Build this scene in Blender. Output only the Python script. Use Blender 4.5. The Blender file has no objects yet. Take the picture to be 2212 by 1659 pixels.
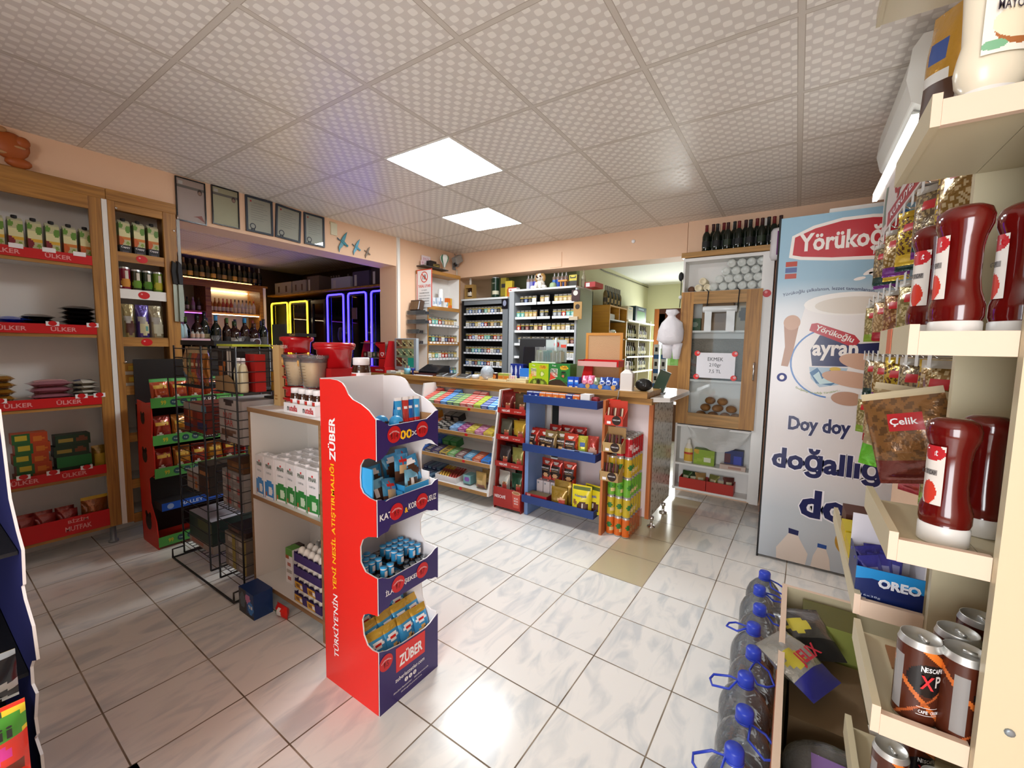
import bpy, math, random
from mathutils import Vector, Matrix
PI = math.pi
SC = bpy.context.scene
COL = SC.collection
random.seed(7)
# ------------------------------------------------------------------ camera
CAM_H = 1.4918
cam_data = bpy.data.cameras.new('camera')
cam_data.sensor_fit = 'HORIZONTAL'
cam_data.sensor_width = 36.0
cam_data.lens = 36.0 * 916.588 / 2212.0
cam_data.clip_start = 0.02
cam_data.clip_end = 200
cam = bpy.data.objects.new('camera', cam_data)
COL.objects.link(cam)
_r = Vector((0.83083675, 0.55625121, 0.0171722))
_u = Vector((-0.06351162, 0.0641179, 0.99591926))
_w = Vector((-0.55288024, 0.82853696, -0.08859992))
cam.matrix_world = Matrix(((_r.x, _u.x, -_w.x, 0.0), (_r.y, _u.y, -_w.y, 0.0), (_r.z, _u.z, -_w.z, CAM_H), (0, 0, 0, 1)))
SC.camera = cam
# ------------------------------------------------------------------ world, daylight, exposure
SC.view_settings.view_transform = 'Standard'
SC.view_settings.look = 'None'
SC.view_settings.gamma = 1.0
SC.view_settings.use_curve_mapping = False
SC.view_settings.exposure = 0.15
world = bpy.data.worlds.new('daylight_sky')
SC.world = world
world.use_nodes = True
_bg = world.node_tree.nodes['Background']
_bg.inputs[0].default_value = (0.82, 0.92, 1.0, 1)
_bg.inputs[1].default_value = 1.6
PANEL_E = 34.0     # emission of the ceiling light panels
def area(name, loc, target, sx, sy, power, color=(1, 1, 1), spread=PI):
	d = bpy.data.lights.new(name, 'AREA')
	d.shape = 'RECTANGLE'; d.size = sx; d.size_y = sy; d.energy = power; d.color = color; d.spread = spread
	o = bpy.data.objects.new(name, d); COL.objects.link(o)
	o.location = loc
	o.rotation_euler = (Vector(target) - Vector(loc)).to_track_quat('-Z', 'Y').to_euler()
	return o
area('daylight_shop_front', (-0.1, -2.3, 1.4), (-0.6, 3.0, 0.8), 1.3, 2.0, 82, (0.97, 0.985, 1.0))
area('daylight_back_door', (-1.9, 8.8, 1.5), (-1.7, 5.0, 1.1), 0.9, 1.2, 50, (0.97, 1.0, 0.95))
# ------------------------------------------------------------------ materials
MATS = {}
def mat(name, col=(0.8, 0.8, 0.8), rough=0.5, metal=0.0, emit=0.0, alpha=None, trans=0.0, ior=1.45, coat=0.0, bump=0.0, bscale=60.0, spec=0.5):
	if name in MATS:
		return name
	m = bpy.data.materials.new(name)
	m.use_nodes = True
	nt = m.node_tree
	b = nt.nodes['Principled BSDF']
	b.inputs['Base Color'].default_value = (*col, 1)
	b.inputs['Roughness'].default_value = rough
	b.inputs['Metallic'].default_value = metal
	b.inputs['IOR'].default_value = ior
	b.inputs['Specular IOR Level'].default_value = spec
	if emit:
		b.inputs['Emission Color'].default_value = (*col, 1)
		b.inputs['Emission Strength'].default_value = emit
	if trans:
		b.inputs['Transmission Weight'].default_value = trans
	if alpha is not None:
		b.inputs['Alpha'].default_value = alpha
	if coat:
		b.inputs['Coat Weight'].default_value = coat
		b.inputs['Coat Roughness'].default_value = 0.08
	if bump:
		n = nt.nodes.new('ShaderNodeTexNoise'); n.inputs['Scale'].default_value = bscale
		n.inputs['Detail'].default_value = 3
		tc = nt.nodes.new('ShaderNodeTexCoord')
		bp = nt.nodes.new('ShaderNodeBump'); bp.inputs['Strength'].default_value = bump
		bp.inputs['Distance'].default_value = 0.01
		nt.links.new(tc.outputs['Object'], n.inputs['Vector'])
		nt.links.new(n.outputs['Fac'], bp.inputs['Height'])
		nt.links.new(bp.outputs['Normal'], b.inputs['Normal'])
	m.diffuse_color = (*col, 1)
	MATS[name] = m
	return name
def srgb(h):
	h = h.lstrip('#')
	out = []
	for i in (0, 2, 4):
		c = int(h[i:i + 2], 16) / 255
		out.append(c / 12.92 if c <= 0.04045 else ((c + 0.055) / 1.055) ** 2.4)
	return tuple(out)
def P(h, rough=0.45, **k):
	"""a printed or painted colour given as sRGB hex"""
	n = 'print_' + h.lstrip('#') + ('' if rough == 0.45 and not k else '_%d_%s' % (rough * 100, '_'.join('%s%g' % kv for kv in k.items())))
	return mat(n, srgb(h), rough, **k)
def clear(name, tint=(0.96, 0.98, 0.98), diff=0.0, dcol=(0.9, 0.92, 0.93), ior=1.45, rough=0.03, bump=0.0, bscale=20):
	"""clear sheet: see-through with fresnel shine and a little haze"""
	m = bpy.data.materials.new(name); m.use_nodes = True
	nt = m.node_tree; nt.nodes.clear(); N = nt.nodes.new; L = nt.links.new
	o = N('ShaderNodeOutputMaterial'); tr = N('ShaderNodeBsdfTransparent'); tr.inputs[0].default_value = (*tint, 1)
	gl = N('ShaderNodeBsdfGlossy'); gl.inputs['Roughness'].default_value = rough
	fr = N('ShaderNodeFresnel'); fr.inputs[0].default_value = ior
	df = N('ShaderNodeBsdfDiffuse'); df.inputs[0].default_value = (*dcol, 1)
	m1 = N('ShaderNodeMixShader'); m1.inputs[0].default_value = diff; L(tr.outputs[0], m1.inputs[1]); L(df.outputs[0], m1.inputs[2])
	m2 = N('ShaderNodeMixShader'); L(fr.outputs[0], m2.inputs[0]); L(m1.outputs[0], m2.inputs[1]); L(gl.outputs[0], m2.inputs[2]); L(m2.outputs[0], o.inputs[0])
	if bump:
		n = N('ShaderNodeTexNoise'); n.inputs['Scale'].default_value = bscale; n.inputs['Detail'].default_value = 3; tc = N('ShaderNodeTexCoord'); bp = N('ShaderNodeBump'); bp.inputs['Strength'].default_value = bump; bp.inputs['Distance'].default_value = 0.01
		L(tc.outputs['Object'], n.inputs['Vector']); L(n.outputs['Fac'], bp.inputs['Height']); L(bp.outputs[0], gl.inputs['Normal']); L(bp.outputs[0], fr.inputs['Normal'])
	MATS[name] = m
	return name
def foil(h):
	return mat('foil_' + h.lstrip('#'), srgb(h), 0.22, 0.35, coat=0.6, bump=0.35, bscale=45)
def nodes_of(name):
	nt = MATS[name].node_tree
	return nt, nt.nodes['Principled BSDF']
def wood(name, c1, c2, rough=0.45, scale=(3, 3, 3), stretch=14, axis=0):
	mat(name, c1, rough)
	nt, b = nodes_of(name)
	tc = nt.nodes.new('ShaderNodeTexCoord'); mp = nt.nodes.new('ShaderNodeMapping')
	s = [stretch * 3.0] * 3; s[axis] = 2.2
	mp.inputs['Scale'].default_value = s
	n = nt.nodes.new('ShaderNodeTexNoise'); n.inputs['Scale'].default_value = 1.0; n.inputs['Detail'].default_value = 6; n.inputs['Distortion'].default_value = 0.6
	r = nt.nodes.new('ShaderNodeValToRGB')
	r.color_ramp.elements[0].color = (*c2, 1); r.color_ramp.elements[0].position = 0.35
	r.color_ramp.elements[1].color = (*c1, 1); r.color_ramp.elements[1].position = 0.62
	L = nt.links.new
	L(tc.outputs['Object'], mp.inputs['Vector']); L(mp.outputs['Vector'], n.inputs['Vector'])
	L(n.outputs['Fac'], r.inputs['Fac']); L(r.outputs['Color'], b.inputs['Base Color'])
	return name
# ------------------------------------------------------------------ mesh builder
_TXT = {}
def text_geo(s, bold):
	k = (s, bold)
	if k not in _TXT:
		cu = bpy.data.curves.new('lettering', 'FONT')
		cu.body = s; cu.resolution_u = 2; cu.offset = bold; cu.align_x = 'CENTER'
		ob = bpy.data.objects.new('lettering', cu); COL.objects.link(ob)
		dg = bpy.context.evaluated_depsgraph_get()
		me = ob.evaluated_get(dg).to_mesh()
		vs = [(v.co.x, v.co.y) for v in me.vertices]
		fs = [tuple(p.vertices) for p in me.polygons]
		ob.evaluated_get(dg).to_mesh_clear()
		bpy.data.objects.remove(ob); bpy.data.curves.remove(cu)
		if not vs:
			vs = [(0, 0), (1, 0), (0, 1)]; fs = []
		xs = [v[0] for v in vs]; ys = [v[1] for v in vs]
		x0, x1, y0, y1 = min(xs), max(xs), min(ys), max(ys)
		w = max(x1 - x0, 1e-6); h = max(y1 - y0, 1e-6)
		_TXT[k] = ([((x - (x0 + x1) / 2) / w, (y - (y0 + y1) / 2) / h) for x, y in vs], fs, w / h)
	return _TXT[k]
class MB:
	def __init__(self, o=None):
		self.v = []; self.f = []; self.mi = []; self.sm = []; self.mats = []
		if o is None:
			o = (0, 0, 0)
		self.o = Vector(BASE[o.name]) if hasattr(o, 'name') else Vector(o)
	def m(self, name):
		if name not in self.mats:
			self.mats.append(name)
		return self.mats.index(name)
	def add(self, vs, fs, ma, smooth=False):
		b = len(self.v)
		self.v += [tuple(x) for x in vs]
		for i, f in enumerate(fs):
			self.f.append(tuple(b + j for j in f))
			self.mi.append(self.m(ma[i] if isinstance(ma, (list, tuple)) else ma))
			self.sm.append(smooth)
		return self
	def box(self, x0, x1, y0, y1, z0, z1, ma, R=None, c=None):
		"""ma: one name or 6 names: -x +x -y +y -z +z ; R rotates about c"""
		vs = [Vector((x, y, z)) for x in (x0, x1) for y in (y0, y1) for z in (z0, z1)]
		if R is not None:
			c = Vector(c) if c is not None else Vector(((x0 + x1) / 2, (y0 + y1) / 2, z0))
			vs = [c + R @ (p - c) for p in vs]
		fs = [(0, 1, 3, 2), (4, 6, 7, 5), (0, 4, 5, 1), (2, 3, 7, 6), (0, 2, 6, 4), (1, 5, 7, 3)]
		return self.add(vs, fs, ma)
	def quad(self, o, ux, uy, ma):
		o = Vector(o); ux = Vector(ux); uy = Vector(uy)
		return self.add([o, o + ux, o + ux + uy, o + uy], [(0, 1, 2, 3)], ma)
	def grid(self, o, ux, uy, nx, ny, fn, disp=None, smooth=False, back=None):
		o = Vector(o); ux = Vector(ux); uy = Vector(uy)
		vs = []
		n = ux.cross(uy).normalized()
		for j in range(ny + 1):
			for i in range(nx + 1):
				u, v = i / nx, j / ny
				p = o + ux * u + uy * v
				if disp:
					p = p + n * disp(u, v)
				vs.append(p)
		fs = []; ms = []
		for j in range(ny):
			for i in range(nx):
				a = j * (nx + 1) + i
				fs.append((a, a + 1, a + nx + 2, a + nx + 1))
				ms.append(fn((i + .5) / nx, (j + .5) / ny) if callable(fn) else fn)
		return self.add(vs, fs, ms, smooth)
	def prism(self, poly, axis, a0, a1, ma, side=None, cap=True):
		"""poly: 2d points; axis 'x' -> (y,z), 'y' -> (x,z), 'z' -> (x,y)"""
		n = len(poly)
		def p3(q, a):
			return {'x': (a, q[0], q[1]), 'y': (q[0], a, q[1]), 'z': (q[0], q[1], a)}[axis]
		vs = [p3(q, a0) for q in poly] + [p3(q, a1) for q in poly]
		fs = []; ms = []
		side = side or ma
		if cap:
			if isinstance(ma, tuple):
				fs += [tuple(range(n)), tuple(range(n, 2 * n))]; ms += [ma[0], ma[1]]
			else:
				fs += [tuple(range(n)), tuple(range(n, 2 * n))]; ms += [ma, ma]
		sd = side[0] if isinstance(side, tuple) else side
		for i in range(n):
			j = (i + 1) % n
			fs.append((i, j, n + j, n + i)); ms.append(sd)
		return self.add(vs, fs, ms)
	def lathe(self, prof, ma, at=(0, 0, 0), seg=16, R=None, smooth=True, sx=1.0, sy=1.0):
		"""prof: [(r, z)] or [(r, z, mat)] - mat of the band that starts there"""
		at = Vector(at)
		vs = []; fs = []; ms = []
		for k, p in enumerate(prof):
			for i in range(seg):
				a = 2 * PI * i / seg
				q = Vector((p[0] * math.cos(a) * sx, p[0] * math.sin(a) * sy, p[1]))
				vs.append(at + (R @ q if R is not None else q))
		cur = ma
		for k in range(len(prof) - 1):
			if len(prof[k]) > 2:
				cur = prof[k][2]
			for i in range(seg):
				j = (i + 1) % seg
				fs.append((k * seg + i, k * seg + j, (k + 1) * seg + j, (k + 1) * seg + i)); ms.append(cur)
		if prof[0][0] > 1e-4:
			fs.append(tuple(range(seg - 1, -1, -1))); ms.append(prof[0][2] if len(prof[0]) > 2 else ma)
		if prof[-1][0] > 1e-4:
			b = (len(prof) - 1) * seg
			fs.append(tuple(range(b, b + seg))); ms.append(cur)
		return self.add(vs, fs, ms, smooth)
	def tube(self, pts, r, ma, seg=6, closed=False):
		pts = [Vector(p) for p in pts]
		n = len(pts)
		vs = []; fs = []
		up = None
		for k, p in enumerate(pts):
			if closed:
				t = (pts[(k + 1) % n] - pts[k - 1])
			else:
				t = pts[min(k + 1, n - 1)] - pts[max(k - 1, 0)]
			t.normalize()
			if up is None:
				up = Vector((0, 0, 1)) if abs(t.z) < 0.9 else Vector((1, 0, 0))
			a = t.cross(up)
			if a.length < 1e-5:
				a = t.cross(Vector((0.3, 1, 0.2)))
			a.normalize(); b = a.cross(t); up = b
			for i in range(seg):
				w = 2 * PI * i / seg
				vs.append(p + a * (r * math.cos(w)) + b * (r * math.sin(w)))
		m = n if closed else n - 1
		for k in range(m):
			k2 = (k + 1) % n
			for i in range(seg):
				j = (i + 1) % seg
				fs.append((k * seg + i, k * seg + j, k2 * seg + j, k2 * seg + i))
		if not closed:
			fs.append(tuple(range(seg - 1, -1, -1))); fs.append(tuple((n - 1) * seg + i for i in range(seg)))
		return self.add(vs, fs, ma, True)
	def disc(self, c, ux, uy, r, ma, seg=20, off=0.0, ry=None):
		c = Vector(c); ux = Vector(ux).normalized(); uy = Vector(uy).normalized(); n = ux.cross(uy)
		ry = ry or r
		vs = [c + n * off + ux * (r * math.cos(2 * PI * i / seg)) + uy * (ry * math.sin(2 * PI * i / seg)) for i in range(seg)]
		return self.add(vs, [tuple(range(seg))], ma)
	def poly(self, c, ux, uy, pts, ma, off=0.0):
		c = Vector(c); ux = Vector(ux); uy = Vector(uy); n = ux.cross(uy).normalized()
		return self.add([c + n * off + ux * a + uy * b for a, b in pts], [tuple(range(len(pts)))], ma)
	def text(self, s, c, ux, uy, w, ma, h=None, bold=0.0, off=0.0012, arc=0.0):
		"""lettering centred at c, ux to the right, uy up, fitted to width w (and height h)"""
		vs, fs, asp = text_geo(s, bold)
		c = Vector(c); ux = Vector(ux).normalized(); uy = Vector(uy).normalized(); n = ux.cross(uy)
		h = h or w / asp
		out = []
		for x, y in vs:
			yy = y * h
			if arc:
				yy += arc * (4 * x * x)
			out.append(c + n * off + ux * (x * w) + uy * yy)
		return self.add(out, fs, ma)
	def ball(self, c, r, ma, seg=12, rings=8, s=(1, 1, 1), R=None):
		prof = [(max(1e-5, math.sin(PI * k / rings)), -math.cos(PI * k / rings)) for k in range(rings + 1)]
		c = Vector(c); vs = []; fs = []
		for p in prof:
			for i in range(seg):
				a = 2 * PI * i / seg
				q = Vector((p[0] * math.cos(a) * s[0] * r, p[0] * math.sin(a) * s[1] * r, p[1] * s[2] * r))
				vs.append(c + (R @ q if R is not None else q))
		for k in range(rings):
			for i in range(seg):
				j = (i + 1) % seg
				fs.append((k * seg + i, k * seg + j, (k + 1) * seg + j, (k + 1) * seg + i))
		return self.add(vs, fs, ma, True)
	def mesh(self, name):
		me = bpy.data.meshes.new(name)
		o = self.o
		me.from_pydata([(x - o.x, y - o.y, z - o.z) for x, y, z in self.v], [], self.f)
		for n in self.mats:
			me.materials.append(MATS[n])
		me.polygons.foreach_set('material_index', self.mi)
		me.polygons.foreach_set('use_smooth', self.sm)
		me.update()
		return me
	def _ob(self, name, me, bevel):
		o = bpy.data.objects.new(name, me); COL.objects.link(o)
		if bevel:
			b = o.modifiers.new('edge', 'BEVEL'); b.width = bevel; b.segments = 2; b.limit_method = 'ANGLE'; b.angle_limit = 0.7
		return o
	def part(self, name, parent, label=None, bevel=0, kind=None):
		o = self._ob(name, self.mesh(name), bevel)
		o.parent = parent
		if label: o['label'] = label
		if kind: o['kind'] = kind
		BASE[o.name] = BASE[parent.name]
		return o
	def thing(self, name, label, cat, group=None, kind=None, bevel=0, rz=0):
		o = self._ob(name, self.mesh(name), bevel)
		o.location = self.o
		if rz: o.rotation_euler = (0, 0, rz)
		BASE[o.name] = tuple(self.o)
		return tag(o, label, cat, group, kind)
	def struct(self, name, bevel=0):
		o = self._ob(name, self.mesh(name), bevel)
		o.location = self.o
		BASE[o.name] = tuple(self.o)
		o['kind'] = 'structure'
		return o
BASE = {}
LABELS = {}
def tag(o, label, cat, group=None, kind=None):
	o['label'] = label; o['category'] = cat
	if group: o['group'] = group
	if kind: o['kind'] = kind
	LABELS.setdefault(label.lower(), []).append((o.name, group))
	return o
def T(name, label, cat, loc, group=None, rz=0.0):
	o = bpy.data.objects.new(name, None); COL.objects.link(o)
	o.empty_display_size = 0.1
	o.location = loc; o.rotation_euler = (0, 0, rz)
	BASE[o.name] = (0, 0, 0) if rz else tuple(loc)   # a turned thing is built in its own space
	return tag(o, label, cat, group)
def clone(src, loc, label, group=None, rz=None, mats=None):
	"""a copy of a thing with copies of its parts and sub-parts"""
	def cp(o, par):
		c = o.copy(); COL.objects.link(c)
		if par is not None: c.parent = par
		for ch in [x for x in CHILD.get(o.name, [])]:
			cp(ch, c)
		return c
	if not CHILD.get('_ok_' + src.name):
		def reg(o):
			CHILD[o.name] = list(o.children)
			for c in o.children: reg(c)
		reg(src); CHILD['_ok_' + src.name] = True
	r = cp(src, None)
	r.location = loc
	if rz is not None: r.rotation_euler = (0, 0, rz)
	BASE[r.name] = tuple(loc)
	return tag(r, label, src['category'], group or src.get('group'))
CHILD = {}
_SH = {}
def shared(key, make, name, label, cat, loc, group=None, rz=0.0, rot=None):
	"""one mesh per key, an object of its own per call"""
	if key not in _SH:
		_SH[key] = make().mesh(name)
	o = bpy.data.objects.new(name, _SH[key]); COL.objects.link(o)
	o.location = loc
	o.rotation_euler = rot if rot is not None else (0, 0, rz)
	BASE[o.name] = tuple(loc)
	return tag(o, label, cat, group)
ORD = 'first second third fourth fifth sixth seventh eighth ninth tenth eleventh twelfth thirteenth fourteenth fifteenth sixteenth seventeenth eighteenth nineteenth twentieth'.split()
def nth(i):
	return ORD[i] if i < 20 else 'twenty-' + ORD[i - 20]
def Rz(a): return Matrix.Rotation(a, 3, 'Z')
def Rx(a): return Matrix.Rotation(a, 3, 'X')
def Ry(a): return Matrix.Rotation(a, 3, 'Y')
X, Y, Z = Vector((1, 0, 0)), Vector((0, 1, 0)), Vector((0, 0, 1))
# ------------------------------------------------------------------ surfaces of the room
ROOM_H = 2.776
mat('wall_peach', srgb('#ecc6a6'), 0.6, bump=0.05, bscale=90)
mat('wall_green', srgb('#8f9b78'), 0.7)
mat('wall_pale_green', srgb('#d6d6b4'), 0.7)
mat('wall_dark', srgb('#4a3a30'), 0.7)
mat('white_paint', srgb('#e8e6e0'), 0.5)
mat('ceiling_white', srgb('#e4e6e2'), 0.7)
mat('lamp_white', (0.93, 0.975, 1.0), 0.4, emit=PANEL_E)
mat('alu', srgb('#c9c9c6'), 0.35, 0.7)
def ceiling_material():
	mat('ceiling_tiles', (0.7, 0.68, 0.62), 0.4)
	nt, b = nodes_of('ceiling_tiles'); L = nt.links.new
	N = nt.nodes.new
	tc = N('ShaderNodeTexCoord'); sp = N('ShaderNodeSeparateXYZ'); L(tc.outputs['Object'], sp.inputs[0])
	def mth(op, a, b_=None, c=None):
		n = N('ShaderNodeMath'); n.operation = op
		for i, v in enumerate((a, b_, c)):
			if v is None: continue
			if hasattr(v, 'is_linked') or hasattr(v, 'links'): L(v, n.inputs[i])
			else: n.inputs[i].default_value = v
		return n.outputs[0]
	ax = mth('ADD', sp.outputs[0], 1.8656 + 60.0); ay = mth('ADD', sp.outputs[1], -0.8485 + 60.0)
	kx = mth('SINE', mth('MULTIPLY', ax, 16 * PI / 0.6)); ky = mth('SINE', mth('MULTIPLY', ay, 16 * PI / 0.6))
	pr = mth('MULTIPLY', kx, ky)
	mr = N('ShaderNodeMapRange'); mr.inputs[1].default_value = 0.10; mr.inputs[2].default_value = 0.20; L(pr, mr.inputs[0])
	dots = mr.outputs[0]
	def line(a, w):
		f = mth('ABSOLUTE', mth('SUBTRACT', mth('FRACT', mth('ADD', mth('DIVIDE', a, 0.6), 0.5)), 0.5))
		return mth('LESS_THAN', f, w / 0.6)
	bar = mth('MAXIMUM', line(ax, 0.011), line(ay, 0.011))
	edge = mth('MAXIMUM', line(ax, 0.0145), line(ay, 0.0145))
	nz = N('ShaderNodeTexNoise'); nz.inputs['Scale'].default_value = 1.2; L(tc.outputs['Object'], nz.inputs['Vector'])
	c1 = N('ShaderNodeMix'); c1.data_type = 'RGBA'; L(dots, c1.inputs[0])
	c1.inputs[6].default_value = (*srgb('#d9d2c9'), 1); c1.inputs[7].default_value = (*srgb('#f0ebe2'), 1)  # dot pattern; part of its gloss contrast is put into the paler colour
	c2 = N('ShaderNodeMix'); c2.data_type = 'RGBA'; L(edge, c2.inputs[0]); L(c1.outputs[2], c2.inputs[6]); c2.inputs[7].default_value = (*srgb('#b3a899'), 1)
	c3 = N('ShaderNodeMix'); c3.data_type = 'RGBA'; L(bar, c3.inputs[0]); L(c2.outputs[2], c3.inputs[6]); c3.inputs[7].default_value = (*srgb('#cfc7bb'), 1)
	L(c3.outputs[2], b.inputs['Base Color'])
	ro = N('ShaderNodeMix'); L(dots, ro.inputs[0]); ro.inputs[2].default_value = 0.30; ro.inputs[3].default_value = 0.46
	L(ro.outputs[0], b.inputs['Roughness'])
	return 'ceiling_tiles'
def floor_material():
	mat('floor_tiles', (0.8, 0.8, 0.78), 0.18)
	nt, b = nodes_of('floor_tiles'); L = nt.links.new
	N = nt.nodes.new
	tc = N('ShaderNodeTexCoord')
	S_ = 0.3658
	mp = N('ShaderNodeMapping'); mp.vector_type = 'POINT'
	c, s = math.cos(-0.0186), math.sin(-0.0186)
	ox, oy = -1.0988, 1.4881
	mp.inputs['Rotation'].default_value = (0, 0, 0.0186)
	c2_, s2_ = math.cos(0.0186), math.sin(0.0186)
	mp.inputs['Scale'].default_value = (1 / S_, 1 / S_, 1)
	tx = -(ox * c2_ - oy * s2_) / S_ + 40; ty = -(ox * s2_ + oy * c2_) / S_ + 40
	mp.inputs['Location'].default_value = (tx, ty, 0)
	L(tc.outputs['Object'], mp.inputs['Vector'])
	sp = N('ShaderNodeSeparateXYZ'); L(mp.outputs[0], sp.inputs[0])
	def mth(op, a, b_=None):
		n = N('ShaderNodeMath'); n.operation = op
		for i, v in enumerate((a, b_)):
			if v is None: continue
			if hasattr(v, 'links'): L(v, n.inputs[i])
			else: n.inputs[i].default_value = v
		return n.outputs[0]
	def line(a, w):
		f = mth('ABSOLUTE', mth('SUBTRACT', mth('FRACT', mth('ADD', a, 0.5)), 0.5))
		mr = N('ShaderNodeMapRange'); mr.inputs[1].default_value = w / S_; mr.inputs[2].default_value = (w + 0.0014) / S_
		mr.inputs[3].default_value = 1; mr.inputs[4].default_value = 0
		L(f, mr.inputs[0]); return mr.outputs[0]
	grout = mth('MAXIMUM', line(sp.outputs[0], 0.0022), line(sp.outputs[1], 0.0022))
	fl = N('ShaderNodeVectorMath'); fl.operation = 'FLOOR'; L(mp.outputs[0], fl.inputs[0])
	wn = N('ShaderNodeTexWhiteNoise'); wn.noise_dimensions = '2D'; L(fl.outputs[0], wn.inputs['Vector'])
	ad = N('ShaderNodeVectorMath'); ad.operation = 'ADD'; L(mp.outputs[0], ad.inputs[0])
	scl = N('ShaderNodeVectorMath'); scl.operation = 'SCALE'; scl.inputs['Scale'].default_value = 7; L(wn.outputs['Color'], scl.inputs[0]); L(scl.outputs[0], ad.inputs[1])
	m2 = N('ShaderNodeMapping'); m2.inputs['Rotation'].default_value = (0, 0, 0.7); m2.inputs['Scale'].default_value = (3.2, 1.0, 1); L(ad.outputs[0], m2.inputs['Vector'])
	nz = N('ShaderNodeTexNoise'); nz.inputs['Scale'].default_value = 1.1; nz.inputs['Detail'].default_value = 5; nz.inputs['Distortion'].default_value = 1.2
	L(m2.outputs[0], nz.inputs['Vector'])
	rp = N('ShaderNodeValToRGB'); L(nz.outputs['Fac'], rp.inputs['Fac'])
	rp.color_ramp.elements[0].position = 0.33; rp.color_ramp.elements[0].color = (*srgb('#d6d9d9'), 1)
	rp.color_ramp.elements[1].position = 0.52; rp.color_ramp.elements[1].color = (*srgb('#f1efea'), 1)
	fx = N('ShaderNodeSeparateXYZ'); L(fl.outputs[0], fx.inputs[0])
	bx = mth('COMPARE', fx.outputs[0], 40.0); nt.nodes[-1].inputs[2].default_value = 0.4
	by = mth('MULTIPLY', mth('GREATER_THAN', fx.outputs[1], 42.5), mth('LESS_THAN', fx.outputs[1], 47.5))
	be = mth('MULTIPLY', bx, by)
	c0 = N('ShaderNodeMix'); c0.data_type = 'RGBA'; L(be, c0.inputs[0]); L(rp.outputs[0], c0.inputs[6]); c0.inputs[7].default_value = (*srgb('#c4b696'), 1)
	gn = N('ShaderNodeTexNoise'); gn.inputs['Scale'].default_value = 5; L(tc.outputs['Object'], gn.inputs['Vector'])
	gr = N('ShaderNodeValToRGB'); L(gn.outputs['Fac'], gr.inputs['Fac'])
	gr.color_ramp.elements[0].position = 0.35; gr.color_ramp.elements[0].color = (*srgb('#6a5a48'), 1)
	gr.color_ramp.elements[1].position = 0.65; gr.color_ramp.elements[1].color = (*srgb('#a39683'), 1)
	c1 = N('ShaderNodeMix'); c1.data_type = 'RGBA'; L(grout, c1.inputs[0]); L(c0.outputs[2], c1.inputs[6]); L(gr.outputs[0], c1.inputs[7])
	L(c1.outputs[2], b.inputs['Base Color'])
	ro = N('ShaderNodeMix'); L(grout, ro.inputs[0]); ro.inputs[2].default_value = 0.16; ro.inputs[3].default_value = 0.8
	L(ro.outputs[0], b.inputs['Roughness'])
	bp = N('ShaderNodeBump'); bp.inputs['Strength'].default_value = 0.35; bp.inputs['Distance'].default_value = 0.002; bp.invert = True
	L(grout, bp.inputs['Height']); L(bp.outputs[0], b.inputs['Normal'])
	return 'floor_tiles'
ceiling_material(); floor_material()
WALL_R = 0.52
WALL_F = 0.64
m = MB(); m.box(-8.4, 1.0, -3.0, 9.4, -0.1, 0, 'floor_tiles'); m.struct('floor')
m = MB()
LP = [(-2.466, -1.866, 2.0485, 2.6485), (-3.066, -2.466, 3.2485, 3.8485)]   # openings of the two light panels
xs = sorted({-8.4, 1.0} | {p[0] for p in LP} | {p[1] for p in LP}); ys = sorted({-3.0, 4.9} | {p[2] for p in LP} | {p[3] for p in LP})
for i in range(len(xs) - 1):
	for j in range(len(ys) - 1):
		cx, cy = (xs[i] + xs[i + 1]) / 2, (ys[j] + ys[j + 1]) / 2
		if any(a < cx < b_ and c < cy < d for a, b_, c, d in LP): continue
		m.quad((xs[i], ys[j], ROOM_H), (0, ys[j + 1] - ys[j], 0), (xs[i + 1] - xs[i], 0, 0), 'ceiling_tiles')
m.box(-8.4, 1.0, -3.0, 4.9, ROOM_H + 0.06, ROOM_H + 0.1, 'white_paint')
m.struct('ceiling')
m = MB(); m.box(-4.4, 1.0, 4.9, 9.4, ROOM_H, ROOM_H + 0.1, 'ceiling_white'); m.struct('ceiling_back')
for k, (a, b_, c, d) in enumerate(LP):
	t = T('ceiling_light', 'square white lit panel in the ceiling, ' + ('larger one nearer the camera' if k == 0 else 'smaller farther one toward the counter'), 'ceiling light', ((a + b_) / 2, (c + d) / 2, ROOM_H), 'ceiling light panels')
	m = MB(t)
	e = 0.012
	for q in ((a, b_, c, c + e), (a, b_, d - e, d), (a, a + e, c + e, d - e), (b_ - e, b_, c + e, d - e)):
		m.box(*q, ROOM_H - 0.004, ROOM_H + 0.02, 'white_paint')
	m.part('frame', t)
	m = MB(t); m.box(a + e, b_ - e, c + e, d - e, ROOM_H + 0.001, ROOM_H + 0.012, ['white_paint'] * 4 + ['lamp_white', 'white_paint']); m.part('diffuser', t)
W = 'wall_peach'
m = MB(); m.box(-4.5, -4.36, -3.0, 1.36, 0, 2.776, 'white_paint'); m.box(-4.36, -4.1, -3.0, 1.36, 2.53, 2.776, W); m.struct('wall_left')
m = MB(); m.box(-4.4, -4.1, 1.36, 3.57, 2.435, 2.776, W); m.struct('beam_left')
m = MB(); m.box(-4.4, -4.1, 3.57, 5.6, 0, 2.776, W); m.struct('pillar_left')
m = MB(); m.box(-4.1, -1.0, 4.68, 4.95, 2.445, 2.776, W)
m.box(-2.587, -2.43, 4.672, 4.681, 2.46, 2.635, W); m.struct('beam_back')
m = MB(); m.box(-0.99, WALL_F, 4.655, 4.95, 0, 2.776, W); m.struct('wall_back')
m = MB(); m.box(WALL_R, WALL_R + 0.15, -3.0, 3.3, 0, 2.776, W); m.box(WALL_F, WALL_F + 0.15, 3.3, 4.95, 0, 2.776, W); m.struct('wall_right')
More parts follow.
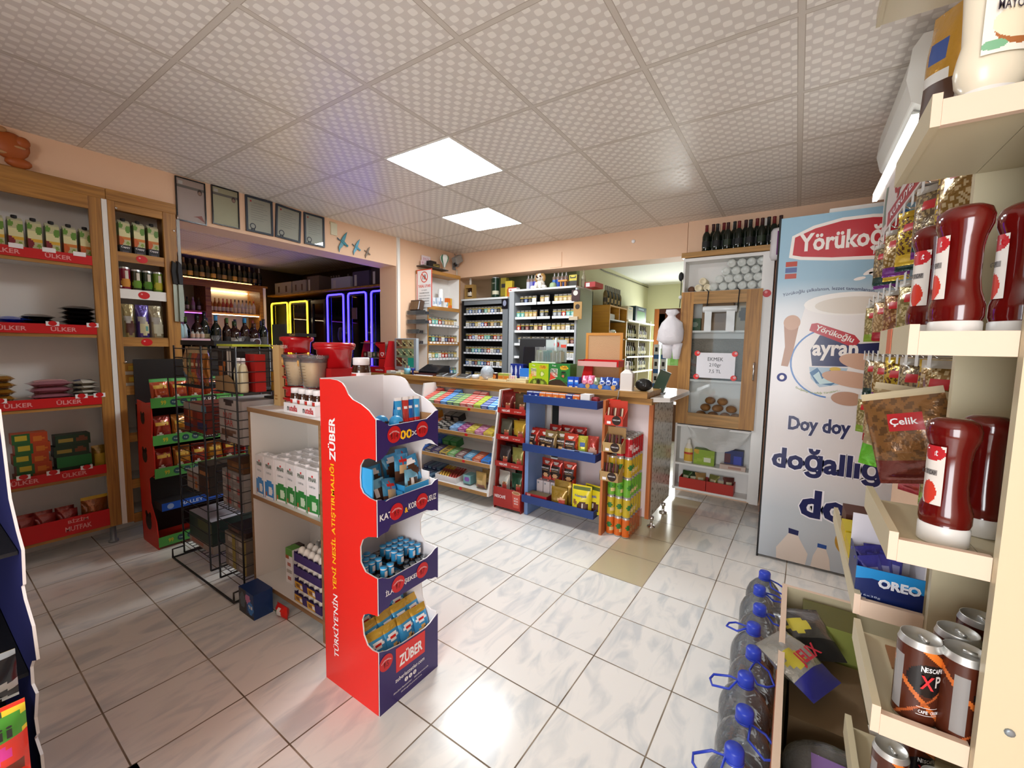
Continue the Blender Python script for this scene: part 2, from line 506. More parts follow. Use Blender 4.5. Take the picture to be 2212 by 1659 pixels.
m = MB(); m.box(-4.5, -1.75, -2.75, -2.6, 0, 2.776, W); m.box(0.62, 0.66, -2.75, -2.6, 0, 2.776, W); m.box(-1.75, 0.62, -2.75, -2.6, 2.55, 2.776, W); m.box(-1.75, 0.62, -2.75, -2.6, 0, 0.3, W); m.struct('wall_front')
m = MB(); m.box(-8.3, -7.95, 0.5, 5.0, 0, 2.776, 'wall_dark'); m.struct('wall_bar')
m = MB(); m.box(-7.95, -4.4, 4.62, 4.75, 0, 2.776, 'wall_dark'); m.struct('wall_bar_back')
m = MB(); m.box(-7.95, -4.5, 0.4, 0.5, 0, 2.776, 'wall_dark'); m.struct('wall_bar_front')
m = MB(); m.box(-4.1, -2.62, 5.5, 5.6, 0, 2.776, 'wall_green'); m.struct('wall_green')
m = MB(); m.box(-2.75, -2.62, 5.6, 9.0, 0, 2.776, 'wall_pale_green'); m.struct('wall_store_left')
m = MB(); m.box(-2.62, -2.47, 8.9, 9.05, 0, 2.776, 'wall_pale_green'); m.box(-2.47, -1.4, 8.9, 9.05, 2.3, 2.776, 'wall_pale_green'); m.box(-1.4, 1.0, 8.9, 9.05, 0, 2.776, 'wall_pale_green'); m.struct('wall_store_back')
m = MB(); m.box(0.9, 1.0, 4.95, 8.9, 0, 2.776, 'wall_pale_green'); m.struct('wall_store_right')
m = MB((-4.09, 3.595, 0)); m.box(-4.1, -4.08, 3.575, 3.615, 1.15, 2.776, 'white_paint'); m.struct('trim_1')
# ------------------------------------------------------------------ large furniture
OAK = wood('oak', srgb('#b4813f'), srgb('#8f6230'), 0.42, axis=2)
OAKX = wood('oak_long', srgb('#b98a4c'), srgb('#96703c'), 0.4, axis=0)
OAKY = wood('oak_deep', srgb('#b4813f'), srgb('#8f6230'), 0.42, axis=1)
wood('orange_wood', srgb('#c5733c'), srgb('#a85d2e'), 0.45, axis=2)
mat('melamine', srgb('#e9e7e3'), 0.35)
mat('melamine_pink', srgb('#e6d6d6'), 0.35)
mat('cream', srgb('#cfc3a3'), 0.4)
mat('cream_edge', srgb('#e4c8b1'), 0.45)
mat('navy_paint', srgb('#1f3a78'), 0.4)
mat('blue_paint', srgb('#6f8fc4'), 0.4)
mat('chrome', (0.75, 0.75, 0.75), 0.15, 1.0)
mat('steel_grey', srgb('#8d949a'), 0.4, 0.4)
mat('steel_light', srgb('#b9bfc4'), 0.35, 0.3)
mat('black_matte', (0.012, 0.012, 0.013), 0.6)
mat('black_gloss', (0.012, 0.012, 0.014), 0.15)
mat('wire_black', (0.02, 0.02, 0.022), 0.35)
clear('glass')
clear('clear_plastic', diff=0.10, rough=0.06)
mat('red_strip', srgb('#c8141a'), 0.35)
P('#ffffff'); P('#e8e8e6')
def letters(parent, items):
	"""one lettering part: (text, centre, ux, uy, width, mat, height, bold)"""
	m = MB(parent)
	for it in items:
		s, c, ux, uy, w, ma = it[:6]
		m.text(s, c, ux, uy, w, ma, it[6] if len(it) > 6 else None, it[7] if len(it) > 7 else 0.01, arc=it[8] if len(it) > 8 else 0.0)
	return m.part('lettering', parent)
# --- left wall cabinets -------------------------------------------------
t = LCAB = T('wall_cabinet', 'wide oak-trimmed open cabinet with red shelf strips along the left wall', 'cabinet', (-4.2, 0.0, 0))
m = MB(t)
m.box(-4.35, -4.05, 0.915, 0.945, 0.16, 2.46, 'melamine'); m.box(-4.35, -4.05, -1.2, -1.17, 0.16, 2.46, 'melamine'); m.box(-4.355, -4.335, -1.2, 0.945, 0.16, 2.46, 'melamine'); m.part('carcass', t)
m = MB(t); m.box(-4.06, -4.04, 0.86, 0.925, 0.14, 2.46, OAK); m.box(-4.06, -4.04, -1.2, -1.13, 0.14, 2.46, OAK); m.box(-4.06, -4.04, -1.13, 0.86, 2.37, 2.46, OAKY); m.part('face_frame', t, bevel=0.003)
m = MB(t); m.box(-4.36, -4.035, -1.2, 0.95, 2.455, 2.53, OAKY); m.part('top', t, bevel=0.004)
SH_L = [1.975, 1.505, 1.02, 0.525, 0.14]
for z in SH_L:
	m = MB(t); m.box(-4.335, -4.06, -1.17, 0.915, z, z + 0.022, 'melamine'); m.box(-4.062, -4.045, -1.13, 0.86, z - 0.004, z + 0.026, OAKY); m.part('shelf', t)
mat('stripe_letter', srgb('#e89a98'), 0.5)
for k, z in enumerate(SH_L):
	hh = 0.062 if k < 4 else 0.12
	m = MB(t); m.box(-4.046, -4.038, -1.13, 0.86, z + 0.018, z + 0.018 + hh, 'red_strip')
	for j in range(9):
		y = 0.70 - j * 0.225
		if k < 4: m.text('ÜLKER', (-4.038, y, z + 0.05), Y, Z, 0.12, 'stripe_letter', 0.034, 0.02)
		elif j % 2 == 0:
			m.text('BİZİM', (-4.038, y, z + 0.112), Y, Z, 0.10, 'stripe_letter', 0.028, 0.02); m.text('MUTFAK', (-4.038, y, z + 0.06), Y, Z, 0.13, 'stripe_letter', 0.034, 0.02)
	m.part('shelf_strip', t, 'red printed shelf strip')
for y in (0.89, -1.15):
	m = MB(t); m.lathe([(0.03, 0), (0.03, 0.012), (0.018, 0.02), (0.018, 0.16)], 'steel_grey', (-4.12, y, 0)); m.part('leg', t)
t = NCAB = T('wall_cabinet', 'narrow oak open cabinet of juice and cans between wide cabinet and the saw', 'cabinet', (-4.2, 1.15, 0))
m = MB(t); m.box(-4.35, -4.05, 0.955, 0.975, 0.14, 2.46, 'melamine'); m.box(-4.35, -4.05, 1.32, 1.345, 0.14, 2.46, OAK); m.box(-4.355, -4.335, 0.955, 1.345, 0.14, 2.46, 'melamine'); m.part('carcass', t)
m = MB(t); m.box(-4.06, -4.035, 0.955, 0.995, 0.14, 2.46, OAK); m.box(-4.06, -4.035, 1.265, 1.345, 0.14, 2.46, OAK); m.box(-4.06, -4.037, 0.995, 1.265, 2.40, 2.46, OAKY); m.part('face_frame', t, bevel=0.003)
m = MB(t); m.box(-4.36, -4.03, 0.95, 1.35, 2.455, 2.53, OAKY); m.part('top', t, bevel=0.004)
SH_N = [2.06, 1.80, 1.455, 1.10, 0.75, 0.40, 0.14]
for k, z in enumerate(SH_N):
	m = MB(t); m.box(-4.335, -4.06, 0.975, 1.32, z + 0.03, z + 0.05, 'melamine'); m.box(-4.06, -4.043, 0.995, 1.265, z - 0.012, z + 0.055, 'white_paint' if k == 1 else OAKY); sh = m.part('shelf', t)
	if k < 3:
		m = MB(t); m.disc((-4.0425, 1.13, z + 0.02), Y, Z, 0.034, 'red_strip', 20, 0.001, 0.027); m.disc((-4.0425, 1.117, z + 0.027), Y, Z, 0.006, 'stripe_letter', 12, 0.0015); m.part('price_sticker', sh, 'round red price sticker')
m = MB(t)
for y, z in ((1.0, 2.41), (1.0, 1.87), (1.0, 1.33), (1.33, 2.33), (1.33, 1.80)):
	m.ball((-4.033, y, z), 0.009, 'chrome', 8, 5)
m.part('screw', t)
m = MB((-4.06, 0.935, 0.14)); m.box(-4.07, -4.038, 0.926, 0.954, 0.14, 2.46, 'white_paint'); m.struct('trim_2')
# --- counter ------------------------------------------------------------
CT = 1.143
t = T('shop_counter', 'long oak-topped shop counter with white panels across the room', 'counter', (-2.5, 3.7, 0))
m = MB(t); m.box(-4.08, -0.96, 3.37, 3.87, CT - 0.05, CT, OAKX); m.part('worktop', t, bevel=0.004)
m = MB(t); m.box(-4.08, -0.93, 3.395, 3.86, CT - 0.10, CT - 0.05, OAKX); m.part('apron', t)
m = MB(t); m.box(-1.80, -0.965, 3.49, 3.51, 0.085, CT - 0.10, 'melamine_pink'); m.box(-4.08, -1.88, 3.49, 3.51, 0.085, CT - 0.10, 'melamine'); m.part('front_panel', t)
m = MB(t); m.box(-0.968, -0.935, 3.47, 3.515, 0.08, CT - 0.10, 'orange_wood'); m.part('corner_post', t)
mat('stone_print', srgb('#d2d0c8'), 0.2)
nt, b = nodes_of('stone_print'); vz = nt.nodes.new('ShaderNodeTexVoronoi'); vz.inputs['Scale'].default_value = 14; tcn = nt.nodes.new('ShaderNodeTexCoord'); rr = nt.nodes.new('ShaderNodeValToRGB'); nn = nt.nodes.new('ShaderNodeTexNoise'); nn.inputs['Scale'].default_value = 30
nt.links.new(tcn.outputs['Object'], nn.inputs['Vector']); nt.links.new(nn.outputs['Fac'], rr.inputs['Fac'])
rr.color_ramp.elements[0].position = 0.36; rr.color_ramp.elements[0].color = (*srgb('#7d7568'), 1); rr.color_ramp.elements[1].position = 0.46; rr.color_ramp.elements[1].color = (*srgb('#d4d2cb'), 1)
nt.links.new(rr.outputs['Color'], b.inputs['Base Color'])
m = MB(t); m.box(-0.955, -0.935, 3.515, 4.15, 0.085, 1.06, ['melamine', 'stone_print', 'melamine', 'melamine', 'melamine', 'melamine']); m.part('end_panel', t, 'speckled stone-patterned end panel')
m = MB(t)
pts = [(-1.5, 3.95), (-1.5, 4.42), (-1.0, 4.42)] + [(-0.98 + 0.16 * math.cos(a), 4.26 + 0.16 * math.sin(a)) for a in (PI / 2, PI / 3, PI / 6, 0)] + [(-0.82, 3.52), (-0.95, 3.42), (-0.95, 3.95)]
m.prism(pts, 'z', 1.065, 1.10, 'worktop_white' if 'worktop_white' in MATS else mat('worktop_white', srgb('#eceae6'), 0.08)); m.part('end_worktop', t, 'glossy white end worktop with rounded corner', bevel=0.004)
for y in (3.53, 3.91):
	m = MB(t); m.lathe([(0.034, 0), (0.034, 0.008), (0.012, 0.014), (0.012, 0.06), (0.02, 0.066), (0.02, 0.09)], 'chrome', (-0.925, y, 0)); m.part('foot', t, 'chrome foot')
# --- wire magazine rack, white shelf unit, and the row they stand in -----
t = RACK = T('wire_rack', 'black wire basket rack of boxes beside the white shelf unit', 'rack', (-2.95, 1.28, 0))
XR = (-3.44, -3.02, -2.885, -2.572)
YR0, YR1 = 1.10, 1.44
TIERS = [(1.20, 0.24), (0.90, 0.20), (0.50, 0.27), (0.115, 0.30)]
m = MB(t)
for x in XR:
	for y in (YR0, YR1):
		m.tube([(x, y, 0.03), (x, y, 1.46)], 0.0055, 'wire_black')
m.part('upright', t)
for a, b_ in ((XR[0], XR[1]), (XR[2], XR[3])):
	for z, h in TIERS:
		m = MB(t)
		nf = 4
		for k in range(nf + 1):
			zz = z + h * k / nf
			m.tube([(a, YR0, zz), (b_, YR0, zz), (b_, YR1, zz), (a, YR1, zz)], 0.0028, 'wire_black', 5, True)
		for k in range(1, 9):
			xx = a + (b_ - a) * k / 9
			m.tube([(xx, YR0, z), (xx, YR1, z)], 0.0024, 'wire_black', 4)
		for k in range(1, 5):
			yy = YR0 + (YR1 - YR0) * k / 5
			m.tube([(a, yy, z), (b_, yy, z)], 0.0024, 'wire_black', 4)
		xm = (a + b_) / 2
		if z > 0.45: m.tube([(xm, YR0, z), (xm, YR0, z + h)], 0.0024, 'wire_black', 4)
		m.part('basket', t)
m = MB(t)
m.tube([(XR[0] - 0.02, 1.04, 0.012), (XR[3] + 0.004, 1.04, 0.012), (XR[3] + 0.004, 1.5, 0.012), (XR[0] - 0.02, 1.5, 0.012)], 0.007, 'wire_black', 6, True)
for x in (XR[0] - 0.02, XR[3] + 0.004):
	m.tube([(x, 1.04, 0.012), (x, 1.04, 0.07), (x, YR0, 0.07)], 0.006, 'wire_black')
for x in XR: m.tube([(x, YR0, 0.03), (x, YR1, 0.03)], 0.006, 'wire_black')
m.part('base_frame', t)
t = T('shelf_unit', 'white open shelf unit with brown edges holding milk cartons and eggs', 'shelf unit', (-2.2, 1.33, 0))
wood('edge_brown', srgb('#9c7753'), srgb('#86633f'), 0.5, axis=0)
WX0, WX1, WY0, WY1 = -2.545, -1.875, 1.15, 1.50
def edged(m, x0, x1, y0, y1, z0, z1, vertical=False):
	m.box(x0, x1, y0, y0 + 0.003, z0, z1, 'edge_brown'); m.box(x0, x1, y0 + 0.003, y1, z0, z1, 'melamine')
for x in (WX0 - 0.018, WX1):
	m = MB(t); edged(m, x, x + 0.018, WY0, WY1, 0, 1.10); m.part('side_panel', t)
m = MB(t); m.box(WX0, WX1, WY1 - 0.012, WY1, 0.08, 1.10, 'melamine'); m.part('back_panel', t)
m = MB(t); edged(m, WX0 - 0.02, WX1 + 0.02, WY0 - 0.004, WY1, 1.10, 1.124); m.part('top', t)
for z in (0.60, 0.095):
	m = MB(t); edged(m, WX0, WX1, WY0, WY1 - 0.012, z, z + 0.021); m.part('shelf', t)
# --- bread cabinet ------------------------------------------------------
t = BREAD = T('bread_cabinet', 'tall white cabinet with glazed oak door marked EKMEK 210gr', 'cabinet', (-0.6, 4.55, 0))
BX0, BX1, BY0, BY1 = -0.975, -0.285, 4.455, 4.645
m = MB(t); m.box(BX0, BX0 + 0.018, BY0, BY1, 0.07, 2.37, 'melamine'); m.box(BX1 - 0.018, BX1, BY0, BY1, 0.07, 2.37, 'melamine'); m.box(BX1, -0.213, 4.45, BY1, 0.06, 2.37, 'melamine'); m.box(BX0, BX1, BY1 - 0.01, BY1, 0.07, 2.37, 'melamine'); m.part('carcass', t)
m = MB(t); m.box(-0.20, -0.165, 4.46, BY1, 0.0, 2.37, 'orange_wood'); m.part('side_board', t)
m = MB(t); m.box(BX0 - 0.02, -0.165, 4.435, BY1, 2.375, 2.425, OAKX); m.part('top', t, bevel=0.003)
m = MB(t); m.box(BX0, BX1, BY0 - 0.002, BY1, 2.34, 2.37, 'melamine'); m.part('top_rail', t)
SH_B = [2.03, 1.655, 1.18, 0.72, 0.33, 0.075]
for z in SH_B:
	m = MB(t); m.box(BX0 + 0.018, BX1 - 0.018, BY0 + 0.003, BY1 - 0.01, z, z + 0.02, 'melamine'); m.part('shelf', t)
m = MB(t)
DX0, DX1, DZ0, DZ1 = -0.975, -0.285, 0.755, 2.045
YD = 4.432
for q in ((DX0, DX0 + 0.115, DZ0, DZ1), (DX1 - 0.125, DX1, DZ0, DZ1)): m.box(q[0], q[1], YD, YD + 0.02, q[2], q[3], OAK)
for q in ((DX0 + 0.115, DX1 - 0.125, DZ0, DZ0 + 0.115), (DX0 + 0.115, DX1 - 0.125, DZ1 - 0.115, DZ1)): m.box(q[0], q[1], YD, YD + 0.02, q[2], q[3], OAKX)
dr = m.part('door', t, 'oak door with glass pane')
m = MB(t); m.box(DX0 + 0.115, DX1 - 0.125, YD + 0.008, YD + 0.012, DZ0 + 0.115, DZ1 - 0.115, 'glass'); m.part('glass_pane', dr)
m = MB(t); m.tube([(DX1 - 0.03, YD, 1.22), (DX1 - 0.03, YD - 0.022, 1.225), (DX1 - 0.03, YD - 0.025, 1.30), (DX1 - 0.03, YD - 0.022, 1.375), (DX1 - 0.03, YD, 1.38)], 0.008, 'chrome', 8); m.part('handle', dr, 'chrome bow handle')
m = MB(t); m.disc((-0.255, 4.4485, 2.0), X, Z, 0.033, 'red_strip', 24, 0.001); m.disc((-0.262, 4.4485, 2.012), X, Z, 0.012, 'stripe_letter', 16, 0.0015); m.part('price_sticker', t, 'round red price sticker')
# --- right hand shelving of the foreground ------------------------------
t = CREAM = T('shelving_unit', 'cream shelving unit with lipped shelves of ketchup and cans in the right foreground', 'shelf unit', (0.3, 1.1, 0))
UX = 0.268
m = MB(t); m.box(UX, WALL_R - 0.004, 0.905, 0.925, 0.0, 2.6, 'cream'); ur = m.part('upright', t)
m = MB(t)
for z in (1.22, 0.93, 1.75): m.lathe([(0.006, 0), (0.006, 0.002), (0.002, 0.0025)], 'steel_grey', (UX + 0.032, 0.905, z), 10, Rx(PI / 2))
m.part('screw', ur)
m = MB(t); m.box(UX, WALL_R - 0.004, 1.215, 1.235, 0.0, 2.6, 'cream'); m.part('upright', t)
m = MB(t); m.box(WALL_R - 0.02, WALL_R - 0.004, 0.925, 2.2, 0.0, 1.0, 'cream'); m.box(WALL_R - 0.02, WALL_R - 0.004, 0.925, 1.215, 1.0, 2.6, 'cream'); m.part('back_panel', t)
LX = 0.160
SH_R = {'A': 1.842, 'B': 1.493, 'C': 1.150, 'D': 0.838, 'E': 0.60}
def lip_shelf(t, z, y0, y1, xr, front=True):
	m = MB(t); m.box(LX, xr, y0 + 0.0, y1, z, z + 0.018, 'cream'); s = m.part('shelf', t)
	m = MB(t); m.box(LX - 0.012, LX, y0 - 0.012, y1, z - 0.004, z + 0.045, ['cream', 'cream', 'cream_edge', 'cream', 'cream', 'cream']); m.part('side_lip', s)
	if front:
		m = MB(t); m.box(LX, UX - 0.0005, y0 - 0.014, y0 - 0.001, z - 0.004, z + 0.034, 'cream_edge'); m.part('front_lip', s)
for k in 'ABCDE':
	lip_shelf(t, SH_R[k], 0.937, 1.214, UX - 0.001)
for z, yf in ((0.885, 1.9), (2.56, 1.9)):
	lip_shelf(t, z, 1.25, yf, 0.44, z < 1)
for k in 'ABCDE':
	m = MB(t); m.box(UX, WALL_R - 0.02, 0.926, 1.214, SH_R[k], SH_R[k] + 0.018, 'cream'); m.part('shelf', t)
t = BIN = T('storage_bin', 'open cream bin of bread loaves and packets under the shelving', 'bin', (0.2, 1.5, 0))
m = MB(t); m.box(0.012, 0.03, 0.75, 2.1, 0.03, 0.5, ['orange_wood', 'cream', 'cream', 'cream', 'cream', 'cream_edge']); m.part('side_panel', t)
m = MB(t); m.box(0.03, 0.44, 2.08, 2.098, 0.03, 0.5, ['cream', 'cream', 'cream', 'cream', 'cream', 'cream_edge']); m.part('end_panel', t)
m = MB(t); m.box(0.03, 0.44, 0.75, 0.768, 0.03, 0.5, 'cream'); m.part('end_panel', t)
m = MB(t); m.box(0.03, 0.265, 0.768, 2.08, 0.03, 0.05, 'cream'); m.part('bottom', t)
# ------------------------------------------------------------------ makers of packaged goods (own space: base at z=0, front to -y)
def deco(bg, *shapes):
	"""colour rule over a face: later shapes win. r: u0,u1,v0,v1 ; c: cu,cv,ru,rv ; d: diagonal band"""
	def fn(u, v):
		r = bg
		for s in shapes:
			k = s[0]
			if k == 'r' and s[1] <= u <= s[2] and s[3] <= v <= s[4]: r = s[5]
			elif k == 'c' and ((u - s[1]) / s[3]) ** 2 + ((v - s[2]) / s[4]) ** 2 <= 1: r = s[5]
			elif k == 'd' and s[1] <= v + (u - .5) * s[3] <= s[2]: r = s[4]
		return r
	return fn
def pouch(w, h, t, fn, back, nx=8, ny=10, seal=0.07, stand=False, wr=0.12, seed=0, tilt=0.0):
	m = MB()
	rnd = random.Random(seed * 31 + 5)
	ph = [rnd.uniform(0, 6) for _ in range(4)]
	def prof(u, v):
		a = max(0.0, 1 - abs(2 * u - 1) ** 3) ** 0.6
		if stand: b = min(1, max(0, (1 - seal - v) / 0.45)) ** 0.7
		else: b = min(1, max(0, (v - seal) / 0.28)) ** 0.6 * min(1, max(0, (1 - seal - v) / 0.28)) ** 0.6
		n = 1 + wr * (math.sin(9 * u + ph[0] + 5 * v) * 0.5 + math.sin(13 * v + ph[1] - 6 * u) * 0.5)
		return t / 2 * a * b * n
	def edge(u, v):
		return u
	lean = tilt
	m.grid((-w / 2, 0, 0), (w, 0, 0), (0, lean, h), nx, ny, fn, prof, True)
	m.grid((w / 2, 0.0006, 0), (-w, 0, 0), (0, lean, h), nx, ny, back, prof, True)
	return m
def carton(w, d, h, fn, side, top=None, nx=8, ny=10, back=None, sidefn=None):
	m = MB()
	top = top or side
	m.box(-w / 2, w / 2, -d / 2 + 0.0005, d / 2, 0, h, [side, side, side, back or side, side, top])
	m.grid((-w / 2, -d / 2, 0), (w, 0, 0), (0, 0, h), nx, ny, fn)
	if sidefn:
		m.grid((w / 2 + 0.0004, -d / 2, 0), (0, d, 0), (0, 0, h), nx, ny, sidefn)
		m.grid((-w / 2 - 0.0004, d / 2, 0), (0, -d, 0), (0, 0, h), nx, ny, sidefn)
	return m
def wall_fn(ring):
	"""colour rule round a lathe: ring(u, v)"""
	return ring
def can(r, h, fn, seg=20, nv=10, lid='alu'):
	m = MB()
	vs = []; fs = []; ms = []
	rows = [(r * 0.88, 0.0), (r, h * 0.05)] + [(r, h * (0.05 + 0.87 * k / nv)) for k in range(1, nv + 1)] + [(r * 0.9, h * 0.985), (r * 0.91, h), (r * 0.86, h), (r * 0.84, h * 0.97)]
	for rr, z in rows:
		for i in range(seg):
			a = 2 * PI * (i + 0.5) / seg - PI / 2
			vs.append((rr * math.cos(a), rr * math.sin(a), z))
	for k in range(len(rows) - 1):
		for i in range(seg):
			j = (i + 1) % seg
			fs.append((k * seg + i, k * seg + j, (k + 1) * seg + j, (k + 1) * seg + i))
			if 1 <= k < 1 + nv:
				u = ((i + 1.0) / seg + 0.5) % 1.0
				ms.append(fn(u, (k - 0.5) / nv))
			else: ms.append(lid if k > 0 else lid)
	fs.append(tuple((len(rows) - 1) * seg + i for i in range(seg))); ms.append(lid)
	m.add(vs, fs, ms, True)
	m.tube([(0, -r * 0.45, h * 0.985), (0, 0.1 * r, h * 0.985)], r * 0.13, lid, 5)
	return m
def bottle(prof, ma, at=(0, 0, 0), seg=14, sx=1.0, sy=1.0):
	m = MB(); m.lathe(prof, ma, at, seg, None, True, sx, sy); return m
def sc(prof, s):
	return [(p[0] * s, p[1] * s) + tuple(p[2:]) for p in prof]
def wine_prof(glass, label, capsule, h=0.30, r=0.037):
	k = h / 0.30
	return [(r * 0.9, 0, glass), (r, 0.006 * k, glass), (r, 0.05 * k, label), (r, 0.115 * k, glass), (r, 0.17 * k, glass), (r * 0.8, 0.2 * k, glass), (r * 0.42, 0.225 * k, capsule), (r * 0.38, 0.285 * k, capsule), (r * 0.42, 0.29 * k, capsule), (r * 0.42, h, capsule)]
def spirit_prof(glass, label, cap, h=0.28, r=0.042):
	k = h / 0.28
	return [(r * 0.92, 0, glass), (r, 0.005 * k, glass), (r, 0.03 * k, label), (r, 0.11 * k, glass), (r, 0.16 * k, glass), (r * 0.75, 0.19 * k, glass), (r * 0.34, 0.215 * k, glass), (r * 0.32, 0.235 * k, cap), (r * 0.36, 0.237 * k, cap), (r * 0.36, h, cap)]
mat('glass_green_dark', srgb('#10190f'), 0.08, coat=0.4)
mat('glass_brown_dark', srgb('#2a1208'), 0.08, coat=0.4)
mat('glass_amber', srgb('#a85a1c'), 0.06, alpha=0.85, coat=0.4)
mat('glass_rose', srgb('#b84a3a'), 0.06, alpha=0.85, coat=0.4)
mat('glass_clear', srgb('#cfd6d2'), 0.05, alpha=0.45, coat=0.4)
mat('water_plastic', srgb('#dfe9ef'), 0.12, alpha=0.30, spec=0.9, bump=0.6, bscale=26)
for q in ('black_matte', 'black_gloss'):
	pass
# ------------------------------------------------------------------ the red and violet snack stand
RED, VIO, WHI, YEL = P('#e2231a', 0.35), P('#2f1d62', 0.35), P('#f2eff0', 0.4), P('#ffc61a', 0.4)
BOARD = mat('card_white', srgb('#efebec'), 0.45)
BRN = P('#b58a5e', 0.7)
ZX0, ZX1, ZY0, ZY1 = -1.655, -1.300, 1.03, 1.362
t = ZUB = T('snack_stand', 'tall red and violet cardboard snack stand lettered ZÜBER in the middle of the floor', 'display stand', ((ZX0 + ZX1) / 2, 1.2, 0))
PROF = [(-1.655, 0), (-1.655, 1.341), (-1.588, 1.345), (-1.537, 1.342), (-1.508, 1.334), (-1.488, 1.318), (-1.468, 1.290), (-1.441, 1.272), (-1.388, 1.258), (-1.343, 1.238), (-1.302, 1.206), (-1.302, 1.05), (-1.345, 1.052), (-1.378, 1.041), (-1.397, 1.015), (-1.402, 0.966), (-1.399, 0.927), (-1.383, 0.906), (-1.345, 0.894), (-1.302, 0.89), (-1.302, 0.748), (-1.355, 0.735), (-1.390, 0.714), (-1.406, 0.68), (-1.405, 0.615), (-1.376, 0.583), (-1.302, 0.578), (-1.302, 0.425), (-1.359, 0.415), (-1.389, 0.399), (-1.401, 0.374), (-1.393, 0.31), (-1.369, 0.275), (-1.338, 0.267), (-1.302, 0.271), (-1.302, 0)]
def two_sided(m, poly, y0, y1, out, inn):
	m.prism(poly, 'y', y0, y1, (out, inn), side=BOARD)
m = MB(t); two_sided(m, PROF, ZY0, ZY0 + 0.006, RED, BOARD); sp_ = m.part('side_panel', t, 'red side panel with slogan')
m = MB(t)
yt = ZY0 - 0.0005
for s, x, z, w, h, ma, bd in (('ZÜBER', -1.583, 1.095, 0.185, 0.052, WHI, 0.03), ('YENİ NESİL ATIŞTIRMALIĞI', -1.583, 0.712, 0.555, 0.040, YEL, 0.015), ("TÜRKİYE'NİN", -1.583, 0.275, 0.285, 0.042, WHI, 0.015)):
	m.text(s, (x, yt, z), Z, -X, w, ma, h, bd)
m.part('lettering', sp_)
m = MB(t); two_sided(m, PROF, ZY1 - 0.006, ZY1, BOARD, RED); m.part('side_panel', t)
m = MB(t); m.box(ZX0 - 0.006, ZX0, ZY0, ZY1, 0, 1.345, [RED, BOARD, RED, RED, RED, BOARD]); m.part('back_panel', t)
ZF = {1: 1.105, 2: 0.805, 3: 0.472, 4: 0.135}
for k, z in ZF.items():
	m = MB(t); m.box(ZX0, ZX1 - 0.005, ZY0 + 0.007, ZY1 - 0.007, z - 0.006, z - 0.001, BOARD); m.part('shelf', t)
def arch(y0, y1, ztop, zmid, zbl, zbm):
	top = [(y0, ztop), (y0 + 0.022, ztop - 0.005), (y0 + 0.042, ztop - 0.018), (y0 + 0.06, zmid), (y1 - 0.07, zmid), (y1 - 0.04, ztop - 0.016), (y1 - 0.02, ztop - 0.003), (y1, ztop)]
	bot = [(y1, zbl), (y1 - 0.018, zbl + 0.012), (y1 - 0.04, zbm - 0.012), (y1 - 0.07, zbm), (y0 + 0.065, zbm), (y0 + 0.05, zbm - 0.02), (y0 + 0.025, zbl + 0.006), (y0, zbl)]
	return top + bot
fronts = [(1, 1.207, 1.176, 1.046, 1.09), (2, 0.896, 0.882, 0.747, 0.774), (3, 0.580, 0.556, 0.432, 0.458)]
STICK = {1: ((1.114, 1.138, '₺14'), (1.264, 1.136, '₺10')), 2: ((1.123, 0.822, '₺9'), (1.262, 0.823, '₺9')), 3: ((1.129, 0.514, '₺7'), (1.264, 0.513, '₺7')), 4: ((1.064, 0.212, '₺5'),)}
INK = P('#7e0f12', 0.5)
def sticker(y, z, s, fr, n):
	m = MB(t); m.disc((ZX1 + 0.003, y, z), Y, Z, 0.034, 'red_strip', 24, 0.0008)
	m.text(s, (ZX1 + 0.003, y, z - 0.006), Y, Z, 0.038 if len(s) > 2 else 0.026, INK, 0.026, 0.01, off=0.0014)
	m.text('TAVSİYE EDİLEN', (ZX1 + 0.003, y, z + 0.013), Y, Z, 0.05, WHI, 0.007, 0.01, off=0.0014, arc=-0.010)
	m.part('price_sticker', fr, 'round red price sticker reading ' + s)
for k, zt, zm, zb, zbm in fronts:
	m = MB(t); m.prism(arch(ZY0 + 0.0, ZY1, zt, zm, zb, zbm), 'x', ZX1 - 0.004, ZX1 + 0.002, (BOARD, VIO), side=BOARD); fr = m.part('front_panel', t, 'violet front panel')
	m = MB(t)
	xx = ZX1 + 0.002
	if k == 1: m.text('100', (xx, 1.165, 1.129), Y, Z, 0.085, YEL, 0.038, 0.03); m.text('DOĞAL', (xx, 1.245, 1.131), Y, Z, 0.085, WHI, 0.026, 0.02)
	if k == 2: m.text('KATKI', (xx, 1.085, 0.820), Y, Z, 0.09, WHI, 0.026, 0.02); m.text('&', (xx, 1.175, 0.812), Y, Z, 0.018, YEL, 0.022, 0.02); m.text('KORUYUCUSUZ', (xx, 1.268, 0.822), Y, Z, 0.162, WHI, 0.026, 0.02)
	if k == 3: m.text('İLAVE', (xx, 1.10, 0.502), Y, Z, 0.07, WHI, 0.026, 0.02); m.text('ŞEKERSİZ', (xx, 1.225, 0.508), Y, Z, 0.13, WHI, 0.030, 0.02)
	m.part('lettering', fr)
	for q in STICK[k]: sticker(*q, fr, k)
m = MB(t)
pl = [(ZY0, 0.0), (ZY1, 0.0), (ZY1, 0.262), (ZY1 - 0.025, 0.252), (ZY1 - 0.05, 0.240), (ZY1 - 0.08, 0.234), (1.15, 0.242), (1.07, 0.258), (ZY0, 0.275)]
m.prism(pl, 'x', ZX1 - 0.004, ZX1 + 0.002, (BOARD, VIO), side=BOARD); fr = m.part('front_panel', t, 'violet bottom front panel with red logo block')
m = MB(t); xx = ZX1 + 0.002
m.poly((xx, 0, 0), Y, Z, [(1.115, 0.132), (1.278, 0.125), (1.280, 0.226), (1.114, 0.238)], P('#dc2420', 0.35), 0.001)
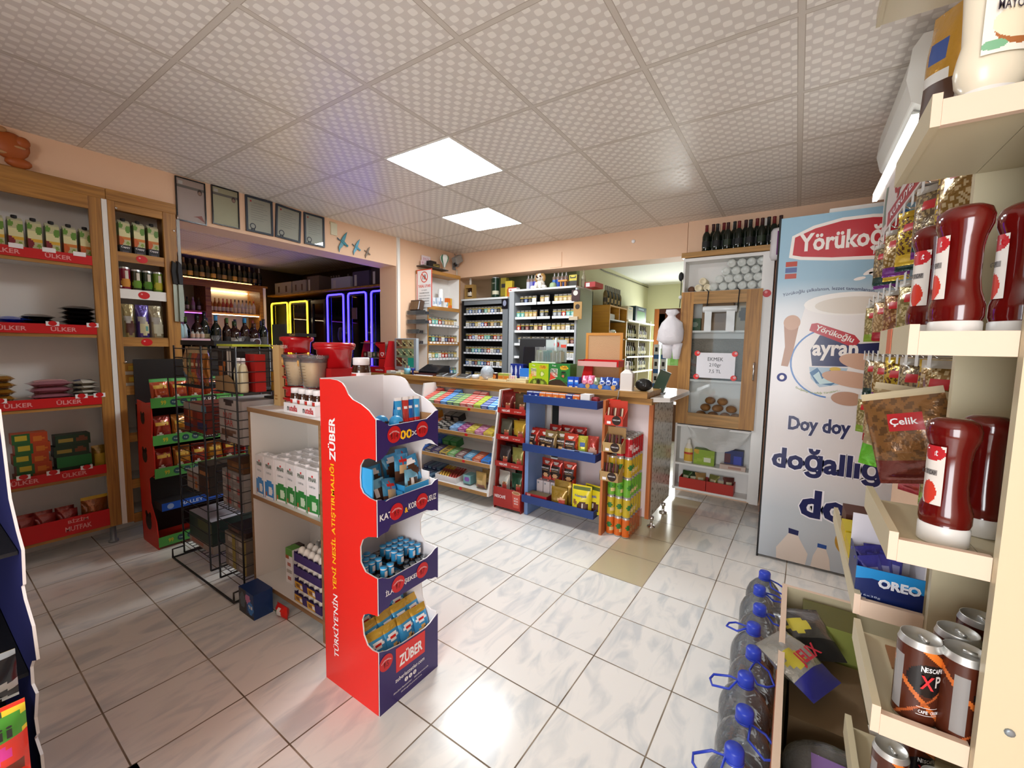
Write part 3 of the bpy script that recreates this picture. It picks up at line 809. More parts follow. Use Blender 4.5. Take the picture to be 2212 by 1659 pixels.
m.text('ZÜBER', (xx, 1.197, 0.178), Y, Z, 0.132, WHI, 0.06, 0.03, off=0.002)
m.text('zuberlezzetler.com', (xx, 1.193, 0.098), Y, Z, 0.165, WHI, 0.018, 0.01)
for i in range(3):
	y = 1.170 + i * 0.024
	m.disc((xx, y, 0.070), Y, Z, 0.0095, WHI, 16, 0.001)
	m.text('fto'[i], (xx, y, 0.070), Y, Z, 0.005, VIO, 0.011, 0.02, off=0.0018)
m.text('#zuberlezzetler   #zubercocuk', (xx, 1.20, 0.047), Y, Z, 0.20, WHI, 0.009, 0.0)
m.text('#dogalatistirma', (xx, 1.20, 0.030), Y, Z, 0.12, WHI, 0.009, 0.0)
m.part('lettering', fr)
for q in STICK[4]: sticker(*q, fr, 4)
SKY, BLU, CHOC, GOLD, GRN = P('#3aa0dc', 0.3), P('#1565b8', 0.3), P('#4a2c1c', 0.4), P('#c59a35', 0.25), P('#3f8f3a', 0.4)
SKYF, GOLDF = foil('#3f9fd8'), foil('#c9a13c')
def tube_pack(c):
	m = MB()
	rows = [(0.0, 0.0), (0.012, 0.002), (0.017, 0.012), (0.018, 0.09)]
	m.lathe([(0.010, 0, BLU), (0.011, 0.012, BLU), (0.0165, 0.02, c), (0.0165, 0.075, c)], c, seg=12)
	m.grid((-0.0165, -0.0165, 0.02), (0.033, 0, 0), (0, 0.0145, 0.105), 4, 8, deco(c, ('r', 0, 1, 0.88, 1, WHI), ('c', 0.5, 0.55, 0.35, 0.12, WHI), ('r', 0, 1, 0, 0.12, RED)), lambda u, v: 0.010 * (1 - (2 * u - 1) ** 2) * (1 - v))
	m.grid((0.0165, 0.0165, 0.02), (-0.033, 0, 0), (0, -0.0145, 0.105), 4, 8, deco(c, ('r', 0, 1, 0.88, 1, WHI)), lambda u, v: 0.010 * (1 - (2 * u - 1) ** 2) * (1 - v))
	return m
for i, c in enumerate((SKY, P('#c23a34', 0.3), BLU, SKY)):
	y = 1.222 + i * 0.032
	shared('tube%s' % c, lambda: tube_pack(c), 'snack_tube', '%s snack tube standing in top tier of the stand, %s from the left' % ('red' if i == 1 else ('dark blue' if i == 2 else 'blue'), nth(i)), 'snack tube', (-1.40, y, ZF[1] + 0.035), 'snack tubes in the top tier', rot=(0.0, 0.05 * (i % 2), PI / 2 - 0.2))
m = MB((-1.40, 1.275, ZF[1])); m.box(-1.455, -1.345, 1.20, 1.345, ZF[1], ZF[1] + 0.034, [BRN, BRN, BRN, BRN, BRN, RED]); m.thing('tray_box', 'low cardboard tray under the snack tubes in the top tier', 'box')
def toy():
	m = MB(); m.ball((0, 0, 0.03), 0.03, SKY, 14, 10); m.grid((-0.02, -0.031, 0.018), (0.04, 0, 0), (0, 0, 0.026), 4, 4, deco(WHI, ('c', .5, .5, .4, .4, CHOC)), lambda u, v: -0.008 * ((2 * u - 1) ** 2 + (2 * v - 1) ** 2))
	return m
for i, (x, y, dz) in enumerate(((-1.365, 1.075, 0), (-1.40, 1.135, 0), (-1.352, 1.172, 0), (-1.42, 1.085, 0))):
	shared('toyball', toy, 'snack_ball', 'round blue wrapped snack ball in top tier of the stand, %s from the front' % nth(i), 'snack', (x, y, ZF[1] + 0.036), 'snack balls in the top tier', rz=PI / 2 + (i - 1) * 0.4)
m = MB((-1.385, 1.11, ZF[1])); m.box(-1.45, -1.315, 1.045, 1.195, ZF[1] + 0.0005, ZF[1] + 0.035, 'clear_plastic'); m.thing('tray_box', 'clear plastic tray under the snack balls in the top tier', 'tray')
m = MB((-1.33, 1.335, ZF[1])); m.box(-1.395, -1.325, 1.347, 1.354, ZF[1], ZF[1] + 0.085, BRN); m.thing('card_flap', 'small brown cardboard flap at right end of the top tier', 'cardboard')
m = MB((-1.45, 1.12, ZF[2])); m.box(-1.59, -1.34, 1.04, 1.046, ZF[2], ZF[2] + 0.20, SKY); m.box(-1.59, -1.34, 1.19, 1.196, ZF[2], ZF[2] + 0.07, SKY); m.box(-1.345, -1.339, 1.046, 1.19, ZF[2], ZF[2] + 0.06, BLU); m.box(-1.59, -1.345, 1.046, 1.19, ZF[2], ZF[2] + 0.004, SKY); m.thing('display_carton', 'open blue carton of pouches at left of the second tier', 'carton')
m = MB((-1.45, 1.28, ZF[2])); m.box(-1.59, -1.34, 1.204, 1.209, ZF[2], ZF[2] + 0.09, SKY); m.box(-1.59, -1.34, 1.346, 1.351, ZF[2], ZF[2] + 0.12, WHI)
m.box(-1.345, -1.34, 1.209, 1.346, ZF[2], ZF[2] + 0.085, P('#d7c79a')); m.grid((-1.3395, 1.209, ZF[2]), (0, 0.137, 0), (0, 0, 0.085), 10, 6, deco(P('#d7c79a'), ('r', 0, 1, 0.6, 1, SKY), ('c', .2, .15, .2, .2, GRN), ('c', .75, .45, .1, .15, RED))); m.box(-1.59, -1.345, 1.209, 1.346, ZF[2], ZF[2] + 0.004, WHI); m.thing('display_carton', 'open beach-printed carton of pouches at right of the second tier', 'carton')
def snackp(k):
	f = [deco(SKYF, ('c', .5, .4, .38, .3, CHOC), ('c', .5, .78, .3, .1, WHI)), deco(SKYF, ('r', 0, 1, 0, .35, CHOC), ('c', .5, .45, .3, .2, P('#d9b98c')), ('c', .45, .75, .3, .1, RED)), deco(foil('#7fc4e8'), ('c', .5, .45, .4, .3, CHOC), ('c', .4, .55, .12, .12, WHI))][k]
	return pouch(0.085, 0.12, 0.03, f, SKYF, 10, 10, seed=k)
for i, (x, y, z, k, a) in enumerate(((-1.40, 1.075, 0.02, 0, 0.1), (-1.375, 1.115, 0.015, 2, -0.15), (-1.36, 1.15, 0.012, 1, 0.2), (-1.45, 1.10, 0.04, 1, 0.1), (-1.46, 1.15, 0.05, 0, -0.1))):
	shared('snackp%d' % k, lambda: snackp(k), 'snack_pouch', 'blue snack pouch in the left carton of second tier, %s from the front' % nth(i), 'snack pouch', (x, y, ZF[2] + z), 'snack pouches in the second tier', rot=(-0.3 if i < 3 else -0.1, a, PI / 2 + a))
for i, (x, y, z, k, a) in enumerate(((-1.40, 1.245, 0.09, 1, 0.1), (-1.39, 1.305, 0.075, 0, -0.2), (-1.37, 1.275, 0.02, 2, 0.1), (-1.46, 1.25, 0.08, 0, -0.1), (-1.47, 1.31, 0.09, 1, 0.1))):
	shared('snackp%d' % k, lambda: snackp(k), 'snack_pouch', 'blue snack pouch in the right carton of second tier, %s from the front' % nth(i), 'snack pouch', (x, y, ZF[2] + z), 'snack pouches in the second tier', rot=(-0.15, a, PI / 2 + a))
for s, (y0, y1, nm) in enumerate(((1.045, 1.19, 'left'), (1.2, 1.35, 'right'))):
	tr = T('cup_tray', 'printed tray with clear cup holder at %s of the third tier' % nm, 'tray', (-1.45, (y0 + y1) / 2, ZF[3]))
	m = MB(tr); m.box(-1.58, -1.335, y0, y1, ZF[3], ZF[3] + 0.05, [SKY] * 5 + [P('#2b2b30', 0.2)]); m.grid((-1.3345, y0, ZF[3]), (0, y1 - y0, 0), (0, 0, 0.05), 14, 4, deco(SKY, ('c', .2, .5, .08, .4, WHI), ('c', .5, .5, .08, .4, P('#e08a2e')), ('c', .8, .5, .08, .4, RED))); m.part('box', tr)
	m = MB(tr)
	for i in range(6):
		for j in range(4): m.lathe([(0.0125, 0.0), (0.0135, 0.012)], 'clear_plastic', (-1.352 - i * 0.038, y0 + 0.022 + j * 0.034, ZF[3] + 0.051), 8)
	m.part('cup_holder', tr)
	def cup():
		m = MB(); m.lathe([(0.0125, 0, CHOC), (0.0135, 0.012, SKY), (0.0145, 0.05, WHI), (0.015, 0.055, SKY), (0.015, 0.058, SKY)], SKY, seg=12); m.grid((-0.007, -0.0148, 0.02), (0.014, 0, 0), (0, 0, 0.024), 2, 3, WHI); return m
	occ = [(0, 1), (0, 2), (2, 0), (2, 1), (2, 2), (3, 0), (3, 1), (3, 2), (4, 1), (4, 2)] if s == 0 else [(1, 0), (1, 2), (1, 3), (2, 0), (2, 1), (2, 2), (2, 3), (3, 0), (3, 1), (3, 2), (3, 3), (4, 0), (4, 1), (4, 2), (4, 3)]
	for n, (i, j) in enumerate(occ):
		shared('cupsnack', cup, 'snack_cup', 'small blue snack cup in the %s tray of the third tier, row %s, %s across' % (nm, nth(i), nth(j)), 'snack cup', (-1.352 - i * 0.038, y0 + 0.022 + j * 0.034, ZF[3] + 0.0515), 'snack cups in the %s tray' % nm, rz=PI / 2)
def goldbag(k):
	return pouch(0.088, 0.145, 0.036, deco(SKYF, ('r', 0, 1, 0.8, 1, GOLDF), ('c', .5, .62, .3, .1, WHI), ('c', .5, .60, .2, .06, RED), ('c', .55, .25, .3, .16, P('#d9a75a')), ('c', .45, .22, .08, .06, CHOC), ('c', .65, .3, .07, .05, CHOC), ('r', 0, 1, 0, .06, GRN)), GOLDF, 12, 14, seed=40 + k)
gb = [(-1.355, 1.085), (-1.35, 1.155), (-1.345, 1.235), (-1.34, 1.312), (-1.40, 1.09), (-1.40, 1.17), (-1.40, 1.25), (-1.40, 1.32), (-1.46, 1.10), (-1.46, 1.28)]
for i, (x, y) in enumerate(gb):
	shared('goldbag%d' % (i % 3), lambda: goldbag(i % 3), 'snack_bag', 'blue snack bag with gold top in the bottom tier, %s row, %s from the left' % (nth(0 if i < 4 else (1 if i < 8 else 2)), nth(i % 4)), 'snack bag', (x, y, ZF[4] + (0.02 if i < 4 else (0.045 if i < 8 else 0.075))), 'gold topped bags in the bottom tier', rot=(-0.32, 0.04 * (i % 3 - 1), PI / 2 + 0.12 * (i % 3 - 1)))
m = MB((-1.46, 1.2, ZF[4])); m.box(-1.6, -1.32, 1.05, 1.345, ZF[4], ZF[4] + 0.017, BRN); m.thing('tray_box', 'cardboard tray under the gold topped bags in the bottom tier', 'box')
m = MB((-1.55, 1.13, ZF[4])); m.box(-1.60, -1.592, 1.06, 1.20, ZF[4] + 0.02, ZF[4] + 0.24, SKY); m.thing('display_card', 'blue card standing behind the gold topped bags', 'card')
# ------------------------------------------------------------------ goods on and in the white shelf unit
MW, MD, MH = 0.094, 0.066, 0.23
MGRN, MBLU, MBL2 = P('#2f8a3d', 0.35), P('#3d8fd6', 0.35), P('#1c5fae', 0.35)
def milk(kind):
	g = MGRN if kind else MBLU
	hd = deco(WHI, ('c', .5, -.08, 1.2, .52, g), ('c', .62, .2, .22, .12, WHI if not kind else P('#cfe6c8')), ('r', .08, .92, 0, .03, WHI), ('c', .16, .1, .1, .04, P('#b5653a')))
	m = carton(MW, MD, MH, hd, WHI, None, 14, 20)
	m.text('PINAR', (0.002, -MD / 2 - 0.0003, 0.183), X, Z, 0.062, P('#1d4a2c'), 0.022, 0.01)
	m.disc((0.002, -MD / 2 - 0.0003, 0.2), X, Z, 0.006, RED, 10, 0.001)
	m.text('%100 Süt', (0.0, -MD / 2 - 0.0003, 0.145), X, Z, 0.05, P('#6a7f86'), 0.011, 0.0)
	for s in (1, -1):
		c = Vector((s * (MW / 2 + 0.0003), 0, 0.16)); ux = Y * s
		if kind:
			m.disc(c, ux, Z, 0.024, P('#d8d8d8'), 18, 0.0006); m.poly(c, ux, Z, [(0.022 * math.cos(a), 0.022 * math.sin(a)) for a in [PI * k / 8 for k in range(9)]], P('#e8641e'), 0.001); m.poly(c, ux, Z, [(0.022 * math.cos(a), 0.022 * math.sin(a)) for a in [PI + PI * k / 8 for k in range(9)]], P('#1c3f98'), 0.001)
			m.poly(c, ux, Z, [(-0.032, -0.15), (0.032, -0.15), (0.032, -0.09), (0.0, -0.055), (-0.032, -0.04)], g, 0.0006)
	m.lathe([(0.013, 0), (0.013, 0.012), (0.011, 0.014)], WHI, (0.02, -0.005, MH), 12)
	m.box(-MW / 2, MW / 2, -0.003, 0.003, MH, MH + 0.004, WHI)
	return m
n = 0
for r in range(4):
	for c in range(6):
		x = -2.49 + c * 0.101; y = 1.20 + r * 0.07
		if c == 0 and r > 0: continue
		blue = c < 2
		if not blue and r == 0 and c in (2, 3): rz = PI / 2 * 0 + 0.0
		shared('milk%d' % (0 if blue else 1), lambda: milk(0 if blue else 1), 'milk_carton', '%s and white milk carton on the middle shelf, %s row, %s from the left' % ('blue' if blue else 'green', nth(r), nth(c)), 'milk carton', (x, y + (0.01 if c > 1 else 0), 0.622), 'milk cartons on the middle shelf', rz=0.06 * ((c + r) % 3 - 1))
EGGT = mat('egg_tray', srgb('#3d2c66'), 0.75)
EGG = mat('egg_shell', srgb('#ece6dd'), 0.45)
EP = 0.047
def egg_tray():
	m = MB()
	nx, ny = 5, 6
	w, d = nx * EP + 0.012, ny * EP + 0.012
	def hgt(u, v):
		return 0.030 + 0.012 * math.cos(2 * PI * nx * (u - .0)) * 1.0 + 0.012 * math.cos(2 * PI * ny * v)
	m.grid((-w / 2, -d / 2, 0), (w, 0, 0), (0, d, 0), nx * 6, ny * 6, EGGT, hgt, True)
	m.grid((-w / 2, -d / 2, -0.004), (w, 0, 0), (0, d, 0), nx * 6, ny * 6, EGGT, hgt, True)
	for s in (-1, 1):
		m.grid((-w / 2, s * d / 2, 0.0), (w, 0, 0), (0, 0, 0.045), nx * 6, 1, EGGT); m.grid((s * w / 2, -d / 2, 0.0), (0, d, 0), (0, 0, 0.045), ny * 6, 1, EGGT)
	return m
def egg():
	m = MB(); prof = []
	for k in range(11):
		a = PI * k / 10
		z = -math.cos(a) * 0.028; r = max(1e-5, math.sin(a) * 0.0215 * (1 - 0.10 * math.cos(a) * -1 * -1 if False else 1 - 0.12 * (z / 0.028)))
		prof.append((r, z + 0.028))
	m.lathe(prof, EGG, seg=12); return m
ex, ey = -2.03, 1.31
GOLDP = P('#d3a032', 0.4)
for k, dz in enumerate((0.118, 0.192, 0.266, 0.34)):
	t = T('egg_tray', 'violet pulp egg tray, %s from the bottom of the egg stack' % nth(k), 'egg tray', (ex + (0.006 * (k % 2)), ey, dz), 'stacked egg trays')
	m = MB(); m = egg_tray(); m.part('tray', t)
	if k in (0, 1):
		for q in range(2):
			m = MB(); m.grid((-0.115 + q * 0.115, -0.1475, 0.0), (0.07, 0, 0), (0, -0.004, 0.042), 6, 4, deco(GOLDP, ('c', .4, .5, .3, .35, P('#8a5a2a')), ('r', .7, 1, .2, .8, WHI))); m.part('label', t, 'gold printed egg label')
	for j in range(6):
		for i in range(5):
			if k < 3 and j > 0 and i < 4: continue
			shared('egg', egg, 'egg', ('white egg in the top tray, row %s from the front, %s from the left' if k == 3 else 'white egg peeping from %s tray down the stack, row %%s, place %%s' % nth(3 - k)) % (nth(j), nth(i)), 'egg', (ex + (0.006 * (k % 2)) + (i - 2) * EP, ey + (j - 2.5) * EP, dz + 0.018), 'eggs in the trays')
m = MB((ex, ey + 0.02, 0.39))
m.grid((ex - 0.12, ey - 0.06, 0.405), (0.25, 0, 0), (0, 0.21, 0.03), 10, 8, 'clear_plastic', lambda u, v: 0.006 * math.sin(14 * u + 5 * v), True)
m.thing('plastic_film', 'sheet of clear film lying over the top egg tray', 'film')
t = T('juice_carton', 'white and green carton standing at left of the egg trays', 'carton', (-2.33, 1.26, 0.117))
m = MB(); m = carton(0.07, 0.055, 0.205, deco(WHI, ('r', 0, 1, .82, 1, P('#5c9a3c')), ('c', .2, .75, .3, .1, P('#a8552c')), ('r', .2, .8, .55, .6, P('#c0766a')), ('r', .15, .85, .3, .36, P('#b9b4ac')), ('r', .3, .7, .1, .15, P('#c0766a'))), WHI, P('#5c9a3c')); m.part('body', t)
t = T('chocolate_box', 'dark brown slim box behind the white and green carton', 'box', (-2.41, 1.33, 0.117))
m = MB(); m = carton(0.06, 0.05, 0.17, deco(P('#33221c'), ('c', .5, .7, .3, .15, P('#7a4a2e'))), P('#33221c')); m.part('body', t)
m = MB((-2.10, 1.43, 0.117)); m.lathe([(0.035, 0.117, RED), (0.05, 0.50, RED), (0.056, 0.502, RED), (0.056, 0.53, RED)], RED, (-2.16, 1.43, 0), 18); m.thing('bucket', 'red plastic bucket behind the egg trays', 'bucket')
t = T('toy_box', 'dark blue printed box on the floor below the white shelf unit', 'box', (-2.41, 1.085, 0))
m = MB(); m = carton(0.165, 0.10, 0.14, deco(P('#14366e'), ('r', 0, .48, 0, 1, P('#24262e')), ('c', .25, .55, .18, .3, P('#53606b')), ('c', .62, .7, .16, .2, P('#c878a8')), ('c', .78, .4, .2, .26, P('#2f7fd0')), ('c', .72, .45, .05, .07, WHI), ('c', .86, .45, .05, .07, WHI), ('r', .5, 1, 0, .12, P('#1a1a22'))), P('#1c3f78'), P('#16356c'), 20, 16); b = m.part('body', t)
t = T('snack_packet', 'small red and white packet on the floor right of the blue box', 'packet', (-2.24, 1.14, 0))
m = pouch(0.10, 0.07, 0.05, deco(RED, ('c', .5, .5, .3, .3, WHI), ('c', .2, .4, .15, .3, P('#2f6f3a'))), RED, 8, 6, seed=3); m.part('body', t)
TZ = 1.1245
t = T('sales_display', 'black cardboard display with yellow packet pocket on the shelf unit', 'display', (-2.60, 1.33, TZ))
m = MB(t); m.box(-2.685, -2.535, 1.36, 1.372, 1.10, 1.60, 'black_matte'); m.part('back_panel', t)
m = MB(t); m.box(-2.685, -2.535, 1.30, 1.36, 1.13, 1.165, 'black_matte'); m.part('tray', t)
m = MB(t)
for x in (-2.65, -2.57):
	m.tube([(x, 1.358, 1.47), (x, 1.33, 1.47), (x, 1.325, 1.478)], 0.004, 'chrome')
m.part('peg', t)
t = T('tea_packet', 'mustard yellow packet hanging in the black display', 'packet', (-2.605, 1.335, 1.20))
m = carton(0.085, 0.022, 0.115, deco(P('#c79a2c'), ('r', .3, .8, .35, .75, P('#b57f3a')), ('r', .55, .95, .1, .5, P('#cfc8bd')), ('r', .1, .3, .08, .12, P('#5a3b14'))), P('#b58a24')); m.part('body', t)
m = MB((-2.52, 1.32, TZ)); m.box(-2.53, -2.46, 1.28, 1.305, TZ, 1.475, P('#cfae77', 0.6)); m.box(-2.528, -2.526 + 0.002, 1.279, 1.28, 1.18, 1.33, P('#7d5c34')); m.grid((-2.52, 1.2795, 1.15), (0.03, 0, 0), (0, 0, 0.045), 4, 5, lambda u, v: P('#a9793a') if int(v * 5) % 2 else P('#cfae77', 0.6)); m.thing('cardboard_sleeve', 'upright tan cardboard sleeve left of the red tub column', 'cardboard')
REDP = mat('red_plastic', srgb('#b3141a'), 0.18, coat=0.5)
for k in range(6):
	z = TZ + 0.062 * k
	t = T('plastic_tub', 'glossy red nested plastic tub, %s from the bottom of the red column' % nth(k), 'tub', (-2.395, 1.35, z), 'nested red tubs')
	m = MB(); m.lathe([(0.068, 0.0), (0.066, 0.004), (0.066, 0.036), (0.08, 0.044), (0.081, 0.052), (0.068, 0.056)] if k < 5 else [(0.07, 0), (0.074, 0.06), (0.088, 0.068), (0.090, 0.085), (0.082, 0.09), (0.0001, 0.09)], REDP, seg=24); m.part('body', t)
	if k == 5:
		m = MB(); m.text('ÖZLEM', (0, -0.0745, 0.035), X, Z, 0.07, P('#e7c9c4'), 0.022, 0.01); m.part('lettering', t)
t = T('plastic_bucket', 'glossy red lidded bucket right of the red tub column', 'bucket', (-2.08, 1.38, 1.36))
m = MB(); m.lathe([(0.082, 0.0), (0.092, 0.095), (0.104, 0.1), (0.104, 0.118)], REDP, seg=28); m.grid((-0.022, -0.0875, 0.0), (0.03, 0, 0), (0, -0.004, 0.04), 5, 6, lambda u, v: P('#d9cfcf') if int(u * 5) % 2 else P('#6a3436')); m.text('ÖZLEM', (0.02, -0.090, 0.06), X, Z, 0.07, P('#e7c9c4'), 0.02, 0.01, off=0.004); m.part('body', t)
m = MB(); m.lathe([(0.108, 0.112), (0.108, 0.128), (0.095, 0.136), (0.0001, 0.136)], REDP, seg=28); m.part('lid', t)
m = MB((-2.08, 1.38, TZ)); m.box(-2.17, -1.99, 1.30, 1.46, TZ, 1.36, P('#a11a1c', 0.4)); m.thing('gift_box', 'plain red box standing under the lidded bucket', 'box')
m = MB((-2.40, 1.35, 1.60));
t = T('sunglasses_case', 'flat black box lying on top of the red tub column', 'box', (-2.40, 1.35, TZ + 0.31 + 0.091))
m = MB(); m.box(-0.16, 0.12, -0.05, 0.05, 0, 0.018, 'black_matte', Ry(0.0)); m.text('CLASS', (0.05, -0.0505, 0.009), X, Z, 0.06, P('#c9a36a'), 0.009, 0.0); m.part('body', t)
BREAD_C, TUBBR = P('#c9a87a', 0.6), P('#5c2f1c', 0.4)
def bstick():
	m = MB(); m.lathe([(0.048, 0.005, BREAD_C), (0.060, 0.10, BREAD_C), (0.064, 0.128, TUBBR), (0.066, 0.145, TUBBR), (0.0001, 0.145)], BREAD_C, seg=24)
	for k in range(7):
		z = 0.018 + k * 0.015; r = 0.0492 + 0.12 * z
		m.poly((0, -r - 0.004, z), X, Z, [(-0.03, 0), (0.03, 0), (0.03, 0.002), (-0.03, 0.002)], P('#8f6a42'))
	m.disc((-0.028, -0.067, 0.13), X, Z, 0.010, P('#e0a860'), 12, 0.001); m.disc((-0.026, -0.0672, 0.116), X, Z, 0.007, P('#c98a42'), 12, 0.001)
	return m
for i, x in enumerate((-2.235, -2.085)):
	t = T('breadstick_tub', 'clear tub of breadsticks with hazelnut cream, %s one above the jar tray' % ('left' if i == 0 else 'right'), 'snack tub', (x, 1.262, 1.262), 'breadstick tubs')
	m = bstick(); m.part('filling', t)
	m = MB(); m.lathe([(0.052, 0.0), (0.065, 0.104), (0.071, 0.148), (0.078, 0.152), (0.078, 0.166), (0.0001, 0.166)], 'clear_plastic', seg=26); m.part('tub', t)
def nutjar(r, h, lbl):
	m = MB(); c1 = mat('cocoa_cream', srgb('#3a1d10'), 0.1, coat=0.6)
	m.lathe([(r * 0.8, 0, c1), (r, h * 0.08, c1), (r, h * 0.22, WHI), (r, h * 0.55, c1), (r * 0.92, h * 0.72, c1), (r * 0.8, h * 0.78, WHI), (r * 0.86, h * 0.79, WHI), (r * 0.86, h * 0.98, WHI), (r * 0.8, h, WHI)], c1, seg=22)
	m.grid((-r * 0.6, -r * 1.0, h * 0.24), (r * 1.2, 0, 0), (0, 0, h * 0.28), 6, 4, deco(WHI, ('c', .7, .35, .2, .3, P('#c98a42')), ('c', .2, .3, .15, .2, P('#6a9a4a')), ('r', .2, .8, .6, .9, P('#c2332a'))), lambda u, v: 0.002 - 0.25 * r * (2 * u - 1) ** 2)
	return m
t = T('jar_tray', 'white cardboard tray printed nutella holding small jars', 'tray', (-2.10, 1.225, TZ))
m = MB(t); m.box(-2.245, -1.955, 1.185, 1.189, TZ, TZ + 0.052, WHI); m.box(-2.245, -1.955, 1.285, 1.289, TZ, TZ + 0.052, WHI); m.box(-2.245, -2.241, 1.189, 1.285, TZ, TZ + 0.052, WHI); m.box(-1.959, -1.955, 1.189, 1.285, TZ, TZ + 0.052, WHI); m.box(-2.241, -1.959, 1.189, 1.285, TZ, TZ + 0.003, WHI); m.part('tray', t)
m = MB(t); m.text('n', (-2.201, 1.1845, TZ + 0.023), X, Z, 0.015, P('#1a1a1a'), 0.022, 0.02); m.text('utella', (-2.152, 1.1845, TZ + 0.027), X, Z, 0.074, P('#c2161e'), 0.032, 0.02); m.text('n', (-2.055, 1.1845, TZ + 0.023), X, Z, 0.015, P('#1a1a1a'), 0.022, 0.02); m.text('utella', (-2.006, 1.1845, TZ + 0.027), X, Z, 0.074, P('#c2161e'), 0.032, 0.02); m.part('lettering', t)
for i in range(4):
	shared('nutjar_s', lambda: nutjar(0.031, 0.125, 0), 'spread_jar', 'small cocoa spread jar with white lid in the printed tray, %s from the left' % nth(i), 'jar', (-2.207 + i * 0.068, 1.235, TZ + 0.0035), 'small spread jars')
shared('nutjar_l', lambda: nutjar(0.048, 0.17, 0), 'spread_jar', 'large cocoa spread jar with white lid right of the breadstick tubs', 'jar', (-1.83 - 0.05, 1.40, TZ + 0.125))
m = MB((-1.88, 1.4, TZ)); m.box(-1.935, -1.83, 1.345, 1.455, TZ, TZ + 0.125, P('#e4e0da')); m.thing('gift_box', 'plain white box standing under the large spread jar', 'box')
# --- goods in the wire rack ---------------------------------------------
GREYB, DKB = P('#8e8a88', 0.6), P('#2c241f', 0.5)
def rbox(name, label, cat, x0, x1, y0, y1, z0, z1, fn, side, top=None, nx=10, ny=8, text=None):
	t = T(name, label, cat, ((x0 + x1) / 2, (y0 + y1) / 2, z0 + 0.003))
	m = carton(x1 - x0, y1 - y0, z1 - z0, fn, side, top, nx, ny); m.part('body', t)
	if text:
		m = MB()
		for s, u, v, w, h, ma in text: m.text(s, (-(x1 - x0) / 2 + u * (x1 - x0), -(y1 - y0) / 2, v * (z1 - z0)), X, Z, w, ma, h, 0.01)
		m.part('lettering', t)
	return t
y0, y1 = 1.125, 1.40
AMB = foil('#8a5c34')
for i in range(5):
	x = -3.40 + i * 0.07
	c = ['#b09468', '#6a7a52', '#b8552e', '#6a2e4c', '#a86a2a'][i]
	t = T('cookie_packet', '%s cookie packet upright in the top left basket, %s from the left' % (['beige', 'olive', 'orange', 'plum', 'amber'][i], nth(i)), 'packet', (x, 1.16, 1.204), 'cookie packets in the top left basket', rz=0.1 * (i % 3 - 1))
	m = pouch(0.075, 0.25, 0.05, deco(foil(c), ('r', 0, 1, .86, 1, P('#c9b48a')), ('c', .5, .2, .35, .12, P(['#5c86b0', '#a98a4a', '#c78a3a', '#8a5a8a', '#b5542a'][i])), ('r', .2, .8, .5, .6, P('#d9c9a0'))), foil(c), 8, 12, seed=60 + i); m.part('body', t)
rbox('candle_box', 'black box with orange window in the top right basket', 'box', -2.865, -2.77, 1.13, 1.2, 1.20, 1.43, deco(P('#1c1512'), ('r', .1, .7, .4, .62, P('#b5692a')), ('c', .85, .65, .12, .1, P('#b5692a'))), P('#1c1512'))
rbox('biscuit_box', 'black carton with white stripes in the top right basket', 'box', -2.765, -2.68, 1.13, 1.2, 1.20, 1.44, deco(P('#151312'), ('r', .25, .45, .05, 1, P('#cfc8bd')), ('r', .62, .82, .05, 1, P('#cfc8bd'))), P('#151312'))
for i, x in enumerate((-2.655, -2.60)):
	t = T('sauce_bottle', 'cream sauce bottle with red label at %s of the top right basket' % ('left' if i == 0 else 'right'), 'bottle', (x, 1.15, 1.203), 'cream sauce bottles')
	m = bottle([(0.022, 0), (0.025, 0.01), (0.025, 0.12), (0.018, 0.15), (0.010, 0.165)], P('#d6cfae', 0.25)); m.part('body', t)
	m = MB(); m.lathe([(0.012, 0.165), (0.012, 0.19), (0.009, 0.195)], WHI); m.part('cap', t)
	m = MB((x + 0.0, 1.23, 1.203)); m.box(x - 0.026, x + 0.026, 1.2, 1.26, 1.203, 1.42, P('#a8201e')); m.thing('sauce_carton', 'red carton behind the %s cream sauce bottle' % ('left' if i == 0 else 'right'), 'box')
m = MB((-2.74, 1.112, 1.20)); m.poly((0, 1.112, 0), X, Z, [(-2.865, 1.205), (-2.62, 1.205), (-2.64, 1.27), (-2.70, 1.30), (-2.865, 1.285)], P('#9c7f58', 0.7)); m.poly((0, 1.115, 0), -X, Z, [(2.865, 1.205), (2.62, 1.205), (2.64, 1.27), (2.70, 1.30), (2.865, 1.285)], P('#9c7f58', 0.7)); m.thing('cardboard_tray', 'torn brown cardboard edge at the front of the top right basket', 'cardboard')
m = MB((-2.72, 1.25, 1.45)); m.box(-2.90, -2.70, 1.14, 1.4, 1.463, 1.475, P('#b9c23a', 0.5)); m.thing('cardboard_sheet', 'lime green card lying across the top of the rack', 'card')
t = T('board_box', 'flat black box lying on top of the wire rack', 'box', (-3.2, 1.27, 1.464)); m = MB(); m.box(-0.2, 0.2, -0.13, 0.13, 0, 0.03, 'black_matte', Rz(0.1)); m.part('body', t)
rbox('soup_carton', 'red and blue printed carton in the second left basket', 'box', -3.40, -3.05, y0, y1, 0.90, 1.08, deco(P('#7c2a1c'), ('r', 0, 1, .72, 1, P('#a8a09a')), ('r', .05, .35, .1, .3, P('#3a4a7a')), ('r', .6, .95, .1, .35, P('#24356a')), ('c', .3, .55, .12, .2, P('#b5602e')), ('c', .7, .55, .12, .2, P('#9c3424')), ('r', .8, 1, .75, 1, P('#5aa0c0'))), P('#6a2418'))
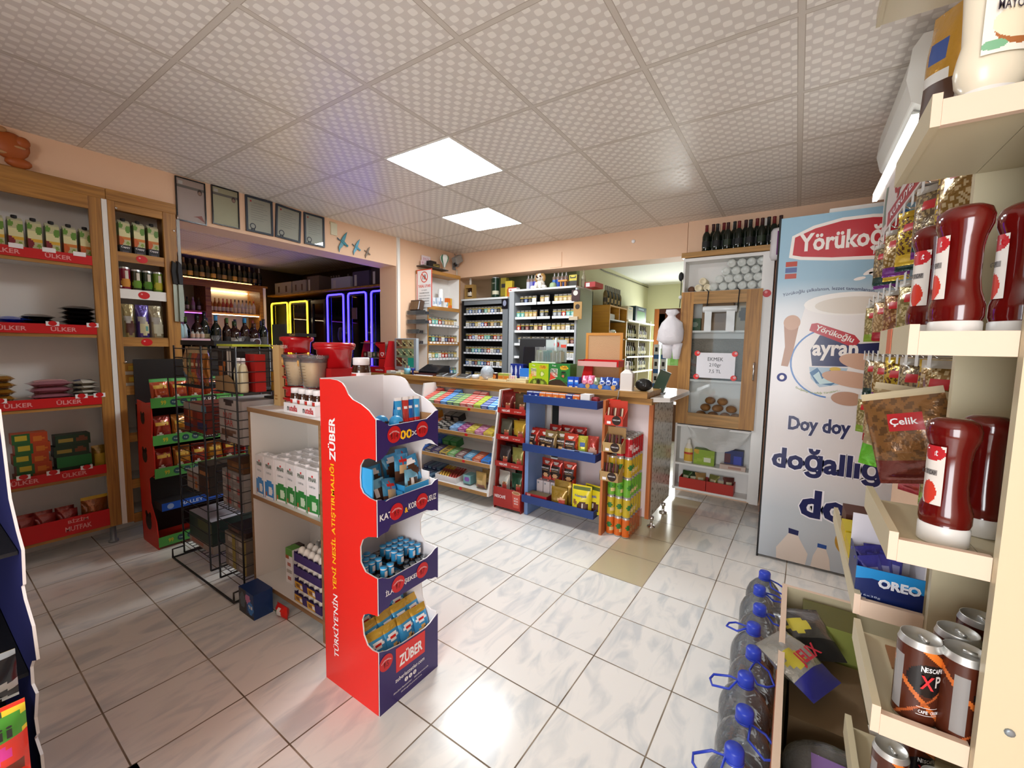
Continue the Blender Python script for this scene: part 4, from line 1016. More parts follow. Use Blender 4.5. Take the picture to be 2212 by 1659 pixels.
rbox('nut_bar_carton', 'pale grey carton with red lettering in the second right basket', 'box', -2.865, -2.575, y0, y1, 0.90, 1.15, deco(P('#b0a9a6'), ('c', .42, 1.0, .2, .16, P('#2a2626')), ('c', .3, .2, .25, .1, P('#6a4a38')), ('r', .4, .7, .22, .3, P('#7a5a48'))), P('#a09a98'), None, 14, 14, [('NUT', .38, .62, .11, .035, P('#b53a34')), ('BAR', .42, .45, .11, .035, P('#b53a34'))])
rbox('yellow_packet_box', 'glossy lime yellow packet carton on third shelf right basket', 'box', -2.80, -2.66, 1.25, 1.36, 0.79, 0.86, deco(P('#a9ad2e'), ('c', .5, .6, .2, .3, P('#e0dc6a'))), P('#8d9128'))
for i, (x0, x1, z1, c, nm) in enumerate(((-3.40, -3.22, 0.62, '#9c938c', 'grey'), (-3.21, -3.05, 0.70, '#3a302a', 'dark brown'))):
	rbox('biscuit_carton', '%s biscuit carton in the third left basket' % nm, 'box', x0, x1, y0, y1, 0.50, z1, deco(P(c), ('r', .1, .9, .6, .8, P('#b0784a' if i else '#a85a4a')), ('c', .8, .3, .12, .2, P('#c0783a'))), P(c))
for i in range(6):
	x = -2.83 + (i % 2) * 0.135; z = 0.50 + (i // 2) * 0.075
	rbox('gum_carton', 'grey carton with red print in third right basket, %s layer, %s' % (nth(i // 2), 'left' if i % 2 == 0 else 'right'), 'box', x - 0.03, x + 0.10, y0, y1, z, z + 0.073, deco(GREYB, ('c', .6, .5, .2, .3, P('#a8504c')), ('r', .05, .3, .2, .8, P('#b5b0ac'))), GREYB)
rbox('brown_packet', 'rumpled brown packet on the grey cartons of third right basket', 'packet', -2.80, -2.60, 1.13, 1.35, 0.726, 0.785, deco(P('#6a4a2c'), ('r', .3, .7, .2, .8, P('#8a6238'))), P('#5a3e24'))
rbox('card_game_box', 'green and dark box in the bottom left basket', 'box', -3.40, -3.05, y0, y1, 0.165, 0.33, deco(P('#2a3a2c'), ('r', 0, .35, 0, 1, P('#1d3a34')), ('r', .4, 1, .5, .9, P('#4a5530'))), P('#23302a'), P('#b0adb5'))
rbox('wafer_carton', 'long pale carton under the green box in the bottom left basket', 'box', -3.41, -3.04, y0, y1, 0.115, 0.163, deco(P('#a3948a'), ('r', .1, .6, .3, .7, P('#a86a5a'))), P('#8d8078'))
for i in range(6):
	x = -2.83 + (i % 2) * 0.135; z = 0.115 + (i // 2) * 0.072
	rbox('tea_carton', 'dull beige carton in bottom right basket, %s layer, %s' % (nth(i // 2), 'left' if i % 2 == 0 else 'right'), 'box', x - 0.03, x + 0.10, y0, y1, z, z + 0.07, deco(P('#857c72'), ('c', .5, .5, .2, .3, P('#b3aca4')), ('r', .75, 1, 0, 1, P('#9a8a3a'))), P('#6f675f'))
rbox('dark_tin_box', 'dark flat box on the beige cartons of the bottom right basket', 'box', -2.85, -2.62, 1.14, 1.36, 0.334, 0.362, deco(P('#3c302c'), ('r', .2, .6, .3, .7, P('#6a4a40'))), P('#3a2e2a'))
# ------------------------------------------------------------------ goods in the left wall cabinets (front faces +x)
RX = PI / 2
def one(name, label, cat, loc, m, group=None, rz=RX, rot=None, key=None):
	return shared(key or label, lambda: m, name, label, cat, loc, group, rz, rot)
def juice(k):
	LEAF, CRM = P('#5f8a34', 0.4), P('#d9d3a0', 0.4)
	f = deco(P('#b9b58a', 0.4), ('r', 0, 1, .5, .78, CRM), ('c', .8, .8, .25, .12, LEAF), ('c', .15, .9, .2, .08, LEAF), ('r', .1, 1, .47, .56, P('#d8a934') if k == 0 else P('#c9762a')), ('c', .12, .40, .3, .13, P('#7e1f2a') if k == 0 else P('#c05a1e')), ('c', .75, .36, .15, .07, P('#7f9a3c')), ('r', 0, 1, 0, .27, P('#1a1718')), ('r', .2, .8, .02, .1, P('#4a4550')), ('r', 0, 1, .26, .29, P('#9aa53a')))
	m = carton(0.062, 0.062, 0.215, f, P('#8a8a52', 0.4), P('#c9c8a8'), 14, 22, None, deco(P('#6a7a3a', 0.4), ('r', 0, 1, 0, .27, P('#1a1718')), ('r', 0, 1, .27, .6, P('#a5622a'))))
	m.prism([(-0.031, 0.215), (0.031, 0.215), (0.0, 0.236)], 'x', -0.031, 0.031, P('#c9c8a8'))
	m.lathe([(0.014, 0.222), (0.014, 0.248), (0.012, 0.25)], 'black_matte', (0, 0, 0), 12)
	m.text('Cappy', (0, -0.0315, 0.043), X, Z, 0.05, WHI, 0.018, 0.01)
	return m
for i in range(11):
	y = 0.845 - i * 0.079
	shared('juice%d' % (1 if i < 2 else 0), lambda: juice(1 if i < 2 else 0), 'juice_carton', '%s juice carton on the top shelf of the wide cabinet, %s from its right end' % ('orange' if i < 2 else 'pomegranate', nth(i)), 'juice carton', (-4.10, y, SH_L[0] + 0.026), 'juice cartons on the wide cabinet', rz=RX)
for i in range(3):
	shared('juice1b', lambda: juice(1), 'juice_carton', 'orange juice carton on the top shelf of narrow oak cabinet, %s from the left' % nth(i), 'juice carton', (-4.10, 1.048 + i * 0.082, 2.0605 + 0.05), 'juice cartons in the narrow cabinet', rz=RX)
def cards(z, ys, red, zz=0.08):
	for i, y in enumerate(ys):
		m = MB((-4.036, y, z + zz)); m.box(-4.039, -4.036, y - 0.03, y + 0.03, z + zz - 0.012, z + zz + 0.016, WHI)
		if red: m.disc((-4.036, y, z + zz + 0.004), Y, Z, 0.020, 'red_strip', 16, 0.0006, 0.016)
		m.thing('price_card', '%s price card, %s shelf down the wide cabinet, %s from right' % ('red and white' if red else 'white', nth(SH_L.index(z)), nth(i)), 'price card', 'price cards of the wide cabinet')
cards(SH_L[0], [0.80, 0.66, 0.52], False); cards(SH_L[1], [0.84, 0.65], True); cards(SH_L[2], [0.85, 0.76, 0.40], True); cards(SH_L[3], [0.76, 0.60, 0.47], True)
def flatpack(c, c2, w, h, t, seed, shapes=()):
	m = MB()
	f = deco(foil(c), ('r', .15, .85, .3, .75, P(c2)), *shapes)
	pr = pouch(w, h, t, f, foil(c), 8, 8, 0.06, False, 0.15, seed)
	m.v = [(x, z - h / 2, -y + t / 2) for x, y, z in pr.v]; m.f = [tuple(reversed(q)) for q in pr.f]; m.mi = pr.mi; m.sm = pr.sm; m.mats = pr.mats
	return m
piles = [('blue', '#2447b8', '#8a93c4', 0.49, 3, 0.030), ('black', '#171416', '#8d7a68', 0.60, 4, 0.028), ('black', '#1b1414', '#6a4634', 0.79, 6, 0.030)]
for q, (nm, c, c2, y, n, dz) in enumerate(piles):
	for k in range(n):
		shared('flat%d' % q, lambda: flatpack(c, c2, 0.15 if q < 2 else 0.17, 0.16, dz + 0.006, 70 + q), 'biscuit_packet', '%s biscuit packet, %s up in the %s on the second shelf' % (nm, nth(k), ['blue pile', 'smaller black pile', 'tall black pile at right'][q]), 'packet', (-4.135, y, SH_L[1] + 0.023 + k * dz), 'biscuit packets on the second shelf', rz=RX + 0.05 * (k % 3 - 1))
piles = [('golden', '#a5742a', '#b5b0a0', 0.41, 5, 0.042), ('pink', '#b0727e', '#c08a8a', 0.63, 4, 0.042), ('cream and blue', '#a39c8c', '#2c3c64', 0.79, 5, 0.032)]
for q, (nm, c, c2, y, n, dz) in enumerate(piles):
	for k in range(n):
		shared('flatb%d' % q, lambda: flatpack(c, c2, 0.2 if q == 1 else 0.13, 0.16, dz + 0.006, 80 + q, () if q != 2 else (('r', .4, 1, .0, .4, P('#c9c4b6')),)), 'biscuit_packet', '%s biscuit packet on the third shelf, %s up in its pile' % (nm, nth(k)), 'packet', (-4.135, y, SH_L[2] + 0.023 + k * dz), 'biscuit packets on the third shelf', rz=RX + 0.06 * (k % 2))
OR2, GR2, YE2 = P('#a83c14', 0.4), P('#1f5a2c', 0.4), P('#b8a12c', 0.4)
for k in range(5):
	z = SH_L[3] + 0.0225 + k * 0.0665
	shared('crk0', lambda: carton(0.155, 0.10, 0.066, deco(OR2, ('r', 0, .5, 0, 1, GR2), ('c', .25, .55, .2, .28, YE2), ('c', .72, .4, .16, .25, P('#c06a1e'))), OR2, None, 12, 6), 'cracker_box', 'orange and green cracker box, %s up in the left stack on the fourth shelf' % nth(k), 'box', (-4.12, 0.515 + 0.01 * (k % 2), z), 'cracker boxes on the fourth shelf', rz=RX)
for k in range(4):
	z = SH_L[3] + 0.0225 + k * 0.0735
	kk = 1 if k == 1 else 0
	shared('crk1%d' % kk, lambda: carton(0.17, 0.10, 0.073, deco(P('#16321f') if not kk else P('#1d6a34'), ('c', .3, .5, .22, .25, P('#8f7a34') if not kk else P('#1d6a34')), ('c', .75, .55, .16, .3, P('#6a3a22') if not kk else P('#1d6a34'))), P('#10241a'), None, 12, 6), 'cracker_box', 'dark green cracker box, %s up in the right stack on the fourth shelf' % nth(k), 'box', (-4.12, 0.70 + 0.01 * (k % 2), z), 'cracker boxes on the fourth shelf', rz=RX)
shared('chipy', lambda: pouch(0.085, 0.19, 0.05, deco(foil('#8a6a1e'), ('r', .1, .9, .2, .7, P('#b8962c')), ('r', 0, 1, .86, .94, P('#c9a93c')), ('c', .5, .1, .4, .08, P('#4a2c18'))), foil('#7a5a1a'), seed=9), 'chip_bag', 'yellow snack bag at right end of the fourth shelf', 'snack bag', (-4.11, 0.845, SH_L[3] + 0.0225), rz=RX)
shared('crk2', lambda: carton(0.11, 0.10, 0.16, deco(P('#5a2018'), ('r', 0, 1, .4, .7, P('#8a7a34'))), P('#5a2018')), 'cracker_box', 'dark red box at left end of the fourth shelf', 'box', (-4.12, 0.36, SH_L[3] + 0.0225), rz=RX)
RB = foil('#7a1812')
for i, y in enumerate((0.46, 0.555, 0.66)):
	for k in range(2):
		shared('sug%d' % (i == 2), lambda: pouch(0.095, 0.165, 0.07, deco(RB, ('r', .15, .9, .1, .55, P('#a8702c') if i < 2 else P('#6a1a14')), ('r', .15, .9, .1, .25, P('#8f95ae'))), RB, stand=True, seed=12 + i), 'pulse_bag', 'red bag on the bottom shelf of the wide cabinet, %s row, %s from the left' % ('front' if k == 0 else 'back', nth(i)), 'bag', (-4.085 - 0.09 * k, y, SH_L[4] + 0.0225 + 0.0), 'red bags on the bottom shelf', rz=RX)
for i, y in enumerate((0.47, 0.57)):
	shared('sugt', lambda: pouch(0.09, 0.10, 0.06, deco(RB, ('c', .5, .4, .35, .25, P('#8a8aa0'))), RB, stand=True, seed=14), 'pulse_bag', 'small red bag perched behind the bottom shelf bags, %s' % ('left' if i == 0 else 'right'), 'bag', (-4.27, y, SH_L[4] + 0.0225), 'red bags on the bottom shelf', rz=RX)
shared('pas', lambda: pouch(0.14, 0.215, 0.08, deco(foil('#8a4a1c'), ('r', 0, 1, .86, 1, P('#c9a22c')), ('r', .3, .8, .2, .3, P('#b88a7a'))), foil('#7a3a18'), stand=True, seed=15), 'pasta_bag', 'large orange bag with gold top at right of the bottom shelf', 'bag', (-4.11, 0.80, SH_L[4] + 0.0225), rz=RX)
def dcan(c, c2): return can(0.031, 0.155 if c != '#7d1430' else 0.165, deco(P(c, 0.2), ('c', .5, .3, .16, .22, P(c2, 0.2)), ('r', .45, .55, .55, .85, P('#d0c8b8', 0.2))))
for i, (c, c2, nm) in enumerate((('#7d1430', '#c98a3a', 'crimson'), ('#2a2c14', '#5f8a2a', 'dark olive'), ('#22301a', '#4a7a24', 'deep green'), ('#6a8a2a', '#b8b03a', 'lime and gold'))):
	shared('dc%s' % c, lambda: dcan(c, c2), 'drink_can', '%s drink can on the white-lipped shelf of the narrow cabinet' % nm, 'can', (-4.095, 1.04 + i * 0.064, 1.851), 'drink cans in the narrow cabinet', rz=RX)
for i, (c, c2, nm, w) in enumerate((('#8a7a4c', '#4a2014', 'gold and brown', 0.07), ('#3a2470', '#c0b890', 'purple', 0.078), ('#8d8266', '#b8b49c', 'silver beige', 0.088))):
	f = deco(foil(c), ('c', .55, .3, .4, .2, P(c2)), ('c', .4, .55, .3, .12, P('#9a948a')), ('c', .7, .28, .12, .1, P('#4f8a80') if i == 1 else P(c2)))
	shared('cofb%d' % i, lambda: pouch(w, 0.245, 0.06, f, foil(c), 10, 14, 0.05, True, seed=90 + i), 'coffee_bag', '%s coffee bag on the third shelf of the narrow cabinet' % nm, 'coffee bag', (-4.10, 1.045 + i * 0.083, 1.5065), 'coffee bags in the narrow cabinet', rz=RX)
for i, z in enumerate((1.1515, 1.235)):
	shared('ybox', lambda: carton(0.075, 0.10, 0.082, deco(P('#a8762a'), ('r', 0, 1, 0, .3, P('#b9b3a4')), ('c', .5, .6, .3, .25, P('#c9a93c'))), P('#6a5024')), 'spice_box', 'amber box at left of the fourth shelf in narrow cabinet, %s' % ('lower' if i == 0 else 'upper'), 'box', (-4.11, 1.037, z), 'amber boxes in the narrow cabinet', rz=RX)
for i, y in enumerate((1.13, 1.20, 1.25)):
	shared('bbag%d' % (i % 2), lambda: pouch(0.085, 0.15, 0.03, deco(P('#5a4426'), ('d', .35, .75, .8, P('#8a6e44'))), P('#4a3820'), seed=33 + i), 'coffee_pack', 'brown paper pack leaning on the fourth shelf of the narrow cabinet, %s from the left' % nth(i), 'pack', (-4.10, y, 1.1515), 'brown packs in the narrow cabinet', rot=(-0.15, 0.12 * (i - 1), RX))
SAWM = mat('saw_steel', srgb('#aab4a8'), 0.3, 0.6)
for k, (x, y, rz_, nm) in enumerate(((-4.025, 1.325, 0.0, 'nearer'), (-4.02, 1.352, 0.5, 'farther'))):
	t = T('pruning_saw', 'toothed pruning saw hanging on the oak cabinet edge, the %s one' % nm, 'saw', (x, y, 1.62), 'hanging saws', rz=rz_)
	m = MB(); pts = [(0.0, 0.02), (0.0, 0.31), (0.028, 0.31)]
	n = 22
	for i in range(n):
		a = i / n; z = 0.31 - a * 0.30
		w = 0.034 + 0.008 * math.sin(PI * a) - 0.03 * max(0, a - 0.6)
		pts += [(w, z), (w + 0.009, z - 0.006)]
	m.prism([(p[0] - 0.02, p[1]) for p in pts], 'x', -0.001, 0.001, SAWM); m.part('blade', t)
	m = MB(); m.prism([(-0.02, 0.305), (0.012, 0.305), (0.016, 0.36), (0.006, 0.46), (-0.02, 0.48), (-0.028, 0.40)], 'x', -0.011, 0.011, 'black_matte'); m.part('handle', t, bevel=0.003)
m = MB((-4.03, 1.36, 2.1)); m.box(-4.034, -4.028, 1.348, 1.368, 2.06, 2.42, mat('brush_steel', srgb('#6e6a66'), 0.35, 0.8)); m.tube([(-4.03, 1.358, 2.42), (-4.03, 1.358, 2.45)], 0.004, 'chrome'); m.thing('machete_sheath', 'long dark sheath hanging above the saws', 'tool')
for i, (y, c) in enumerate(((1.335, '#9fc4cc'), (1.36, '#b4cfd6'))):
	t = T('spray_bottle', 'pale blue slim bottle on the pink-lit bar shelf below the saws, %s' % ('left' if i == 0 else 'right'), 'bottle', (-4.30, y + 0.10, 1.512), 'pale blue slim bottles')
	m = bottle([(0.016, 0), (0.018, 0.01), (0.016, 0.09), (0.008, 0.12)], P(c, 0.2)); m.part('body', t)
m = MB((-4.25, 1.47, 1.5)); m.box(-4.345, -4.18, 1.39, 1.60, 1.495, 1.511, P('#cfa9b4')); m.thing('glass_shelf', 'short shelf with pink light in its colour just inside the bar opening', 'shelf')  # the pink bar light is put into the shelf colour
t = T('ornament', 'orange brown ornament on top of the wide cabinet at the left edge', 'ornament', (-4.045, 0.53, 2.5305))
ORN, ORN2 = mat('orange_clay', srgb('#a8541e'), 0.45), mat('orange_pale', srgb('#b98a5c'), 0.5)
m = MB(); m.ball((0, 0, 0.12), 0.085, ORN, 14, 9, (0.45, 1, 0.95)); m.ball((0.02, 0.05, 0.15), 0.035, ORN, 10, 7, (0.6, 1, 1)); m.ball((0.0, 0.03, 0.03), 0.05, ORN, 10, 7, (0.5, 1.2, 0.65)); m.ball((0.02, -0.04, 0.20), 0.03, ORN2, 10, 7, (0.6, 1.1, .6)); m.ball((0.025, 0.03, 0.115), 0.028, ORN2, 10, 6, (0.5, 1.2, .35)); m.ball((0.015, -0.04, 0.07), 0.03, ORN2, 10, 6, (0.5, 1.4, .4)); m.part('body', t)
# ------------------------------------------------------------------ candy stand with bear print sides
HR, HG, HK = P('#c22a1a', 0.4), P('#4f9a45', 0.4), P('#16110f', 0.5)
t = T('candy_stand', 'red cardboard candy stand with green price strips beside the oak cabinet', 'display stand', (-3.86, 1.3, 0))
HX0, HX1, HY0, HY1 = -4.02, -3.68, 1.03, 1.62
def side(m, y):
	pts = [(HX0 + 0.03, 0.0), (HX1 - 0.01, 0.0), (HX1, 0.05), (HX1 - 0.03, 0.20), (HX1 - 0.12, 0.32), (HX1 - 0.13, 0.50), (HX1, 0.555), (HX1 + 0.005, 0.70), (HX1 - 0.02, 0.83), (HX1, 0.95), (HX1 - 0.005, 1.04), (HX0 + 0.06, 1.06), (HX0 + 0.02, 0.6)]
	m.prism(pts, 'y', y, y + 0.006, HR, side=HR)
	for z, r in ((0.93, 0.04), (0.66, 0.05), (0.17, 0.06)):
		m.disc((HX0 + 0.16, y, z), X, Z, r, HK, 16, 0.001)
		m.disc((HX0 + 0.16 - r * .6, y, z + r * .9), X, Z, r * .4, HK, 10, 0.001); m.disc((HX0 + 0.16 + r * .6, y, z + r * .9), X, Z, r * .4, HK, 10, 0.001)
for y in (HY0, HY1 - 0.006):
	m = MB(t); side(m, y); m.part('side_panel', t)
m = MB(t); m.box(HX0, HX0 + 0.006, HY0 + 0.006, HY1 - 0.006, 0, 1.35, HK); m.part('back_panel', t)
HT = [1.055, 0.79, 0.555, 0.055]
for k, z in enumerate(HT):
	m = MB(t); m.box(HX0 + 0.006, HX1 - 0.004, HY0 + 0.007, HY1 - 0.007, z - 0.035, z - 0.031, HR); m.part('shelf', t)
	m = MB(t); m.box(HX1 - 0.004, HX1 + 0.003, HY0 + 0.0, HY1, z - 0.035, z + 0.035, HG)
	x = HX1 + 0.003
	m.text('99', (x, HY0 + 0.07, z), Y, Z, 0.03, P('#c9b42a'), 0.03, 0.02)
	for i in range(3): m.disc((x, HY0 + 0.13 + i * 0.06, z), Y, Z, 0.022, P('#24424a'), 16, 0.001); m.text('kg', (x, HY0 + 0.13 + i * 0.06, z), Y, Z, 0.02, P('#b9c4b4'), 0.012, 0.01, off=0.0016)
	m.quad((x + 0.0008, HY0 + 0.30, z - 0.03), (0, 0.10, 0), (0, 0, 0.06), HK)
	m.text('₺88', (x, HY0 + 0.35, z), Y, Z, 0.085, P('#d9d9d0'), 0.042, 0.0, off=0.0016)
	m.text('DOĞA DOST', (x, HY0 + 0.48, z + 0.01), Y, Z, 0.11, P('#b9d0b0'), 0.014, 0.0); m.text('TÜM BAYRAMLARA', (x, HY0 + 0.48, z - 0.012), Y, Z, 0.11, P('#b9d0b0'), 0.014, 0.0)
	m.part('price_strip', t, 'green price strip')
m = MB(t); m.box(HX1 - 0.12, HX1 + 0.03, HY0 + 0.02, HY1 - 0.02, 0.285, 0.34, ['black_matte', P('#1d4fae'), 'black_matte', 'black_matte', 'black_matte', 'black_matte']); m.text('HALLEY', (HX1 + 0.03, HY0 + 0.20, 0.312), Y, Z, 0.14, P('#c4cfe4'), 0.024, 0.01); m.disc((HX1 + 0.03, HY0 + 0.07, 0.312), Y, Z, 0.02, P('#8fa4cc'), 12, 0.001); m.part('blue_tray', t, 'dark tray with blue front strip')
def gummy(k):
	c = ['#a8431c', '#8a2a18', '#a86a1e'][k]
	return pouch(0.105, 0.19, 0.05, deco(foil(c), ('r', 0, 1, .86, 1, P('#3f8a3a') if k == 0 else foil(c)), ('c', .3, .68, .14, .08, P('#cda63a')), ('c', .55, .70, .14, .09, P('#c99a2c')), ('c', .78, .67, .1, .07, P('#cda63a')), ('c', .35, .25, .2, .1, P('#d9cfc0')), ('c', .7, .3, .2, .09, P('#7a1a1a')), ('c', .6, .18, .12, .06, P('#e0d8c8'))), foil(c), 14, 16, seed=100 + k)
for r, z in enumerate(HT[:3]):
	for i in range(5):
		k = 0 if r == 0 else (1 if i % 2 == 0 else 2)
		shared('gum%d' % k, lambda: gummy(k), 'candy_bag', '%s candy bag on %s tier of the candy stand, %s from left' % (['green topped', 'red', 'amber'][k], nth(r), nth(i)), 'candy bag', (HX1 - 0.052, HY0 + 0.075 + i * 0.108, z - 0.024), 'candy bags on the candy stand', rot=(-0.12, 0.03 * (i % 3 - 1), RX))
# ------------------------------------------------------------------ candy display at the left edge of the picture
NV = mat('navy_card', srgb('#15174a'), 0.6)
NVK = mat('card_black', (0.006, 0.006, 0.010), 0.7)
t = T('candy_display', 'dark navy cardboard candy display with wavy edge at the left edge', 'display stand', (-1.8, 0.1, 0))
edge = [(-1.76, 1.30), (-1.749, 1.248), (-1.713, 1.065), (-1.638, 0.997), (-1.582, 0.962), (-1.605, 0.863), (-1.632, 0.849), (-1.61, 0.822), (-1.525, 0.783), (-1.501, 0.705), (-1.565, 0.674), (-1.605, 0.638), (-1.612, 0.587), (-1.557, 0.588), (-1.612, 0.492), (-1.598, 0.453), (-1.637, 0.421), (-1.569, 0.41), (-1.56, 0.0)]
m = MB(t); m.prism(edge + [(-2.3, 0.0), (-2.3, 1.30)], 'y', 0.17, 0.176, (NV, NV), side=BOARD); m.part('side_panel', t)
m = MB(t); m.box(-2.31, -2.295, -1.5, 0.17, 0, 2.15, NVK); m.box(-2.295, -1.95, 0.15, 0.169, 1.30, 2.15, NVK); m.box(-2.295, -1.95, -1.5, -1.48, 0, 2.15, NVK); m.box(-2.295, -1.95, -1.48, 0.15, 2.13, 2.15, NVK); m.part('back_panel', t)  # tall unseen back and hood, added to keep shop-front daylight off the left side
for z in (0.25, 0.62, 0.95):
	m = MB(t); m.box(-2.295, -1.62, -0.75, 0.168, z - 0.01, z, NVK); m.part('shelf', t)
m = MB(t); m.box(-1.62, -1.30, -0.75, 0.13, 0.54, 0.55, NVK); m.box(-1.62, -1.30, -0.75, 0.13, 0.0, 0.54, NVK); m.part('base_box', t)
def cand(k):
	if k == 0: f = deco(P('#1c1c22', 0.2), ('r', 0, 1, .9, 1, P('#8f98a0')), ('d', .45, .6, .5, P('#aeb4ba')), ('d', .2, .28, .5, P('#aeb4ba')))
	else: f = deco(P('#e03a2a', 0.25), ('r', 0, 1, .62, .95, P('#e8d23a')), ('c', .5, .9, .3, .1, P('#3a4a3a')), ('c', .25, .8, .18, .08, P('#d8268a')), ('c', .85, .75, .16, .16, P('#4fa03a')), ('c', .3, .4, .2, .1, P('#f0d8d0')), ('c', .7, .45, .15, .09, P('#d83a9a')), ('c', .5, .2, .3, .1, P('#f08a2a')), ('c', .2, .12, .15, .08, P('#e8b8a8')), ('c', .8, .2, .15, .1, P('#7a3a2a')))
	m = pouch(0.15, 0.17 if k else 0.11, 0.045, f, f if False else P('#e8c83a'), 18, 18, seed=120 + k)
	if k: m.text('jöjii', (0.01, -0.024, 0.122), X, Z, 0.085, P('#22201c'), 0.036, 0.02, off=0.004)
	return m
for i, y in enumerate((0.055, -0.10, -0.26, -0.42)):
	shared('cand1', lambda: cand(1), 'jelly_bag', 'bright multicoloured jelly bag in the left edge display, %s from its open end' % nth(i), 'candy bag', (-1.335, y, 0.5505), 'jelly bags of the left edge display', rz=RX)
	shared('cand0', lambda: cand(0), 'liquorice_bag', 'black glossy candy bag behind the jelly bags, %s from the open end' % nth(i), 'candy bag', (-1.41, y, 0.6905), 'black bags of the left edge display', rz=RX)
m = MB((-1.33, 0.04, 0.9)); m.box(-1.62, -1.335, -0.75, 0.118, 0.895, 0.899, YEL); m.box(-1.335, -1.331, -0.75, 0.118, 0.895, 0.925, [YEL, P('#e8d020'), RED, RED, RED, YEL]); m.box(-1.331, -1.33, -0.75, 0.118, 0.885, 0.90, RED); m.part('yellow_tray', t, 'yellow and red shelf front')
m = MB((-1.5, -0.2, .69)); m.box(-1.55, -1.37, -0.75, 0.12, 0.55, 0.69, NVK); m.part('step', t)
# ------------------------------------------------------------------ bar room seen through the left opening
mat('led_warm', (1.0, 0.86, 0.55), 0.4, emit=14)
mat('led_white', (1.0, 0.96, 0.84), 0.4, emit=16)
mat('neon_blue', (0.03, 0.02, 1.0), 0.4, emit=9)
mat('neon_yellow', (1.0, 0.62, 0.02), 0.4, emit=5)
mat('sign_yellow', (1.0, 0.72, 0.01), 0.4, emit=1.0)
mat('led_purple', (0.35, 0.08, 0.9), 0.4, emit=7)
mat('led_orange', (1.0, 0.5, 0.12), 0.4, emit=7)
wood('bar_wood', srgb('#a8702a'), srgb('#7d4f1c'), 0.45, axis=1)
t = T('liquor_shelf', 'wooden bar shelf of spirit bottles on far wall of the bar room', 'shelf unit', (-7.6, 3.1, 0))
m = MB(t); m.box(-7.94, -7.92, 2.2, 3.72, 0, 2.42, P('#c9b79a', 0.6)); m.part('back_panel', t)
m = MB(t); m.box(-7.94, -7.5, 2.2, 3.75, 2.39, 2.42, 'bar_wood'); m.box(-7.52, -7.49, 2.2, 3.64, 2.315, 2.39, 'bar_wood'); m.part('top_rail', t)
for y0_, y1_ in ((2.832, 2.905), (3.62, 3.67), (2.2, 2.24)):
	m = MB(t); m.box(-7.92, -7.5, y0_, y1_, 0, 2.39, 'bar_wood'); m.part('post', t)
m = MB(t); m.box(-7.92, -7.49, 3.67, 3.71, 0, 2.39, WHI); m.part('end_panel', t)
for z in (1.945, 1.50, 1.05, 0.5):
	for y0_, y1_ in ((2.24, 2.832), (2.905, 3.62)):
		m = MB(t); m.box(-7.92, -7.52, y0_, y1_, z - 0.03, z, 'bar_wood'); m.part('shelf', t)
m = MB(t); m.box(-7.53, -7.51, 2.92, 3.6, 1.905, 1.913, 'led_warm'); m.box(-7.9, -7.88, 2.92, 3.6, 2.30, 2.31, 'led_warm'); m.part('light_strip', t, 'warm light strip')
m = MB(t); m.box(-7.53, -7.51, 2.25, 2.82, 1.905, 1.913, 'led_purple'); m.part('light_strip', t, 'purple light strip')
m = MB(t); m.box(-7.55, -7.50, 2.25, 3.5, 2.421, 2.43, 'led_orange'); m.part('light_strip', t, 'orange light strip on top')
sh_w = lambda g, l, c, h=0.30, r=0.037: (lambda: bottle(wine_prof(g, l, c, h, r), g))
for i in range(17):
	y = 2.46 + i * 0.076
	v = i % 4
	shared('wine%d' % v, sh_w('glass_green_dark', ['black_matte', P('#5a5148'), 'black_matte', P('#6a5a3a')][v], [P('#8a8a80'), 'black_matte', P('#6e5a4a'), 'black_matte'][v]), 'wine_bottle', 'dark wine bottle on top of the bar shelf, %s from the left' % nth(i), 'wine bottle', (-7.62, y, 2.4205), 'wine bottles on top of the bar shelf')
for i in range(12):
	y = 2.935 + i * 0.057
	v = 0 if i < 3 else (1 if i < 6 else (2 if i < 11 else 3))
	gl = ['glass_amber', 'glass_rose', 'glass_clear', P('#c9c0b0', 0.2)][v]
	shared('spir%d' % v, lambda: bottle(spirit_prof(gl, P('#d8c9a4'), [P('#b98a3a'), P('#b0302a'), P('#3a3a3a'), P('#b5241c')][v], 0.22, 0.026), gl), 'spirit_bottle', '%s spirit bottle on the warm-lit bar shelf, %s from the left' % (['amber', 'rose', 'clear', 'frosted'][v], nth(i)), 'spirit bottle', (-7.6, y, 1.9455), 'spirit bottles on the warm shelf')
for i in range(6):
	v = i % 3
	shared('spl%d' % v, lambda: bottle(spirit_prof([P('#3a4a1e', .2), P('#c08a90', .2), P('#4a3a20', .2)][v], P('#b9a48a'), ['black_matte', P('#d9b0b0'), P('#8a7a3a')][v], 0.2, 0.025), 'glass_amber'), 'spirit_bottle', '%s bottle on the purple-lit bar shelf, %s from the left' % (['olive', 'pink', 'brown'][v], nth(i)), 'spirit bottle', (-7.6, 2.40 + i * 0.075, 1.9455), 'spirit bottles on the purple shelf')
t = T('bottle_gondola', 'dark low gondola of large bottles inside the bar room opening', 'shelf unit', (-5.05, 2.15, 0))
m = MB(t); m.box(-5.35, -4.75, 1.62, 2.55, 0, 1.40, P('#2a1c12', 0.5)); m.part('body', t)
m = MB(t); m.box(-5.37, -4.73, 1.60, 2.57, 1.40, 1.42, P('#3a2a1c', 0.5)); m.part('top', t)
